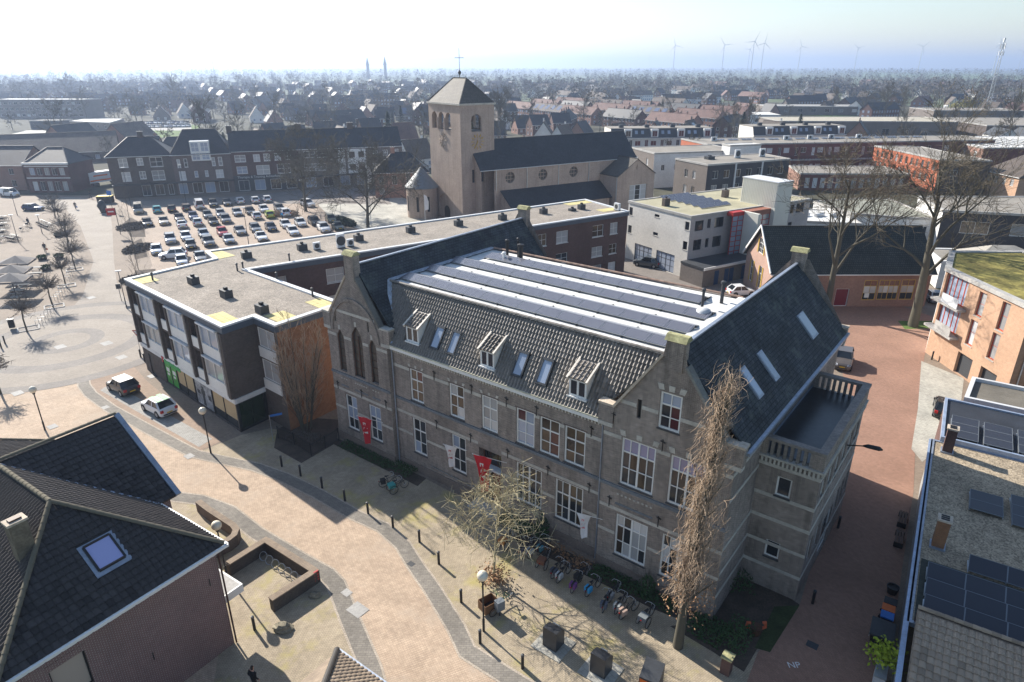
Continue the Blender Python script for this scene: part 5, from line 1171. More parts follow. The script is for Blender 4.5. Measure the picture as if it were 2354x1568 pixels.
nb=M(); boxon(nb,K0,K1,dr[2]+2.1,1.3,dr[2]+2.7,1.9,.0,.1); nb.put('notice_board',MT['white'],cp)
# ---------------------------------------------------------------- orange apartment house at the right
ob=thing('orange_apartment_house','orange brick apartment house with red window frames and mossy flat roof','building',(47,62,0)); oz=tl(3340,880,2.306)
OA,OBb,OC=(46.9,69.2),(47.1,64.8),(46.9,56.3)
Op=[OC,(60,56.3),(60,76),(52,76),OA,OBb]
flatroof(ob,ccw([(46.9,56.3),(60,56.3),(60,76),(51.5,76),(46.9,69.2)]),9.9,plain('mossy_flat_roof',(.26,.22,.06),1,.6,.5,3.),.12,.5,MT['concrete'],.3,.15)
p0,p1=(46.95,69.2),(46.95,56.3)
h=wpx(p0,p1,[(*oz(a,b),*oz(c,d)) for a,b,c,d in((765,490,785,715),(945,580,975,835),(690,735,705,970),(870,845,890,1090))])
hw=[]
for a,b,c,d in((810,505,745,705),(1010,590,935,830),(730,745,665,955),(925,860,850,1075)):
    s0,zt=onwall(p0,p1,*oz(a,b)); s1,zb=onwall(p0,p1,*oz(c,d)); sc=(s0+s1)/2; hw.append((sc-.55,zb,sc+.55,zt))
gar=[]
for a,b,c,d in((590,1030,655,1250),(790,1145,850,1330)):
    s0,zt=onwall(p0,p1,*oz(a,b)); gar.append((s0-.15,.03,s0+2.2,2.35))
lo=(.35,3.6,4.0,6.3);lo2=(.35,6.7,4.0,9.5)
wall(ob,p0,p1,0,9.8,OBk,hw+gar+[lo,lo2],rev=.35)
rf=plain('tomato_red_frame',(.42,.06,.03),.5,.1)
for x in hw: window(ob,p0,p1,*x,1,2,rf,MT['glc'],ins=.2,fw=.1,sill=MT['concrete'])
for x in gar: window(ob,p0,p1,*x,1,5,MT['dgrey'],MT['dgrey'],ins=.3,fw=.08,name='garage_door')
for x in(lo,lo2):
    window(ob,p0,p1,*x,5,1,rf,MT['gls'],ins=.25,fw=.12,bw=.12,panes=True)
    m=M(); boxon(m,p0,p1,-.1,x[1]-.25,4.6,x[1]-.02,-.2,.9); m.put('balcony_slab',MT['concrete'],ob)
    m=M(); boxon(m,p0,p1,1.6,x[1],4.3,x[1]+1.,.8,.84); m.put('balcony_screen',MT['greywhite'] if x is lo2 else MT['concrete'],ob)
wall(ob,(46.9,56.3),(60,56.3),0,9.8,brick('shade_toned_orange_brick',(.33,.19,.11),(.29,.165,.095),(.27,.2,.15))); wall(ob,(51.5,76),(46.95,69.2),0,9.8,wht); wall(ob,(60,56.3),(60,76),0,9.8,OBk); wall(ob,(60,76),(51.5,76),0,9.8,OBk)  # side wall: orange brick darkened, shade is part of its colour
m=M(); m.tube([(47.6,56.2,9.8),(47.6,56.2,0)],.07,8); m.put('downpipe',MT['steel'],ob)
# ---------------------------------------------------------------- blocks behind, right of the church
def block(name,label,poly,z,mats,roof,wins,fmat=None,rim=.14,rmat=None,gl=None,cols=2,rows=1):
    poly=ccw(poly); t=thing(name,label,'building',(*poly[0],0)); flatroof(t,poly,z,roof,rim,.3,rmat or MT['concrete'])
    n=len(poly)
    for k in range(n):
        a,b=poly[k],poly[(k+1)%n]; h=wins.get(k,[]); h=h(math.dist(a,b)) if callable(h) else h
        glazed(t,a,b,0,z-.05,mats[k] if isinstance(mats,(list,tuple)) else mats,h,cols,rows,fmat=fmat or MT['white'],gl=gl)
    return t
def rws(n,w,zs,pad=.8): return lambda L:[q for z0,z1 in zs for q in rowwin(L,n,w,z0,z1,pad)]
B1=block('grey_flat_block','brown and white flat roofed block behind the church transept',[(33.6,193),(37.3,179.1),(61.2,185.6),(58.1,199.4)],9,[GBk,wht,GBk,GBk],bit,{0:rws(2,1.2,[(5.5,7.2),(2,3.7)]),1:rws(6,1.0,[(4.5,6.)])})
B2=block('dark_brick_block','dark brick flats with air conditioners behind the white office block',[(39.4,164.4),(44.2,153.5),(66.7,163.8),(63.6,174.8)],9.5,[GBk,NBk,NBk,GBk],bit,{0:rws(2,1.2,[(5.8,7.6),(2.2,4.)],3.),1:rws(7,1.7,[(6.2,8.),(3.,4.8)])})
for s in(8,16): m=M(); boxon(m,(44.2,153.5),(66.7,163.8),s,0,s+.4,9.4,.02,.2); m.put('white_downpipe',MT['greywhite'],B2)
V=tl(2200,380,2.14)
for x,y,l in((1208,455,'left'),(1405,445,'right')): p=P(*V(x,y),9.5); acunit('large %s air conditioner on the dark brick flats'%l,p.x,p.y,9.5,R(25),1.7,1.9)
p=P(*V(985,465),9.5); roofbox('dark roof vent on the dark brick flats',p.x,p.y,9.5,R(25),2.0,.7)
B5=block('maroon_gallery_flats','long maroon brick gallery flats with white doors and solar roof',[(57,200.4),(111.7,208.3),(150,214),(148,228),(53.3,217.4)],9.,[MBk,MBk,MBk,MBk,RBk],bit,{0:lambda L:[q for z in(1.2,6.) for k in range(10) for q in((k*5.4+.6,z-.6,k*5.4+1.6,z+1.7),(k*5.4+2.4,z+.2,k*5.4+4.2,z+1.7))],1:rws(6,1.6,[(6.2,7.7),(1.4,2.9)])},gl=[MT['glc'],MT['greywhite'],MT['gl']])
m=M(); boxon(m,(57,200.4),(111.7,208.3),0,4.1,55,4.4,0,1.6); m.put('gallery_deck',MT['concrete'],B5); m=M()
for k in range(56): boxon(m,(57,200.4),(111.7,208.3),k*.98,4.4,k*.98+.05,5.4,1.5,1.55)
boxon(m,(57,200.4),(111.7,208.3),0,5.4,55,5.48,1.48,1.57); m.put('gallery_railing',MT['dgrey'],B5)
for k in range(16):
    t=thing('solar_array','low tented solar panels on the maroon gallery flats','solar panels',(62+k*4.4,211+k*.62,9.),group='solar panels on the maroon flats')
    for j in range(2): solar_panel(t,(62+k*4.4+j*1.7,211+k*.62+j*.2,9.15),(1,.14,0),(-.14,1,.22)); solar_panel(t,(62+k*4.4+j*1.7-.14,212.05+k*.62+j*.2,9.38),(1,.14,0),(-.14,1,-.22))
for k,(x,y) in enumerate(((1600,310),(1790,305),(1960,300),(2180,298),(1020,320))): p=P(*V(x,y),9.); acunit('white air conditioner on the maroon flats, %s'%['left of the middle','in the middle','right of the middle','near the right end','at the left end'][k],p.x,p.y,9.,R(8),1.8,1.2)
m_=block('white_stair_head','white rooftop stair house in front of the maroon flats',[(57.5,181),(66.5,183.5),(65.5,187.5),(56.5,185)],10.8,wht,MT['membrane'],{})
def mansard(name,label,x0,y0,ang,L,gm):
    F=fr((x0,y0),ang); t=thing(name,label,'building',(x0,y0,0)); D=12.
    h=[]
    for k in range(int(L/5.6)): h+=[(k*5.6+.8,3.9,k*5.6+2.,6.3),(k*5.6+2.9,4.3,k*5.6+4.9,6.)]
    glazed(t,F(0,0),F(L,0),0,7.,gm,h,2,1,fmat=MT['white'],gl=[MT['glr'],MT['gl'],MT['glb']])
    m=M(); m.poly([F(0,0,7),F(0,1.4,10),F(0,D,10),F(0,D,0),F(0,0,0)][::1]); m.poly([F(L,0,7),F(L,1.4,10),F(L,D,10),F(L,D,0),F(L,0,0)]); m.quad(F(0,D,0),F(L,D,0),F(L,D,10),F(0,D,10)); m.put('end_wall',PBk,t)
    m=M(); slab(m,[F(0,-.25,7.),F(L,-.25,7.),F(L,1.4,10.1),F(0,1.4,10.1)],.12); m.put('mansard_roof',MT['dgrey'],t)
    m=M(); m.prism([F(0,1.4),F(L,1.4),F(L,D),F(0,D)],9.8,10.02); m.put('flat_roof',bit,t)
    m=M(); m.prism([F(0,-.45),F(L,-.45),F(L,.1),F(0,.1)],6.8,7.02); m.put('gutter',MT['white'],t)
    for k in range(int(L/9)):
        s=4.6+k*9.4; m=M(); m.prism([F(s,-.1),F(s+2.6,-.1),F(s+2.6,1.6),F(s,1.6)],7.1,9.9); dm=m.put('dormer',MT['white'],t); window(dm,F(0,-.1),F(L,-.1),s+.4,7.4,s+2.2,9.4,2,1,MT['white'],RND.choice([MT['glr'],MT['glb']]),ins=-.1)
        for q in(3.8,6.0):
            a=s+q
            if a+1.1<L: m=M(); slab(m,[F(a,.32,8.25),F(a+1.,.32,8.25),F(a+1.,.92,9.35),F(a,.92,9.35)],.05); m.put('skylight',MT['gls'],t)
    for k in range(4):
        m=M(); x,y=F(L*(.12+.25*k),5); m.obox((x,y),R(ang),1.6,1.,10.02,11.1); m.put('roof_vent',MT['dgrey'],t)
    return t
mansard('mansard_terrace','dark mansard terrace with white dormers behind the church nave',34.5,240,4.5,37.,PBk); mansard('mansard_terrace','dark mansard terrace with white dormers behind the maroon flats',87,249,8.2,36.,PBk)
B7=block('low_brick_wing','low brown brick wing with white panels behind the bare trees',[(75.1,176.1),(102.8,174.6),(103.2,189.1),(77.7,190.6)],4.3,[MBk,MBk,MBk,TBk],bit,{0:rws(13,1.2,[(.6,3.2)],1.)},gl=[MT['glc'],MT['greywhite']])
B8=block('orange_red_block','bright orange brick flats with white windows behind the big tree',[(106.6,202),(107.3,170.6),(118.2,168),(118.6,199)],8.5,[RBk,DBk,DBk,RBk],bit,{0:rws(12,1.0,[(5.6,7.5),(2.6,4.4)],1.),1:rws(2,1.6,[(4.5,6.)],1.5)})
B9=block('solar_roof_block','maroon brick block with white solar covered roof near the right edge',[(142.6,235.1),(137.8,200.4),(176,203),(176,236)],8.,[TBk,MBk,MBk,MBk],MT['membrane'],{0:rws(5,1.6,[(4.6,6.8),(1.6,3.6)])},gl=[MT['greywhite'],MT['glc']])
for k in range(9):
    t=thing('solar_array','row of solar panels on the white roof near the right edge','solar panels',(143+k*3.2,206,8.),group='solar rows on the white roof')
    for j in range(12): solar_panel(t,(143+k*3.2+j*.12,206+j*1.68+.2,8.1),(.07,1,0),(-1,.07,.12))
t=thing('gable_house','brown gabled house with two skylights at the right edge','house',(119.5,160,0)); F=fr((119.2,158.5),90)
gh=[F(0,0),F(12.5,0),F(12.5,-24),F(0,-24)]
wall(t,F(12.5,0),F(0,0),0,6.,OBk,rowwin(12.5,4,1.2,3.6,5.2)); 
for x in rowwin(12.5,4,1.2,3.6,5.2): window(t,F(12.5,0),F(0,0),*x,2,1,MT['white'],MT['glc'])
wall(t,F(0,0),F(0,-24),0,6,OBk); wall(t,F(12.5,-24),F(12.5,0),0,6,OBk); gable_roof(t,ccw([F(12.5,0),F(0,0),F(0,-24),F(12.5,-24)])[0:4] if False else [F(12.5,0),F(0,0),F(0,-24),F(12.5,-24)],5.9,10.6,RTb,.4,.13,(0,6),verge=MT['white'])
for k in(3.6,5.4):
    m=M(); slab(m,[F(k,-5.,7.05+.95),F(k+1.2,-5.,8.),F(k+1.2,-7.6,9.05),F(k,-7.6,9.05)],.06); m.put('skylight',MT['gls'],t)
B11=block('dark_supermarket','large dark brick flat roofed building at the right with white window strips',[(71.4,109.7),(95,102.5),(99,122),(74.3,122.1)],8.,[NBk,NBk,NBk,wht],bit,{0:rws(3,4.2,[(4.4,6.4)],1.5)},cols=2)
m=M(); boxon(m,(71.4,109.7),(95,102.5),9.5,.1,12.3,2.6,.01,.06); m.put('yellow_door',MT['yellow'],B11)
B13=block('white_hall','white walled low hall with rounded grey roof behind the schoolhouse',[(60,117),(67.5,113.3),(72.5,112.8),(74,131),(67.4,131.2),(58,128)],6.,wht,plain('grey_green_roof',(.27,.27,.22),.9,.25,.3,3),{1:rws(2,1.2,[(3.,4.6)])})
B14=block('white_shop_wing','long white shop wing with pipes on its roof behind the schoolhouse',[(43,117),(60,113),(62,124),(45,128)],5.,wht,MT['membrane'],{0:rws(4,1.4,[(2.4,3.6)])})
for k in range(5):
    t=thing('roof_duct','white ventilation duct lying on the shop wing roof','duct',(46+k*2.8,118+k*.4,5.),group='ducts on the white shop wing'); m=M(); m.tube([(46+k*2.8,118.5,5.3),(48.2+k*2.8,119+k*.4,5.3)],.28,8); m.put('pipe',MT['greywhite'],t); m=M(); m.obox((47+k*2.8,118.7+k*.3),0,.3,.5,5.0,5.1); m.put('foot',MT['dgrey'],t)
B12=thing('pale_flat_annex','low cream flat roofed annex with grey hip behind the orange house','building',(64,93,0)); q=[(62,92.8),(79,92.3),(80,99),(64,100.2)]
flatroof(B12,q,4.,bit,.12,.3,wht); 
for k in range(4): wall(B12,q[k],q[(k+1)%4],0,3.95,wht)
m=M(); m.add([(67,93.4,4.05),(78,93,4.05),(78.5,98.5,4.05),(68,99.5,4.05),(71.5,96.6,5.5),(74.5,96.3,5.5)],[(0,1,5,4),(1,2,5),(2,3,4,5),(3,0,4)]); m.put('hip_roof',plain('putty_roof',(.37,.34,.29),.9,.12),B12)
# garden wall / shed roofs behind the school
t=thing('garden_shed','small brown brick shed with white edged pitched roof behind the solar roof','shed',(17,86,0)); F=fr((15.5,83),-30)
for a,b in((F(0,0),F(6,0)),(F(6,4),F(0,4))): wall(t,a,b,0,2.5,LBk)
for a,b in((F(6,0),F(6,4)),(F(0,4),F(0,0))): wall(t,a,b,0,0,LBk,top=[(4,2.5),(2,3.6),(0,2.5)])
gable_roof(t,[F(0,0),F(6,0),F(6,4),F(0,4)],2.5,3.6,bit,.15,.1); m=M(); m.beam(F(0,-.1,2.5),F(6,-.1,2.5),.12,.2); m.put('white_trim',MT['white'],t)
# ================================================================ foreground buildings
hs=thing('tiled_house','dark tiled house with white gutter and wine red brick wall in the left foreground','house',(-15.1,28.1,0)); Hf=fr((-15.1,28.1),56.5)
ZE,ZR,HW=6.8,10.5,5.2; SL_=(ZR-ZE)/HW; TE=18.6
def hz(d): return ZE+SL_*d
m=M(); th=.1
slab(m,[Hf(0,0,ZE),Hf(-10.4,0,ZE),Hf(-5.2,5.2,ZR)],th); slab(m,[Hf(0,0,ZE),Hf(-5.2,5.2,ZR),Hf(-5.2,TE-3,ZR),Hf(0,TE,ZE)],th); slab(m,[Hf(-10.4,0,ZE),Hf(-5.2,5.2,ZR),Hf(-5.2,TE-3,ZR),Hf(-10.4,TE,ZE)],th)
slab(m,[Hf(1.15,11.4,ZR),Hf(-5.3,11.4,ZR),Hf(0.,6.15,ZE),Hf(1.15,6.15,ZE)],th); slab(m,[Hf(1.15,11.4,ZR),Hf(-5.3,11.4,ZR),Hf(0.,16.65,ZE),Hf(1.15,16.65,ZE)],th)
rf_=m.put('roof',MT['tile_dark'],hs)
E1=Vector(Hf(1,0,0))-Vector(Hf(0,0,0)); E2=Vector(Hf(0,1,0))-Vector(Hf(0,0,0)); Z=Vector((0,0,1)); k_=math.hypot(1,SL_); LS=HW*k_
sky_=(-5.45,1.5*k_,-3.8,2.98*k_)
tile_field(rf_,Hf(-10.4,0,ZE+.02),E1,E2+Z*SL_,[(0,0),(10.4,0),(5.2,LS)],.31,.345,MT['tile_dark'],'flat',[(sky_[0]+10.4,sky_[1],sky_[2]+10.4,sky_[3])],110)
tile_field(rf_,Hf(0,6.15,ZE+.02),E1,E2+Z*SL_,[(0.02,0),(1.15,0),(1.15,LS),(-5.2,LS)],.31,.345,MT['tile_dark'],'flat',(),95)
tb_=plain('sun_toned_tile',(.075,.06,.05),.6,.4,1.2,9.,rand=.3)  # same dark tile, grazing sunlight put in as a lighter brown
tile_field(rf_,Hf(0,0,ZE+.02),E2,-E1+Z*SL_,[(0,0),(6.15,0),(11.4,LS),(5.2,LS)],.24,.345,tb_,'pan',(),95)
tile_field(rf_,Hf(0,16.65,ZE+.02),E2,-E1+Z*SL_,[(0,0),(TE-16.65,0),(TE-16.65-3,LS),(-5.25,LS)],.24,.345,tb_,'pan',(),0)
tile_field(rf_,Hf(-10.4,TE,ZE+.02),-E2,E1+Z*SL_,[(0,0),(TE,0),(TE-5.2,LS),(3,LS)],.24,.345,tb_,'pan',(),0)
mz=plain('mossy_ridge',(.16,.14,.10),.95,.5,2,9)
for a,b in((Hf(0,0,ZE+.12),Hf(-5.2,5.2,ZR+.12)),(Hf(-10.4,0,ZE+.12),Hf(-5.2,5.2,ZR+.12)),(Hf(-5.2,5.2,ZR+.12),Hf(-5.2,TE-3,ZR+.12)),(Hf(-5.2,11.4,ZR+.12),Hf(1.15,11.4,ZR+.12)),(Hf(0,TE,ZE+.12),Hf(-5.2,TE-3,ZR+.12))): ridge_tiles(rf_,a,b,mz,.13,.38)
m=M(); m.beam(Hf(1.2,11.4,ZR+.08),Hf(1.2,6.1,ZE+.05),.3,.16); m.put('verge_flashing',MT['zinc'],hs)
m=M(); m.beam(Hf(0.05,6.1,ZE+.06),Hf(-5.2,11.3,ZR+.06),.22,.05); m.put('valley_flashing',MT['zinc'],hs)
m=M()
for a,b in((Hf(.12,-.12),Hf(-10.6,-.12)),): m.beam((*a,ZE-.02),(*b,ZE-.02),.16,.14)
m.put('gutter',MT['white'],hs); m=M(); m.beam(Hf(.1,-.1,ZE-.02),Hf(.1,6.2,ZE-.02),.16,.14); m.put('gutter',MT['white'],hs)
# brick wall with white frieze
wa,wb_=Hf(-10.2,.4),Hf(-.35,.4)
ww=(1.6,3.6,3.1,5.6)
wall(hs,wa,wb_,0,6.75,HBk,[ww],rev=.2); window(hs,wa,wb_,*ww,1,1,MT['black'],plain('greige_blind',(.42,.35,.29),.7,.1),ins=.12,fw=.07)
m=M(); boxon(m,wa,wb_,ww[0]-.1,ww[3]+.02,ww[2]+.1,ww[3]+.35,.0,.02); m.put('brick_lintel',HBk,hs)
wall(hs,Hf(-.35,.4),Hf(-.35,6.5),0,6.75,HBk); wall(hs,Hf(.85,6.5),Hf(.85,16.3),0,0,HBk,top=[(9.8,6.75),(4.9,10.3),(0,6.75)]); wall(hs,Hf(-.35,6.5),Hf(.85,6.5),0,6.75,HBk); wall(hs,Hf(-10.2,16),Hf(-10.2,.4),0,6.75,HBk); wall(hs,Hf(.85,16.3),Hf(-.35,16.3),0,6.75,HBk); wall(hs,Hf(-.35,16.3),Hf(-.35,TE-.3),0,6.75,HBk)
m=M(); boxon(m,wa,wb_,0,6.22,9.85,6.7,.0,.035); m.put('white_frieze',MT['white'],hs)
for k in range(15):
    s=.3+k*.66; m=M(); boxon(m,wa,wb_,s-.04,6.14,s+.04,6.5,.036,.05); boxon(m,wa,wb_,s-.13,6.28,s+.13,6.37,.0365,.051); m.put('brick_cross',HBk,hs)
for s,z in((9.2,4.6),(5.7,2.6)): m=M(); boxon(m,wa,wb_,s,z,s+.04,z+.45,.01,.04); m.put('wall_anchor',MT['iron'],hs)
m=M(); m.tube([Hf(-.28,.3,6.6),Hf(-.28,.3,.05)],.05,8); m.put('downpipe',plain('brown_pipe',(.06,.025,.02),.5,.1),hs)
m=M(); m.prism([Hf(-.34,.7),Hf(.95,.7),Hf(.95,3.1),Hf(-.34,3.1)],2.6,3.1); cn=m.put('canopy',MT['white'],hs); m=M(); m.prism([Hf(-.3,.8),Hf(.85,.8),Hf(.85,3.),Hf(-.3,3.)],3.1,3.104); m.put('canopy_roof',MT['concrete'],cn)
# skylight
def hp(s,t,h): d=-E2*SL_+Z; d=d.normalized(); return tuple(Vector(Hf(s,t,hz(t)))+d*h)
s0,s1,t0,t1=-5.45,-3.8,1.5,2.98
m=M(); m.add([hp(s0,t0,.02),hp(s1,t0,.02),hp(s1,t1,.02),hp(s0,t1,.02),hp(s0,t0,.08),hp(s1,t0,.08),hp(s1,t1,.08),hp(s0,t1,.08)],[(4,5,6,7),(0,1,5,4),(1,2,6,5),(2,3,7,6),(3,0,4,7)]); sw=m.put('skylight',MT['zinc'],hs)
a=.22
m=M()
for p,q in(((s0+a,t0+a),(s1-a,t0+a)),((s1-a,t0+a),(s1-a,t1-.12)),((s1-a,t1-.12),(s0+a,t1-.12)),((s0+a,t1-.12),(s0+a,t0+a))): m.beam(hp(*p,.12),hp(*q,.12),.1,.1)
m.put('frame',MT['black'],sw); m=M(); m.quad(hp(s0+a,t0+a,.13),hp(s1-a,t0+a,.13),hp(s1-a,t1-.12,.13),hp(s0+a,t1-.12,.13)); m.put('pane',glass('lilac_skylight',(.36,.37,.62),.04,.0,.8),sw,uv=False)
cxy=Hf(-7.0,4.2); m=M(); m.obox(cxy,R(56.5),.75,.55,8.2,11.0); cm_=m.put('chimney',plain('sooty_brick',(.17,.14,.10),.9,.4,2,9),hs); m=M(); m.obox(cxy,R(56.5),.85,.65,11.,11.12); m.put('cap',MT['coping'],cm_); m=M(); m.obox(cxy,R(56.5),.5,.3,11.12,11.2); m.put('flue',MT['wood'],cm_)
# small roof at the bottom edge
br=thing('hipped_outbuilding','brown tiled hipped roof with round ridge tiles at the bottom edge','outbuilding',(-8.74,24.7,0)); Bf=fr((-8.74,24.71),-36.)
zb=3.0; sb=.8
m=M(); slab(m,[Bf(0,0,zb),Bf(6,0,zb),Bf(6,-4,zb+4*sb),Bf(4,-4,zb+4*sb)],.1); slab(m,[Bf(0,0,zb),Bf(0,-8,zb),Bf(4,-8,zb+4*sb),Bf(4,-4,zb+4*sb)],.1); r_=m.put('roof',MT['tile_brown'],br)
b1v=Vector(Bf(1,0,0))-Vector(Bf(0,0,0)); b2v=Vector(Bf(0,1,0))-Vector(Bf(0,0,0))
tile_field(r_,Bf(6,0,zb+.02),-b1v,-b2v+Z*sb,[(0,0),(6,0),(2,4*math.hypot(1,sb)),(0,4*math.hypot(1,sb))],.27,.36,MT['tile_brown'],'roll',(),130)
ridge_tiles(r_,Bf(0,0,zb+.1),Bf(4,-4,zb+4*sb+.1),plain('black_ridge_tile',(.06,.055,.05),.6,.3),.15,.36)
m=M(); m.beam(Bf(-.1,.1,zb),Bf(6,.1,zb),.14,.12); m.put('gutter',MT['zinc'],br)
for a,b in((Bf(5.8,-.3),Bf(.3,-.3)),(Bf(.3,-.3),Bf(.3,-7.8))): wall(br,a,b,0,zb+.1,HBk)
# ---------------------------------------------------------------- right foreground building
rb=thing('flat_roofed_shop','low building with gravel roof, blue gutter and chimneys in the right foreground','building',(22,28,0)); Gf=fr((18.0,22.4),56.8)
poly=[Gf(3.9,0),Gf(3.9,-20),Gf(25,-20),Gf(25,0)]
flatroof(rb,poly,4.0,MT['gravel_dark'],.06,.12,MT['zinc'],.2,.1)
for a,b in((Gf(25,0),Gf(-3,0)),(Gf(-3,0),Gf(-3,-16)),(Gf(25,-20),Gf(25,0))): wall(rb,a,b,0,3.9,plain('grey_wall_render',(.30,.30,.30),.8,.2))  # plain grey render on all three walls
m=M(); m.beam(Gf(-3,.12,3.98),Gf(25,.12,3.98),.24,.16); m.put('gutter',plain('blue_zinc_gutter',(.33,.40,.52),.4,.2,1,6,metal=.3),rb)
m=M(); m.prism([Gf(4.,-.2),Gf(4.,-19),Gf(9.6,-19),Gf(9.6,-.2)],4.003,4.02); m.put('bitumen_strip',plain('mossy_bitumen',(.05,.055,.045),.9,.4,.7,4),rb)
# pitched tiled part
rs_=.62; m=M(); slab(m,[Gf(3.9,-.2,4.9),Gf(-3.,-.2,4.9-rs_*6.9 if False else 3.75),Gf(-3,-12,3.75),Gf(3.9,-12,4.9)],.1); tr_=m.put('tile_roof',MT['tile_brown'],rb)
g1v=Vector(Gf(1,0,0))-Vector(Gf(0,0,0)); g2v=Vector(Gf(0,1,0))-Vector(Gf(0,0,0)); kk=(4.9-3.75)/6.9
tile_field(tr_,Gf(-3,-.25,3.77),-g2v,g1v+Z*kk,[(0,0),(9,0),(9,6.9),(0,6.9)],.3,.40,MT['tile_brown'],'flat',(),290)
ridge_tiles(tr_,Gf(3.95,-.2,5.0),Gf(3.95,-9,5.0),MT['tile_brown'],.13,.38)
m=M(); m.quad(Gf(3.95,-.2,4.),Gf(3.95,-12,4.),Gf(3.95,-12,4.95),Gf(3.95,-.2,4.95)); m.put('ridge_wall',LBk,rb)
# higher rear roof with blue edge
poly2=[Gf(25.1,-.5),Gf(25.1,-20),Gf(32.6,-20),Gf(32.6,-.5)]
rb2=thing('panel_roofed_house','flat dark roof with blue edging and large solar panels in the right foreground','building',(*Gf(25.1,-1),0)); flatroof(rb2,poly2,4.3,plain('navy_bitumen',(.03,.035,.045),.6,.3),.14,.14,plain('blue_zinc_edge',(.33,.40,.52),.4,.2,1,6,metal=.3),.3,.06)
for k in range(4): wall(rb2,ccw(poly2)[k],ccw(poly2)[(k+1)%4],0,4.25,LBk)
rb3=thing('grey_flat_annex','low flat grey roofed annex with glass balustrade below the orange house','building',(*Gf(35,-2),0)); poly3=[Gf(35,-2),Gf(35,-20),Gf(40,-20),Gf(40,-2.5)]; flatroof(rb3,poly3,3.6,plain('brown_grey_bitumen',(.15,.135,.11),.9,.3),.3,.2,MT['greywhite'])
for k in range(4): wall(rb3,ccw(poly3)[k],ccw(poly3)[(k+1)%4],0,3.55,wht)
# big panels
pf2=M(); pf2.box(0,0,0,1.75,1.1,.04); PB=plain('matt_black_panel',(.03,.032,.042),.35,.1,spec=.5)
PM2=pf2.mesh('solar_panel',PB,uv=False); pf3=M(); 
for p,q in(((0,0),(1.75,0)),((1.75,0),(1.75,1.1)),((1.75,1.1),(0,1.1)),((0,1.1),(0,0))): pf3.beam((*p,.025),(*q,.025),.03,.05)
PM3=pf3.mesh('panel_rim',MT['lead'],uv=False)
def bpanel(par,o,es,et):
    es=Vector(es).normalized();et=Vector(et).normalized();e=Matrix((es,et,es.cross(et))).transposed().to_euler()
    a=bpy.data.objects.new('solar_panel',PM2);COL.objects.link(a);a.parent=par;a.location=Vector(o)-Vector(ORG[par.name]);a.rotation_euler=e
    b=bpy.data.objects.new('panel_rim',PM3);COL.objects.link(b);b.parent=a
def parray(label,s,t,z,n,m_,es,et,step,tilt=.1,wide=1.75,deep=1.12):
    r=thing('solar_array',label,'solar panels',Gf(s,t,z))
    for i in range(n):
        for j in range(m_):
            bpanel(r,Vector(Gf(s,t,z+.15))+Vector(es)*(i*(wide+.03))+Vector(et)*(j*deep)+Z*(j*tilt*deep),es,Vector(et)+Z*tilt)
    m=M()
    for i in range(n+1): m.beam(Vector(Gf(s,t,z+.05))+Vector(es)*i*wide,Vector(Gf(s,t,z+.05))+Vector(es)*i*wide+Vector(et)*m_*deep,.05,.06)
    m.put('rail',MT['steel'],r); return r
parray('first column of three black panels on the blue edged roof, nearest the street',25.4,-1.0,4.35,1,3,-g2v,g1v,0,.06)
parray('second column of three black panels on the blue edged roof',25.4,-3.1,4.35,1,3,-g2v,g1v,0,.06)
parray('third column of three black panels on the blue edged roof',25.4,-5.2,4.35,1,3,-g2v,g1v,0,.06)
parray('pair of black panels standing on the gravel roof',16.3,-2.4,4.05,1,2,-g2v,g1v,0,.05)
parray('column of black panels on the gravel roof at the picture edge',15.8,-4.6,4.05,1,3,-g2v,g1v,0,.05)
for k,l in enumerate(('nearest the tiled roof','second from the tiled roof','third from the tiled roof')):
    parray('long low row of dark panels across the gravel roof, '+l,4.7+k*1.45,-.5,4.1,4,1,-g2v,g1v,0,.3)
parray('short low row of dark panels across the gravel roof',9.5,-2.4,4.1,2,1,-g2v,g1v,0,.35)
for (s,t,l) in((11.3,-.9,'nearer brick chimney with slotted cap on the gravel roof'),(23.7,-.95,'brick chimney at the edge of the panel covered roof')):
    x,y=Gf(s,t); c=thing('brick_chimney',l,'chimney',(x,y,4.0)); m=M(); m.obox((x,y),R(56.8),.62,.62,4.,5.9); m.put('stack',OB2 if s<20 else LBk,c); m=M(); m.obox((x,y),R(56.8),.74,.74,5.9,6.02); cp_=m.put('cap',MT['coping'],c)
    m=M()
    for j in(-.2,0,.2): m.obox((x+math.cos(R(56.8))*j,y+math.sin(R(56.8))*j),R(56.8),.1,.42,6.02,6.06)
    m.put_each('flue_slot',MT['black'],cp_); m=M(); m.obox((x,y),R(56.8),.8,.8,4.0,4.12); m.put('lead_flashing',MT['zinc'],c)
# ---------------------------------------------------------------- planters, boulders
U_=tl(780,1860,1.6)
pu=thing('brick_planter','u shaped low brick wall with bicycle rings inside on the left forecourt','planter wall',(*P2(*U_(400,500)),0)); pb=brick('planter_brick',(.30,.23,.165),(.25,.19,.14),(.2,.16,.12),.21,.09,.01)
pts=[Vector((*P2(*U_(a,b),.9),0)) for a,b in((115,405),(345,262),(640,448),(392,608))]
m=M()
for a,b in zip(pts[:-1],pts[1:]):
    d=(b-a).normalized(); m.beam(a-d*.0+Z*.425,b+d*.17+Z*.425,.42,.85)
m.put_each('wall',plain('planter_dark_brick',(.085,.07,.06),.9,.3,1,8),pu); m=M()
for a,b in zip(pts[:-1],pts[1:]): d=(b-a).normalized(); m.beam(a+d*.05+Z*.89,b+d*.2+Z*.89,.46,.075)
for i,ob_ in enumerate(m.put_each('coping',pb,pu)): ob_.location.z+=.003*i
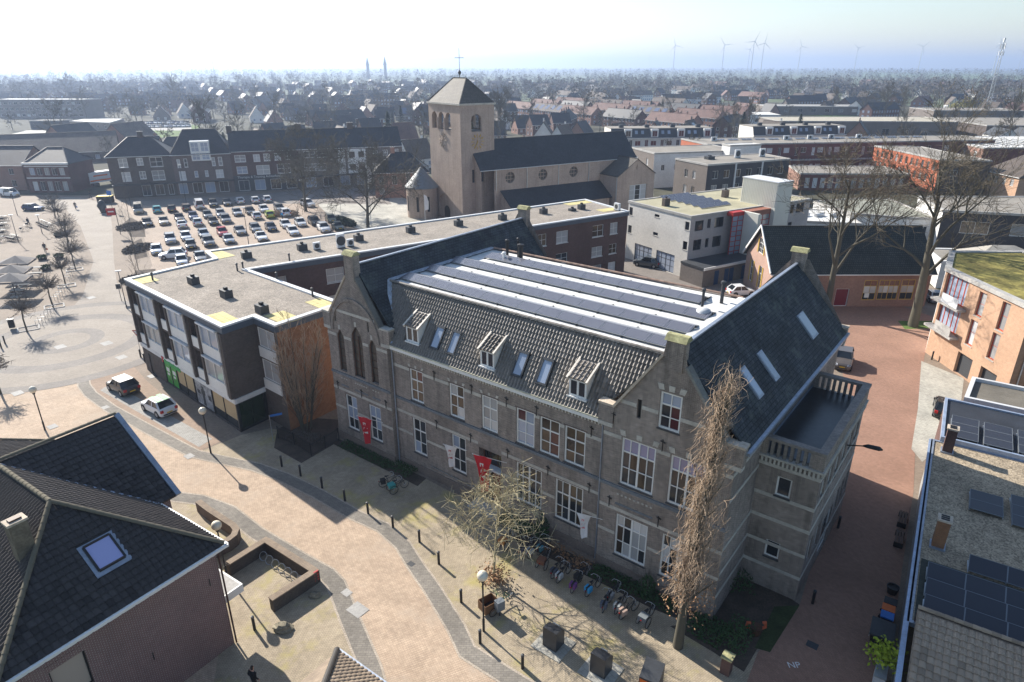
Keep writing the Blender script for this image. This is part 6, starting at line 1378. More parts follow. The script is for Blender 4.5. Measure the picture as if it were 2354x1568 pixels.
for k in range(7):
    t=k/6; p=pts[1].lerp(pts[2],.12+.76*t)+Vector((-.45,-.62,0))*.9; q=M(); 
    a=[p+Vector((math.cos(x)*.25,math.sin(x)*.12,.30+.28*math.sin(x))) for x in np.linspace(0,2*math.pi,12)]; q.tube(a,.025,5,False); q.put('bicycle_ring',MT['steel'],pu)
m=M(); e=pts[2]
for k in range(4): m.obox((e.x+.1,e.y-.12),R(-36),.1,.32,.25+k*.2,.35+k*.2)
m.put('warning_stripes',MT['red'],pu)
pc=thing('curved_planter','curved low brick planter wall beside the tiled house','planter wall',(*P2(*U_(60,200)),0)); cp_=[Vector((*P2(*U_(a,b),.9),0)) for a,b in((-60,25),(0,72),(60,112),(120,150),(150,170),(168,195),(155,228),(120,255),(60,285),(0,310))]
m=M(); m2=M()
for sgn in(0,):
    n=len(cp_); L=[];Rr=[]
    for i,p in enumerate(cp_):
        d=(cp_[min(i+1,n-1)]-cp_[max(i-1,0)]).normalized(); nn=Vector((-d.y,d.x,0)); L.append(p+nn*.22);Rr.append(p-nn*.22)
    for i in range(n-1):
        for A in((L[i],L[i+1]),(Rr[i+1],Rr[i])): m.quad((A[0].x,A[0].y,0),(A[1].x,A[1].y,0),(A[1].x,A[1].y,.85),(A[0].x,A[0].y,.85))
        m2.quad((Rr[i].x,Rr[i].y,.86),(Rr[i+1].x,Rr[i+1].y,.86),(L[i+1].x,L[i+1].y,.86),(L[i].x,L[i].y,.86))
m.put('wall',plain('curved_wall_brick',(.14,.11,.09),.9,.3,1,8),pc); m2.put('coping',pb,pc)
def boulder(label,x,y,r):
    m=M(); rr=random.Random(int(x*10)); n=9
    for i in range(5):
        f=i/4; 
        for j in range(n): a=2*math.pi*j/n; q=r*(1-.55*f**2)*rr.uniform(.8,1.15); m.v.append((x+q*math.cos(a)*1.25,y+q*math.sin(a)*.85,r*.85*f*rr.uniform(.85,1.1)))
    for i in range(4):
        for j in range(n): m.f.append((i*n+j,i*n+(j+1)%n,(i+1)*n+(j+1)%n,(i+1)*n+j))
    m.f.append(tuple(range(4*n,5*n))); m.solo('boulder',label,'boulder',plain('granite',(.24,.21,.15),.95,.4,1.5,6,bmp=.6))
b=P(*U_(450,800)); boulder('sunlit boulder on the left forecourt',b.x,b.y,.5); b=P(*U_(645,600)); boulder('boulder in the shadow of the planter wall',b.x,b.y,.36)
# ================================================================ street furniture
def t_(x0,y0): return tl(x0,y0,2.4125)
def globe_lamp(label,px,h=3.85):
    p=P(*px); t=thing('globe_street_lamp',label,'street lamp',tuple(p)); m=M(); m.tube([(p.x,p.y,0),(p.x,p.y,.9)],.075,8); m.tube([(p.x,p.y,.9),(p.x,p.y,h-.2)],.05,8); m.put('post',MT['black'],t)
    m=M(); m.lathe([(.1,h-.25),(.13,h-.1),(.1,h-.05)],10,(p.x,p.y)); m.put('collar',MT['black'],t)
    m=M(); r=.31; m.lathe([(r*math.sin(a)+.001,h+.18-r*math.cos(a)) for a in np.linspace(.3,math.pi,10)],18,(p.x,p.y)); m.put('globe',MG['globe'],t,smooth=True); return t
MG['globe']=plain('opal_globe',(.72,.66,.52),.2,.1,spec=.6)
globe_lamp('globe street lamp at the kerb before the corner shop',(485,1042))
globe_lamp('globe street lamp beside the cargo bicycle',(1112,1451)); globe_lamp('globe street lamp beside the brick planter',t_(0,1908)(2055,620)); globe_lamp('globe street lamp on the far side of the tiled house',t_(0,1300)(408,755))
pe=tl(0,680,694/480)
def tall_lamp(label,px,h=6.):
    p=P(*px); t=thing('street_lamp',label,'street lamp',tuple(p)); m=M(); m.tube([(p.x,p.y,0),(p.x,p.y,h*.3)],.07,8); m.tube([(p.x,p.y,h*.3),(p.x,p.y,h)],.05,8); m.put('post',MT['dgrey'],t)
    m=M(); m.obox((p.x,p.y),.4,.7,.35,h,h+.1); m.put('lamp_head',MT['greywhite'],t); return t
tall_lamp('lamp post with grey cabinet at the corner of the block',pe(688,690),5.2); tall_lamp('lamp post on the square left of the pruned trees',pe(100,330),5.); tall_lamp('lamp post beside the bicycle racks near the square',pe(230,285),3.6); tall_lamp('lamp post at the upper left of the square',pe(95,185),5.)
for k,(a,b,h,l) in enumerate((((302,478),0,9.,'tall lamp post at the left edge of the car park'),((429,470),0,9.,'tall lamp post before the glazed dormer shop'),((574,575),0,7.5,'lamp post in the middle of the car park'),((768,440),0,8.,'tall lamp post before the terrace'),((700,488),0,7,'lamp post under the bare tree at the car park'))): tall_lamp(l,a,h)
bp=M(); bp.lathe([(.07,0),(.085,.8),(.085,.92),(.001,.98)],10); 
def bollard(label,px):
    p=P(*px); t=thing('bollard',label,'bollard',tuple(p)); m=M(); m.lathe([(.085,0),(.085,.88)],10,(p.x,p.y)); m.put('post',MT['black'],t); m=M(); m.lathe([(.088,.88),(.095,.92),(.095,1.0),(.001,1.03)],10,(p.x,p.y)); m.put('cap',MT['dgrey'],t)
A_,B_,C_,D_=t_(960,1300),t_(960,1908),t_(1920,1908),t_(2880,1908)
ords=['first','second','third','fourth','fifth','sixth','seventh','eighth','ninth','tenth']
bl=[A_(235,1085),A_(405,1170),A_(600,1280),A_(805,1395),A_(1015,1512),B_(1240,170),B_(1480,302),B_(1655,500),B_(1857,847),B_(2028,1218)]
for k,p in enumerate(bl): bollard('%s black bollard from the fenced bush along the school pavement'%ords[k],p)
bollard('black bollard between the waste containers and the street',C_(95,1445)); bollard('bollard beside the boulder near the tiled house',t_(0,1908)(2305,1095)); bollard('bollard at the foot of the annex in the dark street',D_(402,858)); bollard('bollard by the annex doorway in the dark street',D_(632,175)); bollard('bollard before the garages of the orange house',t_(2880,1300)(1480,118))
bollard('left one of two bollards by the triangular sign',t_(0,1300)(1275,98)); bollard('right one of two bollards by the triangular sign',t_(0,1300)(1312,138))
# waste containers
def container(label,px,ang=R(-37.8)):
    p=P(*px); t=thing('waste_container',label,'waste container',tuple(p)); m=M(); m.obox((p.x,p.y),ang,1.9,1.75,.02,.05); m.put('ground_plate',MG['slabs'],t)
    F=fr((p.x,p.y),math.degrees(ang)); prof=[(-.42,.05),(.42,.05),(.42,.95)]+[(-.42+.84*math.cos(a),.95+.42*math.sin(a)*1.0) for a in np.linspace(0,math.pi/2,7)][1:]
    m=M(); n=len(prof)
    m.add([F(-.45,y,z) for y,z in prof]+[F(.45,y,z) for y,z in prof],[(i,(i+1)%n,n+(i+1)%n,n+i) for i in range(n)]+[tuple(range(n-1,-1,-1)),tuple(range(n,2*n))]); m.put('body',plain('anthracite_steel',(.035,.037,.042),.4,.2,spec=.5),t)
    m=M(); a=math.pi*.3; m.add([F(x,-.42+.84*math.cos(b)+.005,.95+.42*math.sin(b)+.012) for b in(.35,.8) for x in(-.3,.3)],[(0,1,3,2)]); m.put('hatch',MT['dgrey'],t)
    m=M(); m.beam(F(-.2,.25,1.3),F(.2,.25,1.3),.05); m.put('handle',MT['steel'],t); return t
container('left dark waste container on its pale plate before the school',(1272,1482)); container('middle dark waste container on its pale plate before the school',(1381,1542))
p=P(1494,1590); t=thing('clothes_bank','grey box container with orange front at the bottom edge','waste container',tuple(p)); F=fr((p.x,p.y),-30); m=M()
m.add([F(-.5,-.5,0),F(.5,-.5,0),F(.5,.5,0),F(-.5,.5,0),F(-.5,-.5,1.3),F(.5,-.5,1.3),F(.5,.5,1.75),F(-.5,.5,1.75)],[(4,5,6,7),(0,1,5,4),(1,2,6,5),(2,3,7,6),(3,0,4,7)]); m.put('body',MT['dgrey'],t); m=M(); m.prism([F(-.45,-.53),F(.45,-.53),F(.45,-.505),F(-.45,-.505)],.2,1.2); m.put('front_panel',MT['orange'],t)
# wheelie bins
def bin_(label,s,tt,mat,lid,w=.55,h=1.05):
    x,y=Gf(s,tt); t=thing('wheelie_bin',label,'bin',(x,y,0)); F=fr((x,y),56.8); m=M()
    a=[(-w/2,-.3),(w/2,-.3),(w/2,.3),(-w/2,.3)]; m.add([F(q[0]*.85,q[1]*.85,.08) for q in a]+[F(*q,h) for q in a],[(0,3,2,1),(4,5,6,7),(0,1,5,4),(1,2,6,5),(2,3,7,6),(3,0,4,7)]); m.put('body',mat,t)
    m=M(); m.prism([F(q[0]*1.08,q[1]*1.12) for q in a],h,h+.09); m.put('lid',lid,t)
    for sg in(-1,1): m=M(); m.tube([F(sg*w*.45-.03,.3,.1),F(sg*w*.45+.03,.3,.1)],.1,10); m.put('wheel',MT['rubber'],t)
bin_('black bin with orange lid beside the shop wall',8.0,.75,MT['black'],MT['orange']); bin_('black bin with blue lid beside the shop wall',7.35,.75,MT['black'],MT['blue']); bin_('all black bin behind the orange lidded bin',8.65,.7,MT['black'],MT['black'])
x,y=Gf(6.0,.85); t=thing('waste_trolley','large black four wheeled waste container beside the shop wall','waste container',(x,y,0)); F=fr((x,y),56.8); m=M(); m.add([F(a*.62,b*.42,.2) for a,b in((-1,-1),(1,-1),(1,1),(-1,1))]+[F(a*.7,b*.55,1.1) for a,b in((-1,-1),(1,-1),(1,1),(-1,1))],[(0,3,2,1),(0,1,5,4),(1,2,6,5),(2,3,7,6),(3,0,4,7)]); m.put('body',MT['black'],t); m=M(); m.prism([F(a*.74,b*.6) for a,b in((-1,-1),(1,-1),(1,1),(-1,1))],1.1,1.22); m.put('lid',MT['dgrey'],t)
for a in(-.5,.5):
    for b in(-.3,.3): m=M(); m.tube([F(a-.03,b,.1),F(a+.03,b,.1)],.1,8); m.put('castor',MT['rubber'],t)
m=M(); m.prism([F(-.2,.56),F(.2,.56),F(.2,.575),F(-.2,.575)],.5,.75); m.put('sticker',MT['white'],t)
x,y=Gf(3.,.6); t=thing('meter_cabinet','grey metal cabinet by the shop wall next to the lime green shrub','cabinet',(x,y,0)); m=M(); m.obox((x,y),R(56.8),1.2,.5,0,1.1); m.put('body',MT['greywhite'],t); m=M(); m.obox((x,y),R(56.8),1.26,.56,1.1,1.16); m.put('top',MT['steel'],t)
x,y=Gf(10.9,.65); t=thing('round_planter','dark round plant tub by the shop wall','planter',(x,y,0)); m=M(); m.lathe([(.26,0),(.36,.5),(.3,.5),(.28,.4),(.001,.4)],14,(x,y)); m.put('tub',MT['black'],t)
for s,l in((16.5,'left'),(19.,'right')):
    x,y=Gf(s,.8); t=thing('wooden_bench','%s dark wooden bench against the shop wall'%l,'bench',(x,y,0)); F=fr((x,y),56.8)
    for k in range(3): m=M(); m.prism([F(-.8,-.25+k*.17),F(.8,-.25+k*.17),F(.8,-.12+k*.17),F(-.8,-.12+k*.17)],.42,.46); m.put('seat_slat',MT['wood'],t)
    for k in range(2): m=M(); m.prism([F(-.8,-.34),F(.8,-.34),F(.8,-.30),F(-.8,-.30)],.55+k*.2,.7+k*.2); m.put('back_slat',MT['wood'],t)
    for a in(-.7,.7): m=M(); m.prism([F(a-.04,-.3),F(a+.04,-.3),F(a+.04,.25),F(a-.04,.25)],0,.42); m.put('leg',MT['black'],t)
# NP painted on the street
q=P(*D_(245,1440)); cu=bpy.data.curves.new('t','FONT'); cu.body='NP'; cu.size=.55; ob_=bpy.data.objects.new('t',cu); COL.objects.link(ob_); me=bpy.data.meshes.new_from_object(ob_.evaluated_get(bpy.context.evaluated_depsgraph_get())); bpy.data.objects.remove(ob_,do_unlink=True); me.materials.clear(); me.materials.append(MT['white']); o=bpy.data.objects.new('painted_letters',me); COL.objects.link(o); o.location=(q.x-.35,q.y,.016); tag(o,'white letters NP painted on the dark red street','road marking')
# drains and manhole plates
for k,(px,w_,l) in enumerate(((B_(820,760),.6,'pale drain cover at the left gutter of the street'),(B_(920,915),1.1,'large pale manhole plate beside the left gutter'),(B_(1403,500),.45,'dark drain grate at the right gutter of the street'),(D_(400,1235),.6,'dark drain grate on the red street'),(t_(0,1300)(160,422),1.1,'pale square plate on the street left of the cars'),(t_(0,1300)(955,550),.7,'small pale plate beside the black and white car'),(t_(0,700)(545,1450),1.3,'left white plate in the paving rings'),(t_(0,700)(965,1418),1.3,'right white plate in the paving rings'),(t_(0,700)(825,1005),1.2,'white plate on the shopping street'),(t_(0,1300)(1100,97),1.2,'white plate below the paving rings'),(t_(0,1300)(1380,268),1.0,'pale slab at the corner of the dark block'),(t_(0,1300)(475,725),.9,'pale plate by the lamp behind the tiled house'),(t_(0,1300)(1712,992),.8,'pale plate on the gutter before the corner shop'))):
    p=P(*px); m=M(); m.obox((p.x,p.y),R(-38),w_,w_*.8,.017,.027); m.solo('manhole_cover',l,'manhole cover',MT['dgrey'] if 'dark' in l and 'plate' not in l else MT['concrete'])
# fence round the bush
fe=thing('iron_fence','black iron bar fence round the bush by the left gable','fence',(*P2(*A_(500,990)),0)); fp_=[Vector((*P2(*A_(a,b)),0)) for a,b in((205,832),(350,890),(505,992),(632,918),(752,848))]
for p in fp_: m=M(); m.beam(p,p+Z*1.25,.07); m.put('post',MT['black'],fe)
for a,b in zip(fp_[:-1],fp_[1:]):
    for z in(.15,1.1): m=M(); m.beam(a+Z*z,b+Z*z,.035); m.put('rail',MT['black'],fe)
    m=M(); n=int((b-a).length/.12)
    for i in range(1,n): q=a.lerp(b,i/n); m.beam(q+Z*.15,q+Z*1.2,.018)
    m.put('bars',MT['black'],fe)['kind']='stuff'
# street name sign
p=P(*A_(155,850)); t=thing('street_sign','blue street name sign on a thin post beside the fence','sign',tuple(p)); m=M(); m.tube([(p.x,p.y,0),(p.x,p.y,2.5)],.03,8); m.put('post',MT['steel'],t); m=M(); m.obox((p.x+.5,p.y+.25),R(25),1.0,.03,2.3,2.5); m.put('sign_plate',MT['blue'],t)
p=P(*t_(0,1300)(1275,60)); t=thing('give_way_sign','red and white triangular give way sign at the block corner','sign',(p.x,p.y,0)); m=M(); m.tube([(p.x,p.y,0),(p.x,p.y,2.2)],.03,8); m.put('post',MT['steel'],t)
for r_,mt,o_ in((.48,MT['red'],0),(.3,MT['white'],-.012)):
    m=M(); m.poly([(p.x+r_*math.cos(a),p.y+o_-.04,2.6+r_*math.sin(a)) for a in(R(30),R(150),R(270))]); m.put('triangle' if r_>.4 else 'triangle_field',mt,t)
# advertising column, banners, market box near the shops
zl=tl(0,500,3.1357)
p=P(*zl(1220,940)); t=thing('sculpture','dark standing sculpture on the paved corner by the shopping street','sculpture',tuple(p)); m=M(); m.tube([(p.x,p.y,0),(p.x+.1,p.y,.8),(p.x-.1,p.y,1.7),(p.x,p.y,2.6),(p.x-.05,p.y,2.9)],[.5,.75,.95,.6,.2],9); m.put('figure',MT['dgrey'],t,smooth=True); m=M(); m.obox((p.x,p.y),0,1.1,1.,0,.12); m.put('base',MT['concrete'],t)
p=P(*zl(1250,820)); t=thing('skip','dark open container with yellow rim by the corner shop','container',tuple(p)); m=M(); m.obox((p.x,p.y),R(10),3.2,1.8,.1,1.6); m.put('body',MT['black'],t); m=M(); m.obox((p.x,p.y),R(10),3.3,1.9,1.6,1.75); m.put('rim',MT['yellow'],t)
p=P(*zl(1420,1190)); t=thing('banner_post','red banner on a dark post left of the car park','banner',tuple(p)); m=M(); m.tube([(p.x,p.y,0),(p.x,p.y,5.2)],.06,8); m.put('post',MT['black'],t); m=M(); m.obox((p.x-.9,p.y),R(15),1.6,.04,3.7,5.1); m.put('banner',MT['red'],t)
m=M(); m.obox((p.x-.9,p.y-.03),R(15),1.0,.04,4.3,4.55); m.put('banner_print',MT['white'],t)
p=P(*zl(1330,920)); t=thing('parking_sign','blue parking sign near the corner shop','sign',tuple(p)); m=M(); m.tube([(p.x,p.y,0),(p.x,p.y,4.2)],.05,8); m.put('post',MT['dgrey'],t); m=M(); m.obox((p.x,p.y-.05),0,1.,.06,3.6,4.6); m.put('sign_plate',MT['blue'],t)
p=P(*pe(660,650)); t=thing('switch_cabinet','small grey sign box on the corner lamp post','sign',(p.x,p.y,0)); m=M(); m.obox((p.x,p.y),.4,.6,.15,1.8,2.5); m.put('box',MT['dgrey'],t); m=M(); m.tube([(p.x,p.y,0),(p.x,p.y,1.8)],.04,6); m.put('post',MT['dgrey'],t)
# parasols and terrace on the square
for k,(a,b) in enumerate(((85,420),(60,470),(55,515))):
    c=P(*pe(a,b),3.0); t=thing('square_parasol','%s grey parasol of the cafe terrace'%['rear','middle','front'][k],'parasol',(c.x,c.y,0)); m=M(); r_=3.1; A=R(12); q=[(c.x+r_*math.cos(A+math.pi/4+i*math.pi/2),c.y+r_*math.sin(A+math.pi/4+i*math.pi/2)*.8) for i in range(4)]
    mid=[((q[i][0]+q[(i+1)%4][0])/2,(q[i][1]+q[(i+1)%4][1])/2) for i in range(4)]
    m.v=[(c.x,c.y,3.5)]+[(*p_,2.6) for p_ in q]+[(*p_,2.72) for p_ in mid]
    for i in range(4): m.f+=[(0,1+i,5+i),(0,5+i,1+(i+1)%4)]
    for i in range(4): j=(i+1)%4; b0=len(m.v); m.v+=[(*q[i],2.35),(*q[j],2.35)]; m.f.append((1+i,b0,b0+1,1+j))
    m.put('canopy',plain('grey_canvas',(.20,.185,.175),.9,.12),t); m=M(); m.tube([(c.x,c.y,0),(c.x,c.y,3.5)],.06,8); m.put('pole',MT['dgrey'],t); m=M(); m.obox((c.x,c.y),0,1,1,0,.12); m.put('foot',MT['concrete'],t)
def picnic(label,px,ang,mat=None):
    p=P(*px); t=thing('picnic_table',label,'table',tuple(p)); F=fr((p.x,p.y),ang); mt=mat or MT['concrete']
    for k in range(4): m=M(); m.prism([F(-.95,-.36+k*.185),F(.95,-.36+k*.185),F(.95,-.19+k*.185),F(-.95,-.19+k*.185)],.72,.76); m.put('top_plank',mt,t)
    for s in(-1,1): m=M(); m.prism([F(-.95,s*.62),F(.95,s*.62),F(.95,s*.82),F(-.95,s*.82)],.42,.46); m.put('bench_plank',mt,t)
    for x in(-.7,.7): m=M(); m.beam(F(x,-.7,.05),F(x,.7,.7),.07); m.beam(F(x,.7,.05),F(x,-.7,.7),.07); m.beam(F(x,-.75,.4),F(x,.75,.4),.06); m.put('trestle',MT['wood'],t)
picnic('upper picnic table right of the parasols',pe(195,490),12); picnic('lower picnic table right of the parasols',pe(197,520),12); picnic('upper picnic table in the parasol shade',pe(125,585),12); picnic('lower picnic table in the parasol shade',pe(100,615),12)
# planters on the square
for k,(a,b,l) in enumerate(((318,300,'uppermost round dark shrub tub on the square'),(232,425,'left round dark shrub tub on the square'),(322,418,'right round dark shrub tub on the square'),(252,480,'dark shrub tub beside the picnic tables'))):
    p=P(*pe(a,b)); t=thing('shrub_tub',l,'planter',tuple(p)); m=M(); m.lathe([(.6,0),(.75,.45),(.7,.45),(.6,.35),(.001,.35)],12,(p.x,p.y)); m.put('tub',MT['black'],t)
    m=M(); rr=random.Random(k)
    for i in range(160):
        a_=rr.uniform(0,6.28); r_=rr.uniform(.2,.8); c=Vector((p.x+r_*math.cos(a_),p.y+r_*math.sin(a_),.4+rr.uniform(0,.55)*(1-r_*.6))); d=Vector((rr.uniform(-1,1),rr.uniform(-1,1),rr.uniform(-1,1))).normalized()*.12; e=d.orthogonal().normalized()*.09; m.add([c-d,c+e,c+d,c-e],[(0,1,2,3)])
    m.put('foliage',MT['hedge'],t,uv=False)
# bicycle stands along the pruned trees
for k,(a,b) in enumerate(((215,785),(230,768),(245,752),(262,735),(278,720),(292,705),(300,655),(312,642),(325,628),(338,612),(350,598),(362,588),(365,545),(372,530),(380,515),(388,500),(396,490))):
    p=P(*pe(a,b)); t=thing('bicycle_stand','steel hoop bicycle stand beside the pruned trees on the square','bicycle stand',tuple(p),group='hoop stands along the square'); m=M(); d=Vector((.35,.1,0)); m.tube([p-d,p-d+Z*.8,p+d+Z*.8,p+d],.03,6); m.put('hoop',MT['steel'],t)
for k,(a,b,l) in enumerate(((155,800,'lower tree grate frame'),(295,680,'second tree grate frame'),(362,568,'third tree grate frame'),(405,480,'upper tree grate frame'))):
    p=P(*pe(a,b)); t=thing('tree_grate',l+' by the pruned trees','tree grate',tuple(p)); F=fr((p.x,p.y),35)
    for q in(((-1,-1),(1,-1)),((1,-1),(1,1)),((1,1),(-1,1)),((-1,1),(-1,-1))): m=M(); m.beam(F(q[0][0]*1.1,q[0][1]*.9,.05),F(q[1][0]*1.1,q[1][1]*.9,.05),.18,.1); m.put('edge',MT['concrete'],t)
p=P(*pe(70,800)); t=thing('litter_bin','dark litter bin on the square by the lowest pruned tree','bin',tuple(p)); m=M(); m.obox((p.x,p.y),.5,.6,.5,.2,1.2); m.put('body',MT['black'],t); m=M(); m.obox((p.x,p.y),.5,.7,.6,1.2,1.3); m.put('lid',MT['dgrey'],t)
for k,(a,b) in enumerate(((28,880),(8,905))): bollard(['upper','lower'][k]+' dark post at the left edge of the square',pe(a,b))
# decorative garden with toys before the annex
p=P(1735,1455); t=thing('orange_planter','dark pot with orange handles in the shaded garden corner','planter',tuple(p)); m=M(); m.lathe([(.3,0),(.36,.5),(.3,.5),(.001,.45)],10,(p.x,p.y)); m.put('pot',MT['wood'],t)
for s in(-1,1): m=M(); m.tube([(p.x+s*.25,p.y,.3),(p.x+s*.55,p.y,.45),(p.x+s*.5,p.y,.8),(p.x+s*.35,p.y,.75)],.09,7); m.put('handle',plain('terracotta_orange',(.45,.10,.04),.7,.1),t)
p=P(1668,1545); t=thing('gate_pier','low brick pier with mossy cap at the end of the garden','gate pier',(p.x,p.y,0)); m=M(); m.obox((p.x,p.y),SA,.5,.5,0,1.1); m.put('shaft',LBk,t); m=M(); m.obox((p.x,p.y),SA,.6,.6,1.1,1.2); m.put('cap',MT['moss'],t)
# ================================================================ cars
def objpaint():
    m,nt,b=nodes('car_paint'); oi=nd(nt,'ShaderNodeObjectInfo'); nt.links.new(oi.outputs['Color'],b.inputs['Base Color']); b.inputs['Roughness'].default_value=.3; b.inputs['Specular IOR Level'].default_value=.5; b.inputs['Coat Weight'].default_value=.7; b.inputs['Coat Roughness'].default_value=.05; return m
PAINT=objpaint(); CGL=glass('car_glass',(.02,.025,.03),.04,.3,.7); HL=plain('headlamp_glass',(.55,.57,.6),.15,0,spec=.8); TLm=plain('tail_lamp',(.4,.01,.01),.2,0); PLT=plain('yellow_plate',(.65,.42,.02),.5,0); RIM=plain('alloy_rim',(.35,.36,.38),.35,.1,metal=.7)
KINDS={'hatch':dict(L=4.0,W=1.74,H=1.48,cw=(.78,.15),rr=(-1.15,-1.72),hood=.86,tail=.95),'sedan':dict(L=4.5,W=1.78,H=1.44,cw=(.75,.05),rr=(-.85,-1.55),hood=.84,tail=.98),'suv':dict(L=4.4,W=1.84,H=1.66,cw=(.85,.25),rr=(-1.45,-1.95),hood=1.0,tail=1.05),'wagon':dict(L=4.5,W=1.78,H=1.48,cw=(.8,.15),rr=(-1.6,-2.05),hood=.86,tail=.98),'van':dict(L=4.9,W=1.9,H=2.05,cw=(1.75,1.05),rr=(-2.35,-2.42),hood=1.05,tail=1.15)}
def car_proto(kind,name):
    k=KINDS[kind]; L,W,H=k['L'],k['W'],k['H']; h=L/2; hw=W/2; hood,tail=k['hood'],k['tail']; xc,xr=k['cw']; rt,rb_=k['rr']; belt=(hood+tail)/2+.03
    t=thing(name,'car','car')
    st=[(-h,.50,.80,.34),(-h+.06,tail-.12,.9,.25),(-h+.22,tail,.97,.2),(rb_+.15,tail+.02,1,.2),(-.2,belt,1,.18),(xc,hood+.05,1,.18),(xc+(h-xc)*.5,hood-.02,.98,.18),(h-.22,hood-.12,.93,.2),(h-.05,hood-.25,.82,.25),(h,.46,.7,.34)]
    m=M(); n=12
    for x,zt,wf,zb in st:
        w=hw*wf; ring=[(0,zb),(w*.86,zb),(w*.97,zb+.1),(w,min(.55,zt-.1)),(w*.985,zt-.16),(w*.93,zt-.03),(w*.78,zt),(0,zt+.025)]
        full=ring+[(-y,z) for y,z in ring[-2:0:-1]]; m.v+=[(x,y,z) for y,z in full]
    n=14
    for i in range(len(st)-1):
        for j in range(n): m.f.append((i*n+j,i*n+(j+1)%n,(i+1)*n+(j+1)%n,(i+1)*n+j))
    m.f.append(tuple(range(n-1,-1,-1))); m.f.append(tuple(range((len(st)-1)*n,len(st)*n)))
    m.f=[tuple(reversed(f)) for f in m.f]
    # roof plate and pillars belong to the body
    wr=hw*.74; wbt=hw*.92; zb=belt-.03
    Rf=[(xr,wr,H-.02),(rt,wr,H-.03),(rt,-wr,H-.03),(xr,-wr,H-.02)]
    top=[(xr+.03,0.,H-.02)]
    slab(m,[(xr,-wr,H-.01),(xr,wr,H-.01),(rt,wr,H-.02),(rt,-wr,H-.02)],.05)
    for s in(1,-1):
        m.beam((xc,s*wbt,hood+.03),(xr,s*wr,H-.03),.08,.07); m.beam((rb_,s*wbt,tail),(rt,s*wr,H-.04),.16,.1); xm=(xr+rt)/2+.1; m.beam((xm,s*wbt*1.0,zb),(xm,s*wr,H-.04),.1,.04); m.beam((xr,s*wr,H-.03),(rt,s*wr,H-.04),.09,.06)
        if kind=='van': m.add([(xm,s*hw*.935,zb),(rb_,s*hw*.935,zb),(rt,s*(wr+.02),H-.03),(xm,s*(wr+.02),H-.03)],[(0,1,2,3)])
    m.put('body',PAINT,t,local=True,uv=False,smooth=False)
    # windows
    g=M(); a=[(xc,wbt*.97,hood+.02),(rb_,wbt*.97,tail-.01),(rb_,-wbt*.97,tail-.01),(xc,-wbt*.97,hood+.02)]; b=[(xr,wr*.97,H-.05),(rt,wr*.97,H-.06),(rt,-wr*.97,H-.06),(xr,-wr*.97,H-.05)]
    g.add(a+b,[(i,(i+1)%4,4+(i+1)%4,4+i) for i in range(4)]); g.put('windows',CGL,t,local=True,uv=False)
    r=.32 if kind!='van' else .34; 
    wm=M(); wm.tube([(0,-.1,0),(0,.1,0)],r,18); WM=wm.mesh('wheel',MT['rubber'],uv=False); rm=M(); rm.tube([(0,-.105,0),(0,.105,0)],r*.62,12); RM=rm.mesh('rim',RIM,uv=False); am=M(); am.tube([(0,-.02,0),(0,.02,0)],r+.07,18); AM=am.mesh('wheel_arch',MT['black'],uv=False)
    for x in(-h+.78,h-.82):
        for s in(1,-1):
            w=bpy.data.objects.new('wheel',WM);COL.objects.link(w);w.parent=t;w.location=(x,s*(hw-.075),r); q=bpy.data.objects.new('rim',RM);COL.objects.link(q);q.parent=w
            ar=bpy.data.objects.new('wheel_arch',AM);COL.objects.link(ar);ar.parent=t;ar.location=(x,s*(hw-.012),r+.02)
    for s in(1,-1):
        m=M(); m.add([(h-.3,s*hw*.9,hood-.14),(h-.06,s*hw*.78,hood-.3),(h-.02,s*hw*.5,hood-.32),(h-.13,s*hw*.5,hood-.14)],[(0,1,2,3)]); 
        m.v=[(x+.03,y*1.02,z+.01) for x,y,z in m.v]; m.put('headlight',HL,t,local=True,uv=False)
        m=M(); m.box(-h-.01,s*hw*.62,tail-.32,-h+.14,s*hw*.93,tail-.08) if s>0 else m.box(-h-.01,-hw*.93,tail-.32,-h+.14,-hw*.62,tail-.08); m.put('taillight',TLm,t,local=True,uv=False)
        m=M(); m.box(xc-.25,min(s*hw*.98,s*hw*1.12),hood+.02,xc-.08,max(s*hw*.98,s*hw*1.12),hood+.18); m.put('mirror',PAINT,t,local=True,uv=False)
    for x in(h+.005,-h-.012): m=M(); m.box(x-.012,-.26,.5,x+.012,.26,.61); m.put('number_plate',PLT,t,local=True,uv=False)
    m=M(); m.box(h-.06,-hw*.55,.38,h+.012,hw*.55,.47); m.put('grille',MT['black'],t,local=True,uv=False)
    m=M(); m.box(-h-.014,-hw*.7,.34,-h+.05,hw*.7,.46); m.put('bumper',MT['black'],t,local=True,uv=False)
    return t
COLS=dict(white=(.72,.73,.74),black=(.012,.013,.015),grey=(.16,.17,.18),silver=(.42,.44,.46),red=(.42,.02,.03),blue=(.03,.05,.14),navy=(.015,.022,.05),beige=(.42,.38,.32),lime=(.42,.5,.06),brown=(.10,.075,.06),teal=(.12,.45,.5),olive=(.08,.09,.06),pale=(.32,.38,.45))
PRO={};PT={};USED={}
def car(kind,col,x,y,head,label,group=None):
    if kind not in PRO: PRO[kind]=car_proto(kind,'parked_car'); PT[kind]=treeof(PRO[kind]); first=True
    else: first=False
    c=COLS[col] if isinstance(col,str) else col
    if first:
        r=PRO[kind]; r.location=(x,y,.02); r.rotation_euler=(0,0,head); r['label']=label
        for a,gs in PT[kind]: a.color=(*c,1)
    else: r=dup(PRO[kind],(x,y,.02),head,label,color=(*c,1),tree=PT[kind])
    if group: r['group']=group
    elif 'group' in r: del r['group']
    return r
K=tl(480,680,1.5824); HD=R(-61)
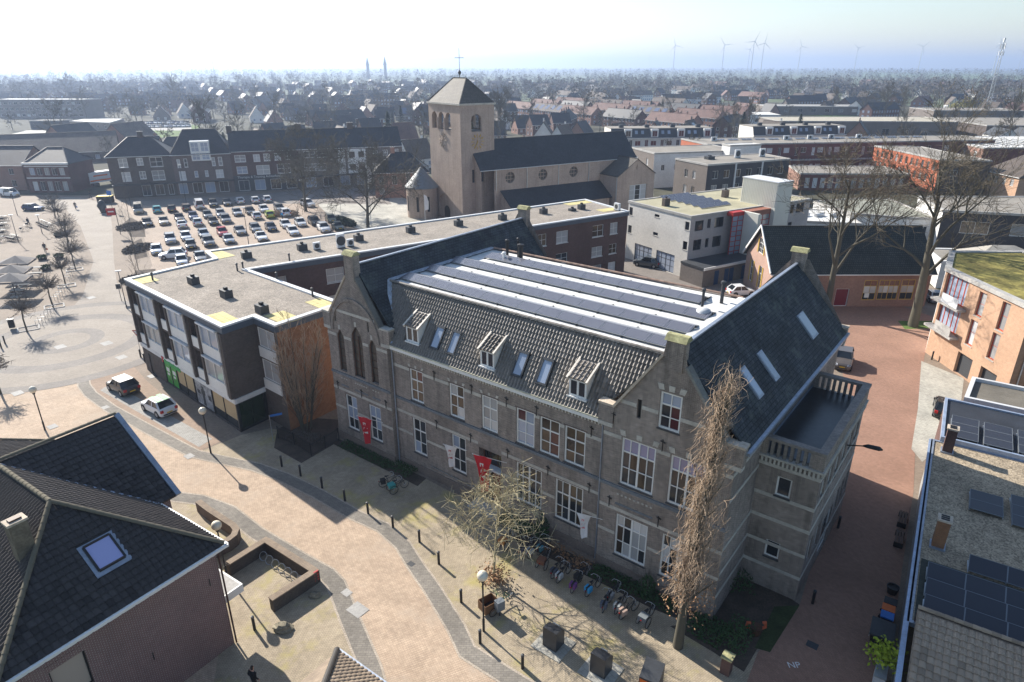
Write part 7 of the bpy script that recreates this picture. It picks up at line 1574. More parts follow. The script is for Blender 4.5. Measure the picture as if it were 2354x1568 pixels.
lot=[('top',[(65,185,'van','beige'),(175,183,'hatch','teal'),(262,178,'hatch','black'),(347,170,'wagon','brown'),(425,158,'van','white'),(508,148,'suv','black'),(590,140,'sedan','black'),(665,131,'hatch','white'),(755,126,'hatch','white'),(825,120,'hatch','white')],0),
 ('second',[(118,262,'hatch','black'),(215,252,'sedan','beige'),(308,232,'sedan','black'),(390,222,'hatch','blue'),(475,215,'hatch','grey'),(553,207,'wagon','silver'),(650,200,'hatch','silver'),(727,193,'hatch','black'),(808,180,'hatch','white'),(900,174,'wagon','grey')],1),
 ('third',[(322,272,'sedan','white'),(415,258,'hatch','white'),(508,254,'hatch','black'),(582,243,'suv','grey'),(764,220,'hatch','white'),(842,213,'hatch','lime'),(932,203,'suv','white')],0),
 ('fourth',[(255,362,'suv','silver'),(347,345,'hatch','white'),(453,330,'hatch','pale'),(563,318,'hatch','red'),(667,310,'sedan','grey'),(758,295,'wagon','grey'),(850,290,'hatch','navy'),(937,272,'hatch','white'),(1025,262,'hatch','white'),(1108,256,'suv','black'),(1205,240,'hatch','olive')],1),
 ('fifth',[(173,425,'hatch','white'),(375,395,'hatch','black'),(480,378,'suv','grey'),(600,362,'hatch','silver'),(792,345,'sedan','white'),(980,312,'wagon','white'),(1163,295,'suv','white'),(1246,285,'hatch','olive')],0)]
ordn=['first','second','third','fourth','fifth','sixth','seventh','eighth','ninth','tenth','eleventh']
nice=dict(hatch='hatchback',sedan='saloon car',suv='high car',wagon='estate car',van='van')
rc_=random.Random(3)
for rn,lst,fc in lot:
    for i,(x,y,kd,c) in enumerate(lst):
        p=P(*K(x,y)); car(kd,c,p.x,p.y,HD+(math.pi if (rn in('top',) and i in(1,2,3,4,7,8,9)) or (rn=='third' and i in(0,1,4,5,6)) or c=='brown' else 0)+rc_.uniform(-.04,.04),'%s %s in the %s car park row, %s from left'%({'pale':'pale blue','teal':'white and teal','navy':'dark blue'}.get(c,c),nice[kd],rn,ordn[i]))
p=P(*K(1068,148)); car('suv','white',p.x,p.y,R(-45),'white high car standing alone by the bare trees of the car park')
p=P(*K(272,455)); car('suv','white',p.x,p.y,R(200),'white high car parked crosswise at the near left of the car park')
p=P(*K(322,490)); car('hatch','white',p.x,p.y,HD,'white hatchback half hidden by the gravel roof edge'); p=P(*K(432,468)); car('sedan','grey',p.x,p.y,HD,'grey saloon car close behind the gravel roof corner')
ba,bb_=P(*ga_(1000,440)),P(*ga_(1800,880)); hd=math.atan2(ba.y-bb_.y,ba.x-bb_.x)
p=P(285,898); car('hatch','black',p.x,p.y,hd,'black hatchback with white roof parked by the corner shop'); 
cr=M(); cr.obox((p.x-.35*math.cos(hd),p.y-.35*math.sin(hd)),hd,1.75,1.25,1.495,1.51); ro=cr.put('roof_panel',MT['white']); 
def glue(o,par):
    o.parent=par; o.matrix_parent_inverse=(Matrix.Translation(par.location)@Matrix.Rotation(par.rotation_euler.z,4,'Z')).inverted()
blk=[o for o in bpy.data.objects if o.get('label')=='black hatchback with white roof parked by the corner shop'][0]; glue(ro,blk)
p=P(367,945); car('hatch','silver',p.x,p.y,hd,'white hatchback with green roof stripes parked by the corner shop'); gcar=[o for o in bpy.data.objects if o.get('label')=='white hatchback with green roof stripes parked by the corner shop'][0]
for c in kids(gcar):
    if c.name.startswith('body') or c.name.startswith('mirror'): c.color=(.66,.67,.68,1)
for s in(-.32,.32):
    cr=M(); cr.obox((p.x-.4*math.cos(hd)-s*math.sin(hd),p.y-.4*math.sin(hd)+s*math.cos(hd)),hd,1.6,.42,1.495,1.512); glue(cr.put('roof_stripe',MT['green']),gcar)
p=P(1487,612); car('suv',(.05,.06,.07),p.x,p.y,R(150),'dark grey car parked before the white office block'); p=P(1702,678); car('hatch','white',p.x,p.y,R(10),'white car behind the ridge of the school roof')
p=P(1930,838); car('suv',(.10,.085,.075),p.x+.3,p.y,R(-118),'brown car parked at the back corner of the school'); p=P(2168,948); car('hatch','black',p.x,p.y,R(58),'black car with red tail lamps beside the panel roof')
p=P(*zl(400,905)); car('wagon',(.02,.045,.13),p.x,p.y,R(-5),'dark blue car driving round the square'); p=P(*zl(120,740)); car('van','white',p.x,p.y,R(-15),'white delivery van parked by the brick cafe')
p=P(2125,690); car('hatch','pale',p.x+1,p.y,R(80),'pale blue car behind the big tree trunk'); p=P(2150,640); car('hatch','white',p.x+1,p.y,R(60),'white car with red roof behind the big tree')
for i in range(28):
    r_,c_=divmod(i,14); p=P(300+c_*10+r_*4,286+r_*8-c_*.15); car(rc_.choice(['hatch','sedan','suv']),rc_.choice(['white','white','silver','grey','black','blue']),p.x,p.y,R(-80),'small car in the far car park beyond the shops','cars in the far car park')
for i in range(9): p=P(1980+i*14,318-i*.4); car(rc_.choice(['hatch','sedan']),rc_.choice(['grey','silver','blue','white']),p.x,p.y,R(60),'small car before the far supermarket','cars before the far supermarket')
# truck
p=P(*zl(1190,610)); tk=thing('delivery_truck','white box truck with orange stripe driving away between the brick houses','truck',tuple(p)); F=fr((p.x,p.y),64)
m=M(); m.prism([F(-3.6,-1.25),F(3.2,-1.25),F(3.2,1.25),F(-3.6,1.25)],1.0,3.7); m.put('cargo_box',MT['greywhite'],tk); m=M(); m.prism([F(-3.5,-1.27),F(3.1,-1.27),F(3.1,-1.253),F(-3.5,-1.253)],1.4,1.75); m.put('orange_stripe',MT['orange'],tk); m=M(); m.prism([F(-2.4,-1.27),F(1.6,-1.27),F(1.6,-1.255),F(-2.4,-1.255)],2.6,2.95); m.put('side_print',MT['orange'],tk)
m=M(); m.prism([F(3.3,-1.1),F(4.9,-1.1),F(4.9,1.1),F(3.3,1.1)],.6,2.7); m.put('cab',MT['white'],tk); m=M(); m.prism([F(-3.7,-1.2),F(-3.62,-1.2),F(-3.62,1.2),F(-3.7,1.2)],.6,1.0); m.put('tail_lift',MT['steel'],tk)
for x in(-2.4,-1.5,3.9):
    for s in(-1,1): m=M(); m.tube([F(x,s*1.2,.48),F(x,s*.95,.48)],.48,14); m.put('wheel',MT['rubber'],tk)
for s in(-1,1): m=M(); m.obox(F(-3.72,s*.95),R(64),.05,.3,.75,.95); m.put('taillight',TLm,tk)
# ================================================================ bicycles
BP=None
def objcol(name,rough=.5):
    m,nt,b=nodes(name); oi=nd(nt,'ShaderNodeObjectInfo'); nt.links.new(oi.outputs['Color'],b.inputs['Base Color']); b.inputs['Roughness'].default_value=rough; return m
BAG=objcol('bag_fabric',.8); BFR=plain('bike_frame_black',(.03,.032,.036),.35,.1)
def wheel_mesh(r=.34):
    m=M(); m.tube([(r*math.cos(a),0,r*math.sin(a)) for a in np.linspace(0,2*math.pi,21)],.022,5,False)
    s=M()
    for k in range(8): a=k*math.pi/8; s.beam((-r*math.cos(a),0,-r*math.sin(a)),(r*math.cos(a),0,r*math.sin(a)),.006)
    return m,s
def bike_proto(rear2=False):
    t=thing('bicycle','bicycle','bicycle'); wm,sp=wheel_mesh(); a=wm.mesh('wheel',MT['rubber'],uv=False); b=sp.mesh('spokes',MT['steel'],uv=False)
    for x,y in([(.55,0)]+([(-.5,.3),(-.5,-.3)] if rear2 else [(-.52,0)])):
        w=bpy.data.objects.new('wheel',a);COL.objects.link(w);w.parent=t;w.location=(x,y,.36); q=bpy.data.objects.new('spokes',b);COL.objects.link(q);q.parent=w
    m=M(); 
    for p,q in(((-.52,0,.36),(-.1,0,.32)),((-.52,0,.36),(-.2,0,.8)),((-.1,0,.32),(-.22,0,.86)),((-.1,0,.32),(.38,0,.78)),((-.18,0,.72),(.36,0,.84)),((.36,0,.92),(.55,0,.36))): m.tube([p,q],.022,6)
    m.put('frame',BFR,t,local=True,uv=False)
    m=M(); m.tube([(.34,0,.9),(.3,0,1.08)],.018,6); m.tube([(.08,.3,1.05),(.26,.24,1.1),(.32,0,1.08),(.26,-.24,1.1),(.08,-.3,1.05)],.016,6); m.put('handlebar',MT['steel'],t,local=True,uv=False)
    m=M(); m.add([(-.38,.1,.93),(-.38,-.1,.93),(-.05,-.03,.93),(-.05,.03,.93),(-.36,.08,.98),(-.36,-.08,.98),(-.08,-.02,.96),(-.08,.02,.96)],[(4,5,6,7),(0,1,5,4),(1,2,6,5),(2,3,7,6),(3,0,4,7)]); m.put('saddle',MT['black'],t,local=True,uv=False)
    if rear2: m=M(); m.box(-.78,-.25,.5,-.3,.25,.8); m.put('basket',BAG,t,local=True,uv=False)
    else:
        m=M(); m.box(-.74,-.06,.72,-.34,.06,.75); m.put('carrier',MT['black'],t,local=True,uv=False)
        for s in(-1,1): m=M(); m.box(-.72,s*.06 if s>0 else -.2,.4,-.36,.2 if s>0 else -.06,.74); m.put('pannier',BAG,t,local=True,uv=False)
    m=M(); m.box(-.88,-.03,.6,-.84,.03,.66); m.put('tail_lamp',TLm,t,local=True,uv=False)
    m=M(); m.tube([(-.05,.0,.3),(-.1,.22,0.02)],.012,5); m.put('kick_stand',MT['steel'],t,local=True,uv=False)
    return t
bk=bike_proto(); bkT=treeof(bk); tr3=bike_proto(True); tr3T=treeof(tr3); ub=[0,0]
def bike(px,head,col,label,trike=False,group=None,lean=.0):
    p=P(*px); i=1 if trike else 0; r,t=(tr3,tr3T) if trike else (bk,bkT)
    if ub[i]==0: ub[i]=1; r.location=(p.x,p.y,.02); r.rotation_euler=(lean,0,head); r['label']=label; [setattr(a,'color',(*col,1)) for a,_ in t]; o=r
    else: o=dup(r,(p.x,p.y,.02),head,label,color=(*col,1),tree=t); o.rotation_euler=(lean,0,head)
    if group:o['group']=group
    elif 'group' in o: del o['group']
    return o
zb_=tl(1700,1600,2.412); hb=SA+math.pi/2
for a,b,col,lb_,tk_ in((490,1065,(.35,.16,.05),'three wheeled bicycle with orange basket by the small tree',1),(655,1140,(.05,.05,.08),'bicycle with dark panniers left in the row before the school',0),(735,1150,(.3,.32,.34),'bicycle with grey crate next to the dark panniers',0),(820,1120,(.06,.2,.25),'bicycle with teal frame behind the brown trike',0),(830,1240,(.16,.07,.04),'three wheeled bicycle with brown wicker basket',1),(950,1330,(.06,.07,.10),'bicycle with navy panniers before the downpipe',0),(1000,1370,(.4,.42,.43),'bicycle with silver bag before the downpipe',0)): bike(zb_(a,b),hb+rc_.uniform(-.2,.2),col,lb_,tk_)
for a,b,col,lb_,tk_ in((585,710,(.16,.05,.2),'bicycle with purple panniers in the row',0),(640,640,(.03,.03,.03),'black bicycle behind the purple panniers',0),(735,750,(.04,.30,.55),'bicycle with bright blue panniers',0),(850,880,(.10,.11,.14),'bicycle with grey panniers right of the blue one',0),(925,800,(.25,.25,.25),'bicycle leaning in the bed behind the grey panniers',0),(985,900,(.35,.37,.36),'bicycle with pale bag in the row',0),(1055,960,(.40,.28,.22),'bicycle with pinkish crate in the row',0),(1225,1010,(.15,.17,.18),'silver three wheeled bicycle at the right end of the row',1)): bike(C_(a,b),hb+rc_.uniform(-.25,.25),col,lb_,tk_)
bike(A_(1215,1260),hb-.5,(.02,.02,.02),'bicycle with black bags at the left end of the green bed'); bike(A_(1290,1300),hb-.3,(.05,.3,.28),'three wheeled bicycle at the left end of the green bed',True)
# cargo bicycle
zc=tl(1720,2150,1345/380); p=P(*zc(420,500)); q=P(*zc(690,350)); hd_=math.atan2(p.y-q.y,p.x-q.x); cb=thing('cargo_bicycle','green cargo bicycle with brown wooden box on the pavement','cargo bicycle',(p.x,p.y,.02),hd_); wm,sp=wheel_mesh(.28); a_m=wm.mesh('wheel',MT['rubber'],uv=False); b_m=sp.mesh('spokes',MT['steel'],uv=False)
for x,y,zz_ in((.1,.48,.3),(.1,-.48,.3),(-1.45,0,.36)):
    w=bpy.data.objects.new('wheel',a_m);COL.objects.link(w);w.parent=cb;w.location=(x,y,zz_); s=bpy.data.objects.new('spokes',b_m);COL.objects.link(s);s.parent=w
m=M(); x0,x1,y0,y1=-.35,.6,-.38,.38
for A,B in(((x0,y0),(x1,y0)),((x1,y0),(x1,y1)),((x1,y1),(x0,y1)),((x0,y1),(x0,y0))): m.beam((*A,.6),(*B,.6),.03,.6)
m.put('wooden_box',plain('varnished_box',(.17,.085,.04),.5,.2),cb,local=True); m=M(); m.quad((x0,y0,.33),(x1,y0,.33),(x1,y1,.33),(x0,y1,.33)); m.put('box_floor',MT['dwood'],cb,local=True)
m=M(); grf=plain('green_frame',(.02,.10,.06),.4,.1)
for A,B in(((-.35,0,.4),(-.95,0,.35)),((-.95,0,.35),(-1.1,0,.9)),((-1.45,0,.36),(-1.1,0,.8)),((-.95,0,.35),(-1.45,0,.36)),((-.35,0,.5),(-.5,0,1.05))): m.tube([A,B],.03,6)
m.tube([(-.7,.32,1.0),(-.5,.28,1.05),(-.5,-.28,1.05),(-.7,-.32,1.0)],.02,6); m.put('frame',grf,cb,local=True); m=M(); m.box(-1.28,-.1,.93,-.98,.1,1.0); m.put('saddle',MT['black'],cb,local=True)
p=P(*zc(545,560)); t=thing('ticket_pole','grey waste bin on a pole beside the cargo bicycle','bin',tuple(p)); m=M(); m.tube([(p.x,p.y,0),(p.x,p.y,.5)],.05,6); m.put('pole',MT['dgrey'],t); m=M(); m.obox((p.x,p.y),.6,.5,.4,.5,1.15); m.put('box',plain('grey_bin',(.16,.18,.2),.5,.1),t)
# bicycles parked on the square
for k in range(14): bike(pe(5+ (k%4)*9,215+(k//4)*38),R(20+rc_.uniform(-15,15)),(.03,.03,.03),'dark bicycle in the packed racks at the left edge of the square',group='bicycles racked at the left edge')
for k in range(5): bike(pe(58+k*9,318+k*2),R(30),(.03,.03,.03),'dark bicycle in the small rack on the square',group='bicycles in the small rack')
for k in range(7): bike(pe(222+k*9,235+k*4),R(35),(.03,.03,.03),'dark bicycle in the rack beside the pruned trees',group='bicycles beside the pruned trees')
bike(pe(133,268),R(40),(.03,.03,.03),'single dark bicycle standing free on the square')
# ================================================================ people
def person(label,px,head,jacket,trousers,stride=.25,hold=None,h=1.75,seat=False):
    p=P(*px); t=thing('person',label,'person',tuple(p),head)
    J=dict(pel=(0,0,.93),che=(0.02,0,1.32),nek=(.03,0,1.5),hea=(.05,0,1.63),top=(.05,0,1.75))
    V=[];E=[];Rr=[]
    def add(v,r,par=None):
        V.append(v);Rr.append(r); 
        if par is not None:E.append((par,len(V)-1))
        return len(V)-1
    pel=add((0,0,.95),(.15,.17));wst=add((.0,0,1.12),(.13,.16),pel);che=add((.02,0,1.34),(.14,.19),wst);nek=add((.03,0,1.5),(.065,.065),che);h1=add((.05,0,1.6),(.09,.085),nek);h2=add((.06,0,1.7),(.095,.09),h1);h3=add((.05,0,1.77),(.05,.05),h2)
    for s,f in((1,stride),(-1,-stride)):
        hip=add((0,s*.1,.88),(.095,.095),pel);kn=add((f*.55+.05,s*.11,.5),(.07,.07),hip);an=add((f,s*.11,.09),(.05,.05),kn);add((f+.16,s*.12,.04),(.045,.05),an)
        sh=add((.02,s*.19,1.42),(.075,.075),che);el=add((-f*.4-.03,s*.26,1.15),(.055,.055),sh);wr=add((-f*.7+.08,s*.26,.92),(.04,.04),el)
        hd_=add((-f*.75+.1,s*.26,.86),(.036,.022),wr)
        for k in range(4): add((-f*.75+.10+.016*(k-1.5),s*.26,.775-.008*(k in(1,2))),(.009,.009),hd_)
        add((-f*.75+.15,s*.25,.82),(.01,.01),hd_)
    me=bpy.data.meshes.new('body'); me.from_pydata(V,E,[]); ob=bpy.data.objects.new('body',me); COL.objects.link(ob); sk_=ob.modifiers.new('s','SKIN'); ob.modifiers.new('u','SUBSURF').levels=1; ob.modifiers['u'].render_levels=1
    for i,r in enumerate(Rr): me.skin_vertices[0].data[i].radius=r; me.skin_vertices[0].data[i].use_root=(i==0)
    m2=bpy.data.meshes.new_from_object(ob.evaluated_get(bpy.context.evaluated_depsgraph_get())); bpy.data.objects.remove(ob,do_unlink=True)
    SK=MTP.setdefault('skin',plain('skin',(.45,.27,.2),.6,.05)); HR=MTP.setdefault('hair',plain('dark_hair',(.03,.02,.015),.7,.1)); SH=MT['black']
    m2.materials.clear()
    for x in(jacket,trousers,SK,HR,SH): m2.materials.append(x)
    for f in m2.polygons:
        c=f.center; f.use_smooth=True
        f.material_index=4 if c.z<.1 else 1 if (c.z<.95 and abs(c.y)<.2) else 2 if (c.z<.93 and abs(c.y)>.2) else 3 if (c.z>1.68 or (c.z>1.56 and c.x<.03)) else 2 if c.z>1.49 else 0
    o=bpy.data.objects.new('body',m2); COL.objects.link(o); o.parent=t
    f_=M(); f_.box(.145,-.012,1.62,.175,.012,1.66); f_.put('nose',SK,o,local=True)
    if hold: m=M(); m.tube([(-.05,.29,.45),(0,.29,.5),(.02,.29,.62),(.05,.28,.78)],[.12,.17,.13,.02],8); m.put('bag',hold,t,local=True)
    return t
MTP={}
jk=plain('dark_navy_coat',(.02,.024,.035),.85,.1); tr_=plain('dark_trousers',(.025,.027,.033),.85,.1); jb=plain('bright_blue_coat',(.03,.3,.6),.8,.1); jg=plain('grey_coat',(.12,.12,.13),.85,.1)
person('person in dark clothes carrying an orange bag across the square',pe(248,385),R(-60),jk,tr_,.28,MT['orange']); person('person in grey coat with blue bag on the shopping street',pe(412,152),R(-80),jg,tr_,.2,MT['blue']); person('person in bright blue coat walking between the parked cars',K(918,228),R(-120),jb,tr_,.2)
person('person in black standing at the bottom edge by the small roof',(588,1590),R(60),plain('black_sweater',(.012,.012,.014),.85,.1),tr_,.05); person('person in dark clothes beside the white van',zl(62,745),R(180),jk,tr_,.1); person('person in black walking in the shade beside the truck',zl(1068,765),R(200),jk,tr_,.25)
cy_=bike(pe(158,245),R(-20),(.03,.03,.03),'black bicycle ridden across the square'); pr=person('person in black riding a bicycle across the square',pe(158,245),R(-20),jk,tr_,.12); pr.location.z=.12
# ================================================================ trees and planting
def grow(seed,h,rt,first=.3,spread=.6,n0=6,levels=3,up=.25,kids_=(6,5,4),lenf=(.5,.45,.5),wig=.18,rmin=.006,twn=3,lean=(0,0),curl=0.):
    "trunk + limbs -> (thick mesh, twig mesh)"
    rr=random.Random(seed); A=M(); B=M()
    def br(p,d,L,r,lv):
        n=(4 if lv<levels else 2) if lv else 7; pts=[p]; rad=[r]; q=p; dd=d
        for i in range(n):
            dd=(dd+Vector((rr.gauss(0,wig),rr.gauss(0,wig),rr.gauss(0,wig)*.7+up*(.12 if lv else 0)+ (curl*math.sin(i*1.7+seed) if lv>1 else 0)))).normalized() if lv else (dd+Vector((rr.gauss(0,.03),rr.gauss(0,.03),0))).normalized()
            q=q+dd*(L/n); pts.append(q); rad.append(max(rmin,r*(1-(i+1)/n*(.72 if lv<levels else .85))))
        (A if r>.022 else B).tube(pts,rad,7 if r>.1 else 5 if r>.03 else twn,False)
        if lv>=levels: return
        k=n0 if lv==0 else kids_[lv-1]
        for j in range(k):
            t=(first+(1-first)*(j+.5)/k) if lv==0 else rr.uniform(.25,1.)
            x=t*n; i=min(int(x),n-1); o=pts[i].lerp(pts[i+1],x-i); base=(pts[i+1]-pts[i]).normalized()
            az=rr.uniform(0,6.283) if lv else j*2.4+rr.uniform(-.4,.4)
            sd=base.orthogonal().normalized(); sd=(Matrix.Rotation(az,3,base)@sd)
            an=spread*rr.uniform(.75,1.25); nd_=(base*math.cos(an)+sd*math.sin(an)+Vector((0,0,up))).normalized()
            br(o,nd_,(h*lenf[0]*(1.15-.6*t) if lv==0 else L*lenf[lv])*rr.uniform(.75,1.2),max(rmin,rad[i]*(.5 if lv==0 else .55)),lv+1)
    br(Vector((0,0,0)),Vector((lean[0],lean[1],1)).normalized(),h,rt,0); return A,B
def tree(label,x,y,AB,name='bare_tree',bark='bark',twig='twig',rz=0,sc=1,cat='tree',group=None,extra=None):
    t=thing(name,label,cat,(x,y,0),rz,group); t.scale=(sc,)*3
    AB[0].put('trunk',MT[bark],t,local=True,uv=False,smooth=True); AB[1].put('crown',MT[twig],t,local=True,uv=False)
    if extra: extra[0].put('leaves',extra[1],t,local=True,uv=False)
    return t
def leaves(seed,n,fn,size):
    rr=random.Random(seed); m=M()
    for i in range(n):
        c=Vector(fn(rr)); d=Vector((rr.gauss(0,1),rr.gauss(0,1),rr.gauss(0,1))).normalized(); e=d.orthogonal().normalized(); s=size*rr.uniform(.6,1.4); m.add([c-d*s,c+e*s*.55,c+d*s,c-e*s*.55],[(0,1,2,3)])
    return m
# upright curly hornbeam before the school
p=P(1558,1486)
def fastig(seed,h=16.8):
    "narrow crown: many curling upright shoots round the stem"
    rr=random.Random(seed); A,B=M(),M()
    stem=[Vector((.0,0,0)),Vector((.05,0,2.2)),Vector((.15,0,5)),Vector((.35,.0,9)),Vector((.6,0,13)),Vector((.9,0,h))]
    A.tube(stem,[.30,.24,.19,.13,.08,.02],9,False)
    def at(z):
        for a,b in zip(stem[:-1],stem[1:]):
            if a.z<=z<=b.z: return a.lerp(b,(z-a.z)/(b.z-a.z))
        return stem[-1]
    def env(z):
        f=min(1,max(0,(z-3.3)/(h-3.3))); return 2.15*(min(1,.5+2.4*f)*(1-f)**.8)+.1
    for i in range(300):
        z0=3.1+(h-4.2)*rr.random()**1.25; c=at(z0); az=rr.uniform(0,6.283); L=rr.uniform(1.2,3.0)*(1.15-.5*(z0/h)); o=Vector((math.cos(az),math.sin(az),0)); q=c; d=(o*.75+Vector((0,0,.75))).normalized(); pts=[q]; n=6
        for k in range(n):
            z=q.z; out=(q-at(min(z,h)));out.z=0
            push=-1.1*max(0,out.length-env(z)*.8)
            d=(d+Vector((0,0,.30))+o*push*.6+Vector((rr.gauss(0,.22),rr.gauss(0,.22),rr.gauss(0,.12)))).normalized(); q=q+d*(L/n); pts.append(q)
        (A if i%2 else B).tube(pts,[(.042 if i%2 else .024)*(1-k/n*.8)*rr.uniform(.7,1) for k in range(n+1)],4,False)
        for j in range(13):
            k=rr.randint(1,n); b=pts[k]; d2=Vector((rr.gauss(0,1),rr.gauss(0,1),rr.gauss(.1,.8))).normalized(); l=rr.uniform(.35,1.0); pp=[b]; e=d2.orthogonal().normalized()
            for s in range(4): d2=(d2+e*rr.uniform(.15,.65)+Vector((0,0,rr.gauss(.05,.25)))).normalized(); pp.append(pp[-1]+d2*l/4)
            B.tube(pp,[.011,.010,.009,.008,.006],3,False)
    return A,B
AB=fastig(4); tree('tall narrow tree with dense curly tan twigs in front of the right gable',p.x,p.y,AB,'upright_tree','bark','twig_warm',extra=(leaves(3,420,lambda r:((lambda a,q,z:(q*math.cos(a)+.2,q*math.sin(a),z))(r.uniform(0,6.28),r.uniform(.3,1.6),r.uniform(2.8,4.8))),.07),MT['leaf_dry']))
# small spreading tree with brown leaves round its foot
p=P(1136,1335); AB=grow(8,6.4,.09,.36,1.15,26,3,.08,(6,5,3),(.5,.6,.55,.5),.15,.012,3); tree('small bare tree with pale twigs and dry leaves round its foot',p.x,p.y,AB,'small_bare_tree','twig_pale','twig_pale',extra=(leaves(5,500,lambda r:(r.gauss(0,.45),r.gauss(0,.4),abs(r.gauss(.5,.35))),.075),MT['leaf_dry']))
# many stemmed bush-tree in the fenced bed
p=P(705,990); A,B=M(),M(); rr=random.Random(2)
for i in range(11):
    a=rr.uniform(0,6.28); d=Vector((math.cos(a)*.16,math.sin(a)*.16,1)); b=grow(100+i,rr.uniform(7.5,10.4),.07,.10,.45,18,3,.5,(4,4,2),(.22,.6,.55,.5),.15,.007,3,(d.x,d.y)); ox=Vector((math.cos(a)*.35,math.sin(a)*.35,0))
    for s,dm in((b[0],A),(b[1],B)): dm.add([Vector(v)+ox for v in s.v],s.f)
tree('many stemmed brown bush tree inside the iron fence',p.x,p.y,(A,B),'bush_tree','bark','twig_warm')
# big bare trees at the right
p=P(2098,750); AB=grow(31,16.5,.62,.34,.72,9,4,.16,(6,6,6,5),(.72,.62,.55,.5),.17,.016,3); tree('big bare tree with thick trunk beside the small schoolhouse',p.x,p.y,AB,'big_bare_tree','bark','twig')
p=P(1900,715); AB=grow(37,17,.45,.25,.62,10,4,.12,(6,6,6,5),(.55,.6,.55,.5),.2,.016,3); tree('gnarled bare tree before the left end of the schoolhouse roof',p.x,p.y,AB,'big_bare_tree','bark','twig')
# trees at the car park
p=P(704,486); AB=grow(41,13.,.32,.2,.8,11,4,.06,(7,6,5,4),(.62,.6,.55,.5),.18,.034,3); tree('broad bare tree at the far edge of the car park',p.x,p.y,AB,'bare_tree','bark','twig_grey')
p=P(846,523); AB=grow(43,12.5,.36,.14,.9,12,4,.05,(7,6,5,4),(.7,.6,.55,.5),.18,.03,3); tree('wide low branching bare tree between car park and church',p.x,p.y,AB,'bare_tree','bark','twig_pale')
# pruned trees on the square
def pollard(seed,h=4.6,r=1.35):
    rr=random.Random(seed); A,B=M(),M(); A.tube([(0,0,0),(rr.gauss(0,.08),0,h*.35),(rr.gauss(0,.12),0,h*.62)],[.11,.09,.07],7,False); top=Vector((0,0,h*.6))
    for i in range(85):
        d=Vector((rr.gauss(0,1),rr.gauss(0,1),rr.gauss(.45,.55))).normalized(); pts=[top]; q=top
        for k in range(4): d=(d+Vector((rr.gauss(0,.22),rr.gauss(0,.22),.12))).normalized(); q=q+d*(r*rr.uniform(.2,.36)); pts.append(q)
        B.tube(pts,[.035,.03,.026,.022,.018],3,False)
        for j in range(5):
            b=pts[rr.randint(1,4)]; e=Vector((rr.gauss(0,1),rr.gauss(0,1),rr.gauss(.2,.8))).normalized(); B.tube([b,b+e*rr.uniform(.2,.5)],[.022,.016],3,False)
    return A,B
pol=[((148,818),'lowest'),((290,688),'second lowest'),((358,572),'third lowest'),((410,478),'fourth'),((385,395),'fifth'),((372,330),'sixth'),((330,245),'seventh'),((300,200),'uppermost')]
for i,((a,b),l) in enumerate(pol): p=P(*pe(a,b)); tree('%s pruned round tree in the line along the shopping street'%l,p.x,p.y,pollard(60+i,4.9 if i<4 else 5.2,1.6 if i<3 else 2.1),'pruned_tree','bark','twig_grey')
p=P(2,905); tree('pruned round tree at the left edge by the street',p.x,p.y,pollard(80),'pruned_tree','bark','twig_grey')
# slim street trees in the beds by the car park
for i,(a,b) in enumerate(((330,690),(318,620),(305,560),(300,515))): p=P(a,b); tree('slim young tree in the %s bed beside the car park'%['lowest','lower','middle','upper'][i],p.x,p.y,grow(90+i,6.5,.06,.3,.5,10,2,.3,(6,4),(.35,.5,.5),.15,.008,3),'young_tree','bark','twig_grey')
# low shrubs in the beds
def shrub(label,x,y,rx,ry,h,mat,seed,n=500,size=.09,name='shrub',rz=0,twigs=True):
    t=thing(name,label,'shrub',(x,y,0),rz); m=leaves(seed,n,lambda r:((lambda a,q:(rx*q*math.cos(a),ry*q*math.sin(a),h*r.random()*(1-.5*q)))(r.uniform(0,6.28),r.random()**.5)),size); m.put('foliage',mat,t,local=True,uv=False)
    if twigs:
        b=M(); r=random.Random(seed)
        for i in range(40):
            a=r.uniform(0,6.28); q=r.random()**.5; b.tube([(rx*q*math.cos(a)*.7,ry*q*math.sin(a)*.7,0),(rx*q*math.cos(a),ry*q*math.sin(a),h*r.uniform(.6,1.1))],[.015,.008],3,False)
        b.put('stems',MT['twig_grey'],t,local=True,uv=False)
    return t
for i,(a,b,rx,ry,l) in enumerate(((310,522,3.2,4.,'upper'),(318,573,2.2,3.6,'middle'),(325,645,3.,2.6,'lower'))): p=P(a,b); shrub('low brown shrubs filling the %s bed beside the car park'%l,p.x,p.y,rx,ry,.8,MT['twig_grey'],i,1500,.16)
for i,(a,b,rx,ry,h,l) in enumerate(((655,495,3.,2.,1.4,'brown shrub under the bare tree at the car park'),(790,512,5.,1.6,1.3,'olive hedge along the right side of the car park'))): p=P(a,b); shrub(l,p.x,p.y,rx,ry,h,MT['twig_warm'] if i==0 else MT['conifer'],10+i,1500,.2,rz=0 if i==0 else R(-52))
def hedge(label,pts,w,h,mat,seed,dens=260,size=.07,name='hedge'):
    P_=[Vector((*P2(*q),0)) for q in pts]; t=thing(name,label,'hedge',tuple(P_[0])); rr=random.Random(seed); m=M()
    for a,b in zip(P_[:-1],P_[1:]):
        n=int((b-a).length*dens*w); d=(b-a).normalized(); nn=Vector((-d.y,d.x,0))
        for i in range(n):
            s=rr.gauss(0,.42); c=a.lerp(b,rr.random())+nn*max(-.6,min(.6,s))*w+Z*(h*rr.random()**.6*(1-.5*abs(s))+.02); e=Vector((rr.gauss(0,1),rr.gauss(0,1),rr.gauss(0,1))).normalized(); f=e.orthogonal().normalized(); k=size*rr.uniform(.6,1.4); m.add([c-e*k,c+f*k*.6,c+e*k,c-f*k*.6],[(0,1,2,3)])
    m.put('foliage',mat,t,uv=False); return t
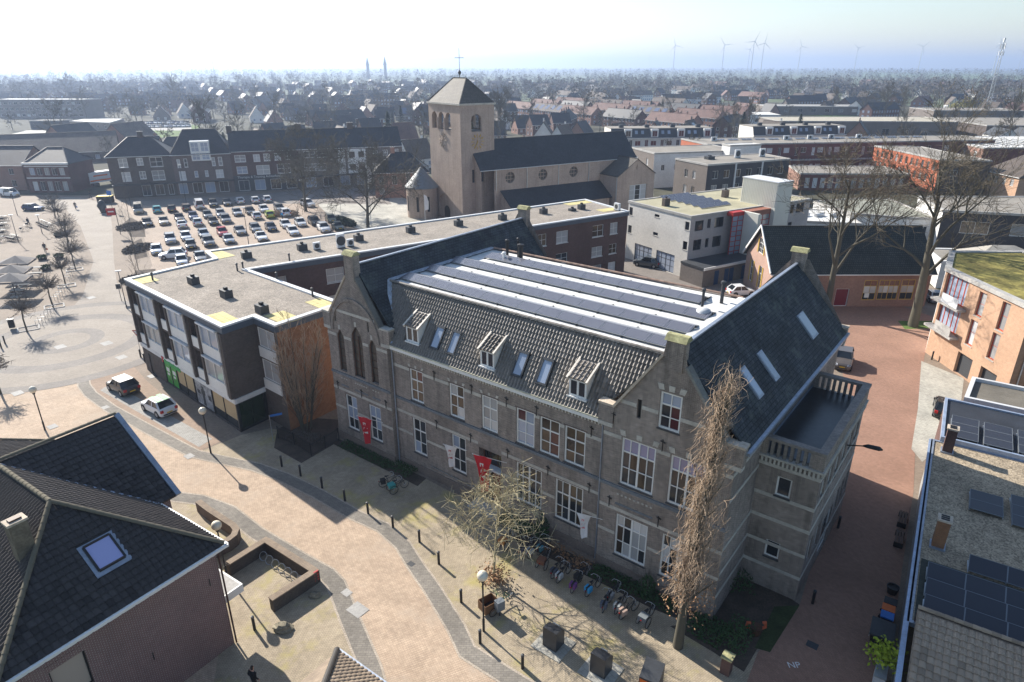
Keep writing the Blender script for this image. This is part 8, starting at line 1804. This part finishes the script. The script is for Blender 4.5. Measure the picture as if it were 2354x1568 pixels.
hedge('low evergreen ground cover below the left gable windows',[A_(790,880),A_(1000,980),A_(1230,1085)],1.0,.35,MT['hedge'],1); hedge('round evergreen patch by the left downpipe',[A_(1260,1080),A_(1420,1165)],1.1,.55,MT['hedge'],2)
hedge('evergreen ground cover before the right gable',[C_(720,560),C_(900,640),C_(1140,740),C_(1290,810),C_(1480,920)],1.0,.4,MT['hedge'],3); hedge('evergreen ground cover round the foot of the right corner',[C_(1600,1020),C_(1750,1090),C_(1940,1190)],1.6,.45,MT['hedge'],4); hedge('brown leaf litter bed behind the bicycles',[C_(330,330),C_(560,470),C_(700,540)],.9,.25,MT['leaf_dry'],5,120)
hedge('dark shrubs in the garden corner beside the annex',[C_(2050,640),C_(2080,800)],1.2,1.0,MT['hedge'],6,160); hedge('dark shrubs along the garden edge by the red street',[C_(2100,1060),C_(2000,1260),C_(1960,1330)],1.2,.9,MT['hedge'],7,200); hedge('brown plants inside the iron fence',[A_(300,800),A_(460,860),A_(600,830)],1.4,.4,MT['twig_grey'],8,120); hedge('evergreen shrubs between entrance and bicycles',[zb_(430,860),zb_(640,940),zb_(760,975)],.9,.7,MT['hedge'],9)
for k,(px,h) in enumerate(((zb_(800,985),1.9),(C_(1215,770),1.7))):
    p=P(*px); shrub(['dark upright evergreen by the double window','dark upright evergreen before the right gable'][k],p.x,p.y,.5,.5,h,MT['hedge'],30+k,700,.08)
# lime shrub
p=P(*D_(1000,1530)); t=thing('lime_shrub','bright lime green shrub on a stem beside the shop wall','shrub',(p.x,p.y,0)); m=M(); m.tube([(0,0,0),(.05,0,1.3)],.05,6); m.put('stem',MT['bark'],t,local=True,uv=False); leaves(9,520,lambda r:(r.gauss(0,.36),r.gauss(0,.36),1.75+r.gauss(0,.3)),.1).put('foliage',MT['leaf_lime'],t,local=True,uv=False)
# conifers
def conifer(seed,h,r,n=2600,size=.22,base=.04):
    rr=random.Random(seed); A=M(); A.tube([(0,0,0),(0,0,h*.95)],[r*.09,.02],6,False); B=M()
    for i in range(n):
        f=rr.random()**.8; z=h*(base+(1-base)*f); q=r*(1-f)**.85*rr.uniform(.45,1.08)*(1+.15*math.sin(z*5)); a=rr.uniform(0,6.28); c=Vector((q*math.cos(a),q*math.sin(a),z)); d=Vector((math.cos(a),math.sin(a),rr.uniform(-.5,.3))).normalized(); e=d.cross(Vector((0,0,1))).normalized(); s=size*rr.uniform(.6,1.3); B.add([c-d*s,c+e*s*.4,c+d*s,c-e*s*.4],[(0,1,2,3)])
    return A,B
p=P(1338,612); tree('pale green conifer behind the school before the brick terrace end',p.x,p.y,conifer(5,9.5,3.2,5000,.24),'conifer','bark','conifer_pale')
p=P(1268,590); AB=grow(51,6.5,.12,.1,.7,14,2,.2,(9,6),(.5,.5,.5),.2,.012,3); tree('olive brown bare tree behind the school beside the conifer',p.x,p.y,AB,'bare_tree','bark','twig_pale')
p=P(1108,495); tree('slender pale conifer at the foot of the church tower',p.x,p.y,conifer(6,16.,3.,2600,.26,.05),'conifer','bark','conifer_pale')
# ================================================================ the wider town
def hipb(name,label,o,ang,L,D,ze,zr,bm,rm,nw,cat='house',zs=((1.,2.6),(4.,5.6)),hip=(3.5,3.5),extra=None):
    F=fr(o,ang); t=thing(name,label,cat,(*o,0)); h=[q for z0,z1 in zs if z1<ze-.2 for q in rowwin(L,nw,1.3,z0,z1)]
    glazed(t,F(0,0),F(L,0),0,ze,bm,h,2,1,fmat=MT['white'],gl=[MT['gl'],MT['gls'],MT['glc']])
    for a,b,w_ in((F(L,0),F(L,D),D),(F(L,D),F(0,D),L),(F(0,D),F(0,0),D)): wall(t,a,b,0,ze,bm,top=[(D,ze),(D/2,zr),(0,ze)] if (w_==D and a!=F(L,D) and hip==(0,0)) else None)
    gable_roof(t,[F(0,0),F(L,0),F(L,D),F(0,D)],ze-.05,zr,rm,.35,.13,hip,verge=MT['white']); return t

t=hipb('brick_cafe','dark red brick cafe with white bands and hipped roof at the upper left',(-123.8,172.3),1,11.,11,7.3,10.6,brick('plum_brick',(.15,.065,.055),(.12,.052,.045),(.12,.09,.08)),RTd,5,zs=((.5,2.8),(4.4,6.2)))
for z in(3.6,6.5): m=M(); boxon(m,(-123.8,172.3),(-112.8,172.5),0,z,11,z+.22,.0,.06); m.put('white_band',MT['white'],t)
m=M(); boxon(m,(-123.8,172.3),(-112.8,172.5),-.3,7.0,11.3,7.5,.0,.3); m.put('white_cornice',MT['white'],t)
hipb('brick_house','red brick house with dark roof and skylights at the upper left edge',(-147,176),0,20,12,6.5,10.5,TBk,RTd,4,hip=(0,0))
hipb('brown_barn_roof','broad brown roofed hall behind the cafe',(-176,214),28,46,20,3.5,9,DBk,RTb,4,hip=(0,0),zs=((1,2.4),))
hipb('red_gable_house','large red brick gabled house beyond the corner shop',(-158,246),74,15,13,5,10.5,TBk,RTd,3,hip=(0,0)); hipb('red_gable_house','second red brick gabled house behind the first beyond the corner shop',(-146,262),74,15,12,4.8,9.8,TBk,RTb,3,hip=(0,0))
hipb('dark_hipped_house','dark hipped house behind the glazed dormer shop',(-104,198),19,22,14,6,10.5,DBk,RTd,4); hipb('white_village_house','white rendered house with black shutters left of the church tower',(-21,245),15,9,10,5,9.2,wht,RTd,3,hip=(0,0))
hipb('red_roof_cottage','pink rendered cottage with red roof left of the tower',(-44,262),30,9,9,4.6,10,wht,RTr,2,hip=(0,0)); hipb('brick_terrace','brick terrace with dark roof left of the tower',(-42,330),6,32,9,6,9.6,TBk,RTd,8,hip=(0,0))
block('far_school','long grey flat roofed school at the far left',[(-322,439),(-268,439),(-262,450),(-322,452)],11.,GBk,MT['membrane'],{0:rws(16,2.,[(1,2.6),(4.6,6.2),(8,9.6)])})
block('grey_shed','grey flat shed before the far school',[(-248,358),(-234,360),(-232,368),(-247,368)],4.2,MT['dgrey'],bit,{}); block('grey_shed','pale roofed flat shed right of the far school',[(-226,356),(-200,346),(-208,374),(-228,372)],4.2,GBk,MT['membrane'],{0:rws(5,1.4,[(1.4,2.8)])})
block('flat_supermarket','long beige flat roofed supermarket behind the mansard terraces',[(122,318),(165,316),(200,312),(204,345),(122,345)],7.,GBk,plain('pale_tan_roof',(.42,.38,.3),.9,.2),{1:rws(4,3.,[(1,4)])}); block('sawtooth_hall','dark flat hall before the mast at the far right',[(205,300),(262,296),(275,345),(210,350)],6.5,DBk,bit,{})
for k in range(4):
    t=thing('roof_monitor','white gabled rooflight on the hall before the mast','rooflight',(196+k*9,272-k*2,0),group='gabled rooflights before the mast'); F=fr((192+k*9,272-k*2),-10); m=M(); m.add([F(0,0,0),F(7,0,0),F(7,14,0),F(0,14,0),F(0,0,4.4),F(7,0,4.4),F(7,14,4.4),F(0,14,4.4),F(3.5,0,7.2),F(3.5,14,7.2)],[(0,1,5,8,4),(1,2,6,5),(2,3,7,9,6),(3,0,4,7)]); m.put('wall',wht,t); m=M(); slab(m,[F(-.2,-.2,4.3),F(3.5,-.2,7.3),F(3.5,14,7.3),F(-.2,14,4.3)],.12); slab(m,[F(7.2,-.2,4.3),F(3.5,-.2,7.3),F(3.5,14,7.3),F(7.2,14,4.3)],.12); m.put('roof',MT['dgrey'],t)
block('far_sports_hall','pale flat hall among the trees left of the mast',[(250,415),(300,410),(305,440),(252,445)],6.,GBk,bit,{}); block('far_white_flats','white flat roofed building among trees behind the terraces',[(170,470),(240,462),(245,490),(172,495)],5.5,GBk,plain('grey_far_roof',(.3,.29,.27),.9,.1),{0:rws(8,3,[(2,4.)])}); block('far_white_school','pale flat school behind the church roof',[(88,395),(150,390),(152,415),(90,420)],5.,wht,MT['membrane'],{0:rws(8,3,[(1.2,3.2)])})
# ---- prototypes of ordinary houses
HP=[]
def house_proto(L,D,ze,zr,bm,rm,nw,solar_=False,units=1,dorm=False):
    t=thing('house','house','house'); A=[(0,0),(L,0),(L,D),(0,D)]; A=[(x-L/2,y-D/2) for x,y in A]
    zs=[(.9,2.3)]+([(3.6,5.)] if ze>5 else [])
    for k in range(4):
        a,b=A[k],A[(k+1)%4]; Lk=L if k%2==0 else D
        hh=[q for z0,z1 in zs for q in rowwin(Lk,nw if k%2==0 else 2,1.25,z0,z1,.6)]
        wall(t,a,b,0,ze,bm,hh,top=[(Lk,ze),(Lk/2,zr),(0,ze)] if k%2 else None,rev=.12)
        for q in hh: window(t,a,b,*q,1,1,MT['white'],RND.choice([MT['gl'],MT['glc'],MT['gls']]),fw=.14)
    gable_roof(t,A,ze-.05,zr,rm,.3,.14,verge=MT['white'])
    for u in range(units):
        x=-L/2+L*(u+.85)/units; chimney(t,x,.5,zr-.6,zr+1.1,.6,.5,0,bm)
    if solar_:
        s=(zr-ze)/(D/2); m=M(); 
        for u in range(units):
            x=-L/2+L*(u+.5)/units; y0,y1=-D*.42,-D*.12; z=lambda y:ze+(y+D/2)*s+.22
            m.quad((x-1.6,y0,z(y0)),(x+1.6,y0,z(y0)),(x+1.6,y1,z(y1)),(x-1.6,y1,z(y1)))
        m.put('solar_panels',plain('shiny_solar',(.10,.12,.18),.12,.0,spec=1.0),t)
    return t
protos=[house_proto(9,8.5,3.,8.2,TBk,RTd,3),house_proto(8.5,9,5.6,9.6,LBk,RTd,3),house_proto(9.5,8,3.2,8.6,wht,RTb,3),house_proto(10,9,3.,8.4,GBk,RTb,3,True),house_proto(30,8.5,5.6,9.2,TBk,RTr,12,False,5),house_proto(30,8.5,5.6,9.2,TBk,RTb,12,True,5),house_proto(26,8.5,5.6,9.4,LBk,RTd,10,False,4),house_proto(14,9,3.1,7.6,GBk,RTr,4)]
PTr=[treeof(t) for t in protos]
def far_proto(L,D,ze,zr,bm,rm,nw):
    "a house too far off for its windows to be parts of their own"
    t=thing('house','house','house'); A=[(x-L/2,y-D/2) for x,y in((0,0),(L,0),(L,D),(0,D))]; g=M(); zs=[(.9,2.3)]+([(3.6,5.)] if ze>5 else [])
    m=M()
    for k in range(4):
        a,b=A[k],A[(k+1)%4]; Lk=L if k%2==0 else D; m.poly([(*a,0),(*b,0),(*b,ze)]+([((a[0]+b[0])/2,(a[1]+b[1])/2,zr)] if k%2 else [])+[(*a,ze)])
        for z0,z1 in zs:
            for q in rowwin(Lk,nw if k%2==0 else 2,1.3,z0,z1,.6): boxon(g,a,b,q[0],q[1],q[2],q[3],-.01,.05)
    m.put('wall',bm,t); g.put('windows',MT['gls'],t)['kind']='stuff'; gable_roof(t,A,ze-.05,zr,rm,.3,.14); return t
fprotos=[far_proto(9,8.5,3.,8.2,TBk,RTd,3),far_proto(8.5,9,5.6,9.6,LBk,RTd,3),far_proto(9.5,8,3.2,8.6,wht,RTb,3),far_proto(10,9,3.,8.4,GBk,RTb,3),far_proto(30,8.5,5.6,9.2,TBk,RTr,12),far_proto(30,8.5,5.6,9.2,wht,RTb,12),far_proto(26,8.5,5.6,9.4,LBk,RTd,10),far_proto(14,9,3.1,7.6,GBk,RTr,4)]; FTr=[treeof(t) for t in fprotos]; usedf=[False]*8
lab=['brick house with steep dark roof among the far gardens','two storey dark brick house among the far gardens','white rendered house with brown roof in the far town','brown brick house with solar panels on its roof','red roofed brick terrace in the far town','brown roofed brick terrace with solar panels','dark roofed brick terrace in the far town','long low brick house with reddish roof']
grp=['steep dark roofed houses','dark brick houses','white houses of the far town','houses with solar roofs','red roofed terraces','solar terraces','dark roofed terraces','low reddish roofed houses']
usedp=[False]*8
HREQ=[]
def put_house(i,x,y,a): HREQ.append((i,x,y,a))
def make_houses():
    HREQ.sort(key=lambda h:h[2]); rest=[]
    for n,(i,x,y,a) in enumerate(HREQ):
        far=y>430
        if n>=290: rest.append((i,x,y,a)); continue
        pr,tr,us=(fprotos,FTr,usedf) if far else (protos,PTr,usedp)
        if not us[i]: us[i]=True; o=pr[i]; o.location=(x,y,0); o.rotation_euler=(0,0,a)
        else: o=dup(pr[i],(x,y,0),a,tree=tr[i])
        o['label']=lab[i] if not far else ' '.join(lab[i].split()[:5])+' towards the horizon'; o['group']=grp[i]+(' far off' if far else '')
    m=M(); mats=[]; idx=[]
    for i,x,y,a in rest:
        ca,sa=math.cos(a),math.sin(a)
        for c,gs in FTr[i]:
            for ob in [c]+gs:
                me=ob.data; mt=me.materials[0]
                if mt not in mats: mats.append(mt)
                m.add([(x+v.co.x*ca-v.co.y*sa,y+v.co.x*sa+v.co.y*ca,v.co.z) for v in me.vertices],[tuple(f.vertices) for f in me.polygons]); idx+=[mats.index(mt)]*len(me.polygons)
    o=m.put('distant_houses',mats); o.data.polygons.foreach_set('material_index',idx); tag(o,'mass of small distant roofs towards the horizon','houses',kind='stuff')
    for us,pr,tr in((usedf,fprotos,FTr),(usedp,protos,PTr)):
        for k in range(8):
            if not us[k]:
                for c,gs in tr[k]:
                    for g in gs: bpy.data.objects.remove(g)
                    bpy.data.objects.remove(c)
                bpy.data.objects.remove(pr[k])
rf2=random.Random(77); occ=[]
def free(x,y,r):
    return all((x-a)**2+(y-b)**2>(r+c)**2 for a,b,c in occ)
for t in [o for o in bpy.data.objects if o.parent is None and o.type=='EMPTY' and o.location.y>190 and o.get('category') in('building','house','shop building')]: occ.append((t.location.x+12,t.location.y+6,20))
for i in range(16): occ.append((60+i*6,212,16)); occ.append((36+i*6,250,16))
for x,y,r in((-190,330,60),(-250,345,55),(-300,420,60),(-140,330,40),(170,300,40),(230,320,50),(150,360,35),(200,380,40)): occ.append((x,y,r))
# red terraces right of the tower (rows running away from the camera)
for k in range(5):
    for j in range(3):
        x=4+k*19+j*21+rf2.uniform(-3,3); y=452-k*28+j*30+rf2.uniform(-3,3); put_house([4,5,4,6][(k+2*j)%4],x,y,R(-58+j*3)); occ.append((x,y,16))
for (x,y,i,a) in((30,300,0,60),(44,288,3,55),(62,300,0,70),(78,305,3,60),(20,275,2,60),(96,312,1,50),(52,270,7,40),(130,395,0,40),(150,300,0,60),(12,320,1,20),(70,282,3,65)): put_house(i,x,y,R(a)); occ.append((x,y,8))
d=225
while d<1250:
    half=.8*d; st=16+d*.011; x=-half
    while x<half:
        xx=x+rf2.uniform(-4,4); yy=d+rf2.uniform(-9,9); pk=.9 if xx<120 else .4
        if d>800: pk*=.7
        i=rf2.choice([0,0,1,3,4,6,6,7,2,2,5,5]) if xx>-40 else rf2.choice([0,0,1,1,3,6,6,7,2]); r=15 if i in(4,5,6) else 8
        if rf2.random()<pk and free(xx,yy,r): put_house(i,xx,yy,R(rf2.choice([19,31,-59,-71,10,80,45])+rf2.uniform(-5,5))); occ.append((xx,yy,r*.9))
        x+=st
    d*=1.07
make_houses()
# ---- trees of the town
TPs=[]
for s,(h,n0,sp) in enumerate(((13,9,.75),(15,10,.6),(11,9,.85),(17,10,.5),(9,8,.8))):
    A,B=grow(200+s,h,.24,.2,sp,n0,3,.12,(6,5,4),(.5,.5,.5),.2,.045,3); t=thing('town_tree','tree','tree'); A.put('trunk',MT['bark'],t,local=True,uv=False); B.put('crown',MT['twig_grey' if s%2 else 'twig'],t,local=True,uv=False); TPs.append(t)
for s,(h,r) in enumerate(((13,3.4),(9,2.4))): A,B=conifer(300+s,h,r,900,.6); t=thing('town_conifer','tree','tree'); A.put('trunk',MT['bark'],t,local=True,uv=False); B.put('crown',MT['conifer'],t,local=True,uv=False); TPs.append(t)
A,B=grow(250,9,.2,.15,.8,9,2,.0,(6,5),(.5,.5),.2,.05,3); t=thing('golden_tree','tree','tree'); A.put('trunk',MT['bark'],t,local=True,uv=False); leaves(8,900,lambda r:(r.gauss(0,2.2),r.gauss(0,2.2),5.2+r.gauss(0,1.9)),.35).put('crown',MT['leaf_gold'],t,local=True,uv=False); TPs.append(t)
A,B=grow(255,10,.2,.1,.85,10,3,.05,(6,5,4),(.5,.5,.5),.2,.045,3); t=thing('russet_tree','tree','tree'); A.put('trunk',MT['bark'],t,local=True,uv=False); B.put('crown',plain('russet_twigs',(.24,.13,.09),.95,0),t,local=True,uv=False); TPs.append(t)
A,B=grow(256,8,.16,.1,.85,10,3,.05,(6,5,4),(.5,.5,.5),.2,.045,3); t=thing('blossom_tree','tree','tree'); A.put('trunk',MT['bark'],t,local=True,uv=False); B.put('crown',plain('pink_blossom_twigs',(.45,.33,.32),.95,0),t,local=True,uv=False); TPs.append(t)
TT=[treeof(t) for t in TPs]; tl_lab=['broad bare tree among the far houses','tall bare tree among the far houses','low broad bare tree among the far houses','slim tall bare tree in the far town','small bare garden tree in the far town','dark tall conifer among the far houses','dark small conifer among the far houses','golden yellow tree near the horizon','russet bare tree in the park on the right','pinkish blossoming tree in a far garden']
usedt=[False]*len(TPs)
def put_tree(i,x,y,s,label=None):
    if not usedt[i]: usedt[i]=True; o=TPs[i]; o.location=(x,y,0); o.rotation_euler=(0,0,rf2.uniform(0,6)); o.scale=(s,s,s)
    else: o=dup(TPs[i],(x,y,0),rf2.uniform(0,6.28),scale=s,tree=TT[i])
    o['label']=label or tl_lab[i]; o['group']='trees of the far town'
for (px,i,s,l) in (((2215,268),7,1.3,'golden willow below the mast'),((2190,270),7,1.,'smaller golden willow left of the mast'),((2000,246),8,1.2,'russet tree beside the pale hall'),((2020,250),8,1.0,'lower russet tree beside the pale hall'),((1520,282),5,.95,'dark conifer behind the mansard terrace'),((1505,284),5,.7,None),((1985,200),5,1.25,'dark conifer standing above the trees on the right'),((628,195),5,1.4,'tall dark spruce on the left skyline'),((648,225),5,1.1,'broad dark conifer left of the tower'),((760,262),1,1.,None),((735,255),2,1.1,None),((670,260),9,1.,'pinkish blossom tree left of the tower'),((640,270),9,1.1,'pinkish blossom tree behind the therapy building'),((30,300),9,1.,'white blossom bush at the far left lawn'),((1430,235),8,1.,None),((1250,205),7,.9,None),((1400,200),7,1.1,None),((205,290),3,.9,'bare tree by the far curving road')): 
    p=P(*px); put_tree(i,p.x,p.y,s,l)
n=0
while n<300:
    d=200*math.exp(rf2.random()*1.75); x=rf2.uniform(-.82,.82)*d
    if d<215 and x<40: continue
    if x>120 and 250<d<420 and rf2.random()<.3: pass
    if not free(x,d,3.5): 
        if rf2.random()<.8: continue
    if y:=d: put_tree(rf2.choice([0,1,2,3,4,0,1,2,4,8 if x>60 else 2,6,5 if rf2.random()<.4 else 1]),x,d,rf2.uniform(.65,1.15))
    n+=1
# orchard of small pollards in the meadow on the right
for k in range(26): p=P(1790+(k%13)*22+rf2.uniform(-4,4),252+(k//13)*8); put_tree(4,p.x,p.y,.35,'small pollard tree in the orchard meadow')
# ---- woods towards the horizon (one mass)
rs=np.random.RandomState(5)
def wood(name,label,n,d0,d1,mat,hmin,hmax,seed,per=30,power=1.3):
    rs=np.random.RandomState(seed); d=d0*(d1/d0)**rs.rand(n); x=(rs.rand(n)*2-1)*.86*d
    keep=(np.sin(x*.004+d*.003+seed)+np.sin(x*.011-d*.006+seed*2)+rs.rand(n)*1.6)>-.1
    d=d[keep];x=x[keep]; n=len(d); h=hmin+(hmax-hmin)*rs.rand(n)
    k=per; a=rs.rand(n,k)*6.283; f=rs.rand(n,k); rad=(h[:,None]*.34)*np.sqrt(rs.rand(n,k))*np.sin(np.pi*(.12+.82*f))*1.1
    c=np.stack([x[:,None]+rad*np.cos(a),d[:,None]+rad*np.sin(a),h[:,None]*(.12+.86*f)],2)
    s=(h[:,None,None]*.06)*(.5+rs.rand(n,k,1)); e1=rs.randn(n,k,3);e1/=np.linalg.norm(e1,axis=2,keepdims=True); e2=rs.randn(n,k,3);e2/=np.linalg.norm(e2,axis=2,keepdims=True)
    v=np.stack([c+e1*s*1.5,c-e1*s*.4+e2*s*.5,c-e1*s*.4-e2*s*.5],2).reshape(-1,3)
    me=bpy.data.meshes.new(name); nt=len(v)//3; me.vertices.add(len(v)); me.vertices.foreach_set('co',v.astype(np.float32).ravel()); me.loops.add(len(v)); me.loops.foreach_set('vertex_index',np.arange(len(v),dtype=np.int32)); me.polygons.add(nt); me.polygons.foreach_set('loop_start',np.arange(nt,dtype=np.int32)*3); me.polygons.foreach_set('loop_total',np.full(nt,3,np.int32)); me.update(); me.validate(); me.materials.append(mat)
    o=bpy.data.objects.new(name,me); COL.objects.link(o); return tag(o,label,'wood',kind='stuff')
wood('far_wood','hazy bare woods and tree belts reaching to the horizon',2600,620,1700,MT['twig_grey'],10,19,3,80); wood('far_wood','brownish tree belts between the far roofs',1100,420,1200,MT['twig'],8,15,9,80); wood('horizon_wood','blue hazy forest along the horizon',5000,1600,6500,MT['twig_grey'],14,26,17,30)
wood('horizon_wood','taller dark woods on the left skyline',700,900,1600,MT['twig_grey'],20,30,23,50) if False else None
# ---- landmarks on the horizon
def spire(px,d,h,l):
    r_=ray(*px); x=r_.x/r_.y*d; t=thing('church_spire',l,'church spire',(x,d,0)); m=M(); m.obox((x,d),0,d*.0035,d*.0035,0,h*.62); m.put('tower',MT['dgrey'],t); m=M(); w_=d*.0022; m.add([(x-w_,d-w_,h*.6),(x+w_,d-w_,h*.6),(x+w_,d+w_,h*.6),(x-w_,d+w_,h*.6),(x,d,h)],[(0,1,4),(1,2,4),(2,3,4),(3,0,4)]); m.put('spire',MT['dgrey'],t)
spire((845,150),1900,54,'left pointed church spire on the horizon'); spire((885,150),1900,56,'right pointed church spire on the horizon')
def turbine(px,l,hub=98):
    y=px[1]; d=(hub-CAMH)*FPX/(HZ-y)*1.0; r_=ray(px[0],153); x=r_.x/r_.y*d; t=thing('wind_turbine',l,'wind turbine',(x,d,0),group='wind turbines on the horizon'); m=M(); m.tube([(x,d,0),(x,d,hub)],[1.5,.9],8); m.put('tower',MT['greywhite'],t); m=M(); m.tube([(x,d-4,hub+1),(x,d+5,hub+1)],[1.1,1.],8); m.put('nacelle',MT['greywhite'],t)
    a0=rf2.uniform(0,2)
    for k in range(3):
        a=a0+k*2.094; b=M(); e=Vector((math.cos(a),0,math.sin(a))); f=Vector((-e.z,0,e.x)); o=Vector((x,d-4.5,hub+1)); b.add([o-f*.8,o+f*.8,o+e*9+f*1.2,o+e*30+f*.2,o+e*30-f*.1,o+e*9-f*.3],[(0,1,2,3,4,5)]); b.v+= [(p[0],p[1]-.5,p[2]) for p in b.v[:6]]; b.f.append((11,10,9,8,7,6)); b.f+=[(i,(i+1)%6,6+(i+1)%6,6+i) for i in range(6)]; b.put('blade',MT['greywhite'],t)
for k,(x,y) in enumerate(((1493,134),(1548,113),(1660,112),(1719,120),(1727,105),(1750,108),(1835,115),(1965,118),(2112,115),(2285,110),(2342,124))): turbine((x,y),'%s wind turbine from the left on the horizon'%['first','second','third','fourth','fifth','sixth','seventh','eighth','ninth','tenth','eleventh'][k])
p=P(2262,275); t=thing('lattice_mast','tall grey lattice telecom mast at the right','mast',tuple(p)); Hm=43.2
def leg(k,z): r_=1.5-(1.5-.55)*z/Hm; a=R(90+120*k); return Vector((p.x+r_*math.cos(a),p.y+r_*math.sin(a),z))
for k in range(3): m=M(); m.tube([leg(k,0),leg(k,Hm)],[.16,.1],6); m.put('leg',MT['steel'],t)
m=M(); nz=22
for i in range(nz):
    z0,z1=Hm*i/nz,Hm*(i+1)/nz
    for k in range(3): m.beam(leg(k,z0),leg((k+1)%3,z1),.09); m.beam(leg(k,z1),leg((k+1)%3,z1),.07)
m.put('bracing',MT['steel'],t)
for k in range(6): a=k*1.05; m=M(); m.obox((p.x+1.3*math.cos(a),p.y+1.3*math.sin(a)),a,.35,.5,(36 if k%2 else 39.5),(38.4 if k%2 else 42.5)); m.put('antenna',MT['greywhite'],t)
m=M(); m.obox((p.x,p.y),0,.8,.8,43.2,45.6); m.put('top_antenna',MT['greywhite'],t)
for k,(px,h,l) in enumerate((((490,160),30,'thin radio mast on the left skyline'),)):
    r_=ray(490,153); d=1500; x=r_.x/r_.y*d; t=thing('radio_mast',l,'mast',(x,d,0)); m=M(); m.tube([(x,d,0),(x,d,66)],[.8,.4],6); m.put('mast',MT['steel'],t)
# church flags
for px,l in (((978,470),'white banner on a pole beside the church tower'),((854,400),'tall white flag on a pole at the car park')):
    q=P(px[0],px[1]+45 if px[0]>900 else 520); t=thing('flag',l,'flag',(q.x,q.y,0)); hh=6 if px[0]>900 else 12; m=M(); m.tube([(q.x,q.y,0),(q.x,q.y,hh)],.06,6); m.put('pole',MT['white'],t); m=M(); m.add([(q.x,q.y,hh),(q.x+.5,q.y+.2,hh-.3),(q.x+.9,q.y-.1,hh-1.4),(q.x+.8,q.y,hh-3),(q.x+.1,q.y,hh-3.2)],[(0,1,2,3,4)]); m.put('cloth',fw_,t)
# ---------------------------------------------------------------- air
hz_=M(); hz_.box(-9800,-6400,-1.5,9800,12400,150); o=hz_.put('haze',None,uv=False); o.data.materials.clear()
mt=bpy.data.materials.new('haze_air'); mt.use_nodes=True; n_=mt.node_tree; n_.nodes.clear(); ou=n_.nodes.new('ShaderNodeOutputMaterial'); pv=n_.nodes.new('ShaderNodeVolumePrincipled'); n_.links.new(pv.outputs[0],ou.inputs['Volume']); pv.inputs['Color'].default_value=(.56,.70,.98,1); pv.inputs['Density'].default_value=.00028; pv.inputs['Anisotropy'].default_value=.45; o.data.materials.append(mt); o['kind']='stuff'; o['label']='thin pale blue haze lying over the town'; o['category']='haze'

# ---------------------------------------------------------------- tell look-alikes apart by their place
def _ord(n): return str(n)+('th' if 10<n%100<20 else {1:'st',2:'nd',3:'rd'}.get(n%10,'th'))
_by={}
for o in bpy.data.objects:
    if o.parent is None and o.get('group') and o.get('label'): _by.setdefault((o['group'],o['label']),[]).append(o)
for (g_,l_),os_ in _by.items():
    if len(os_)<2: continue
    os_.sort(key=lambda o:(o.location.x/max(1.,o.location.y)))
    for i,o in enumerate(os_): o['label']=' '.join(l_.split()[:11])+', '+_ord(i+1)+' from the left'
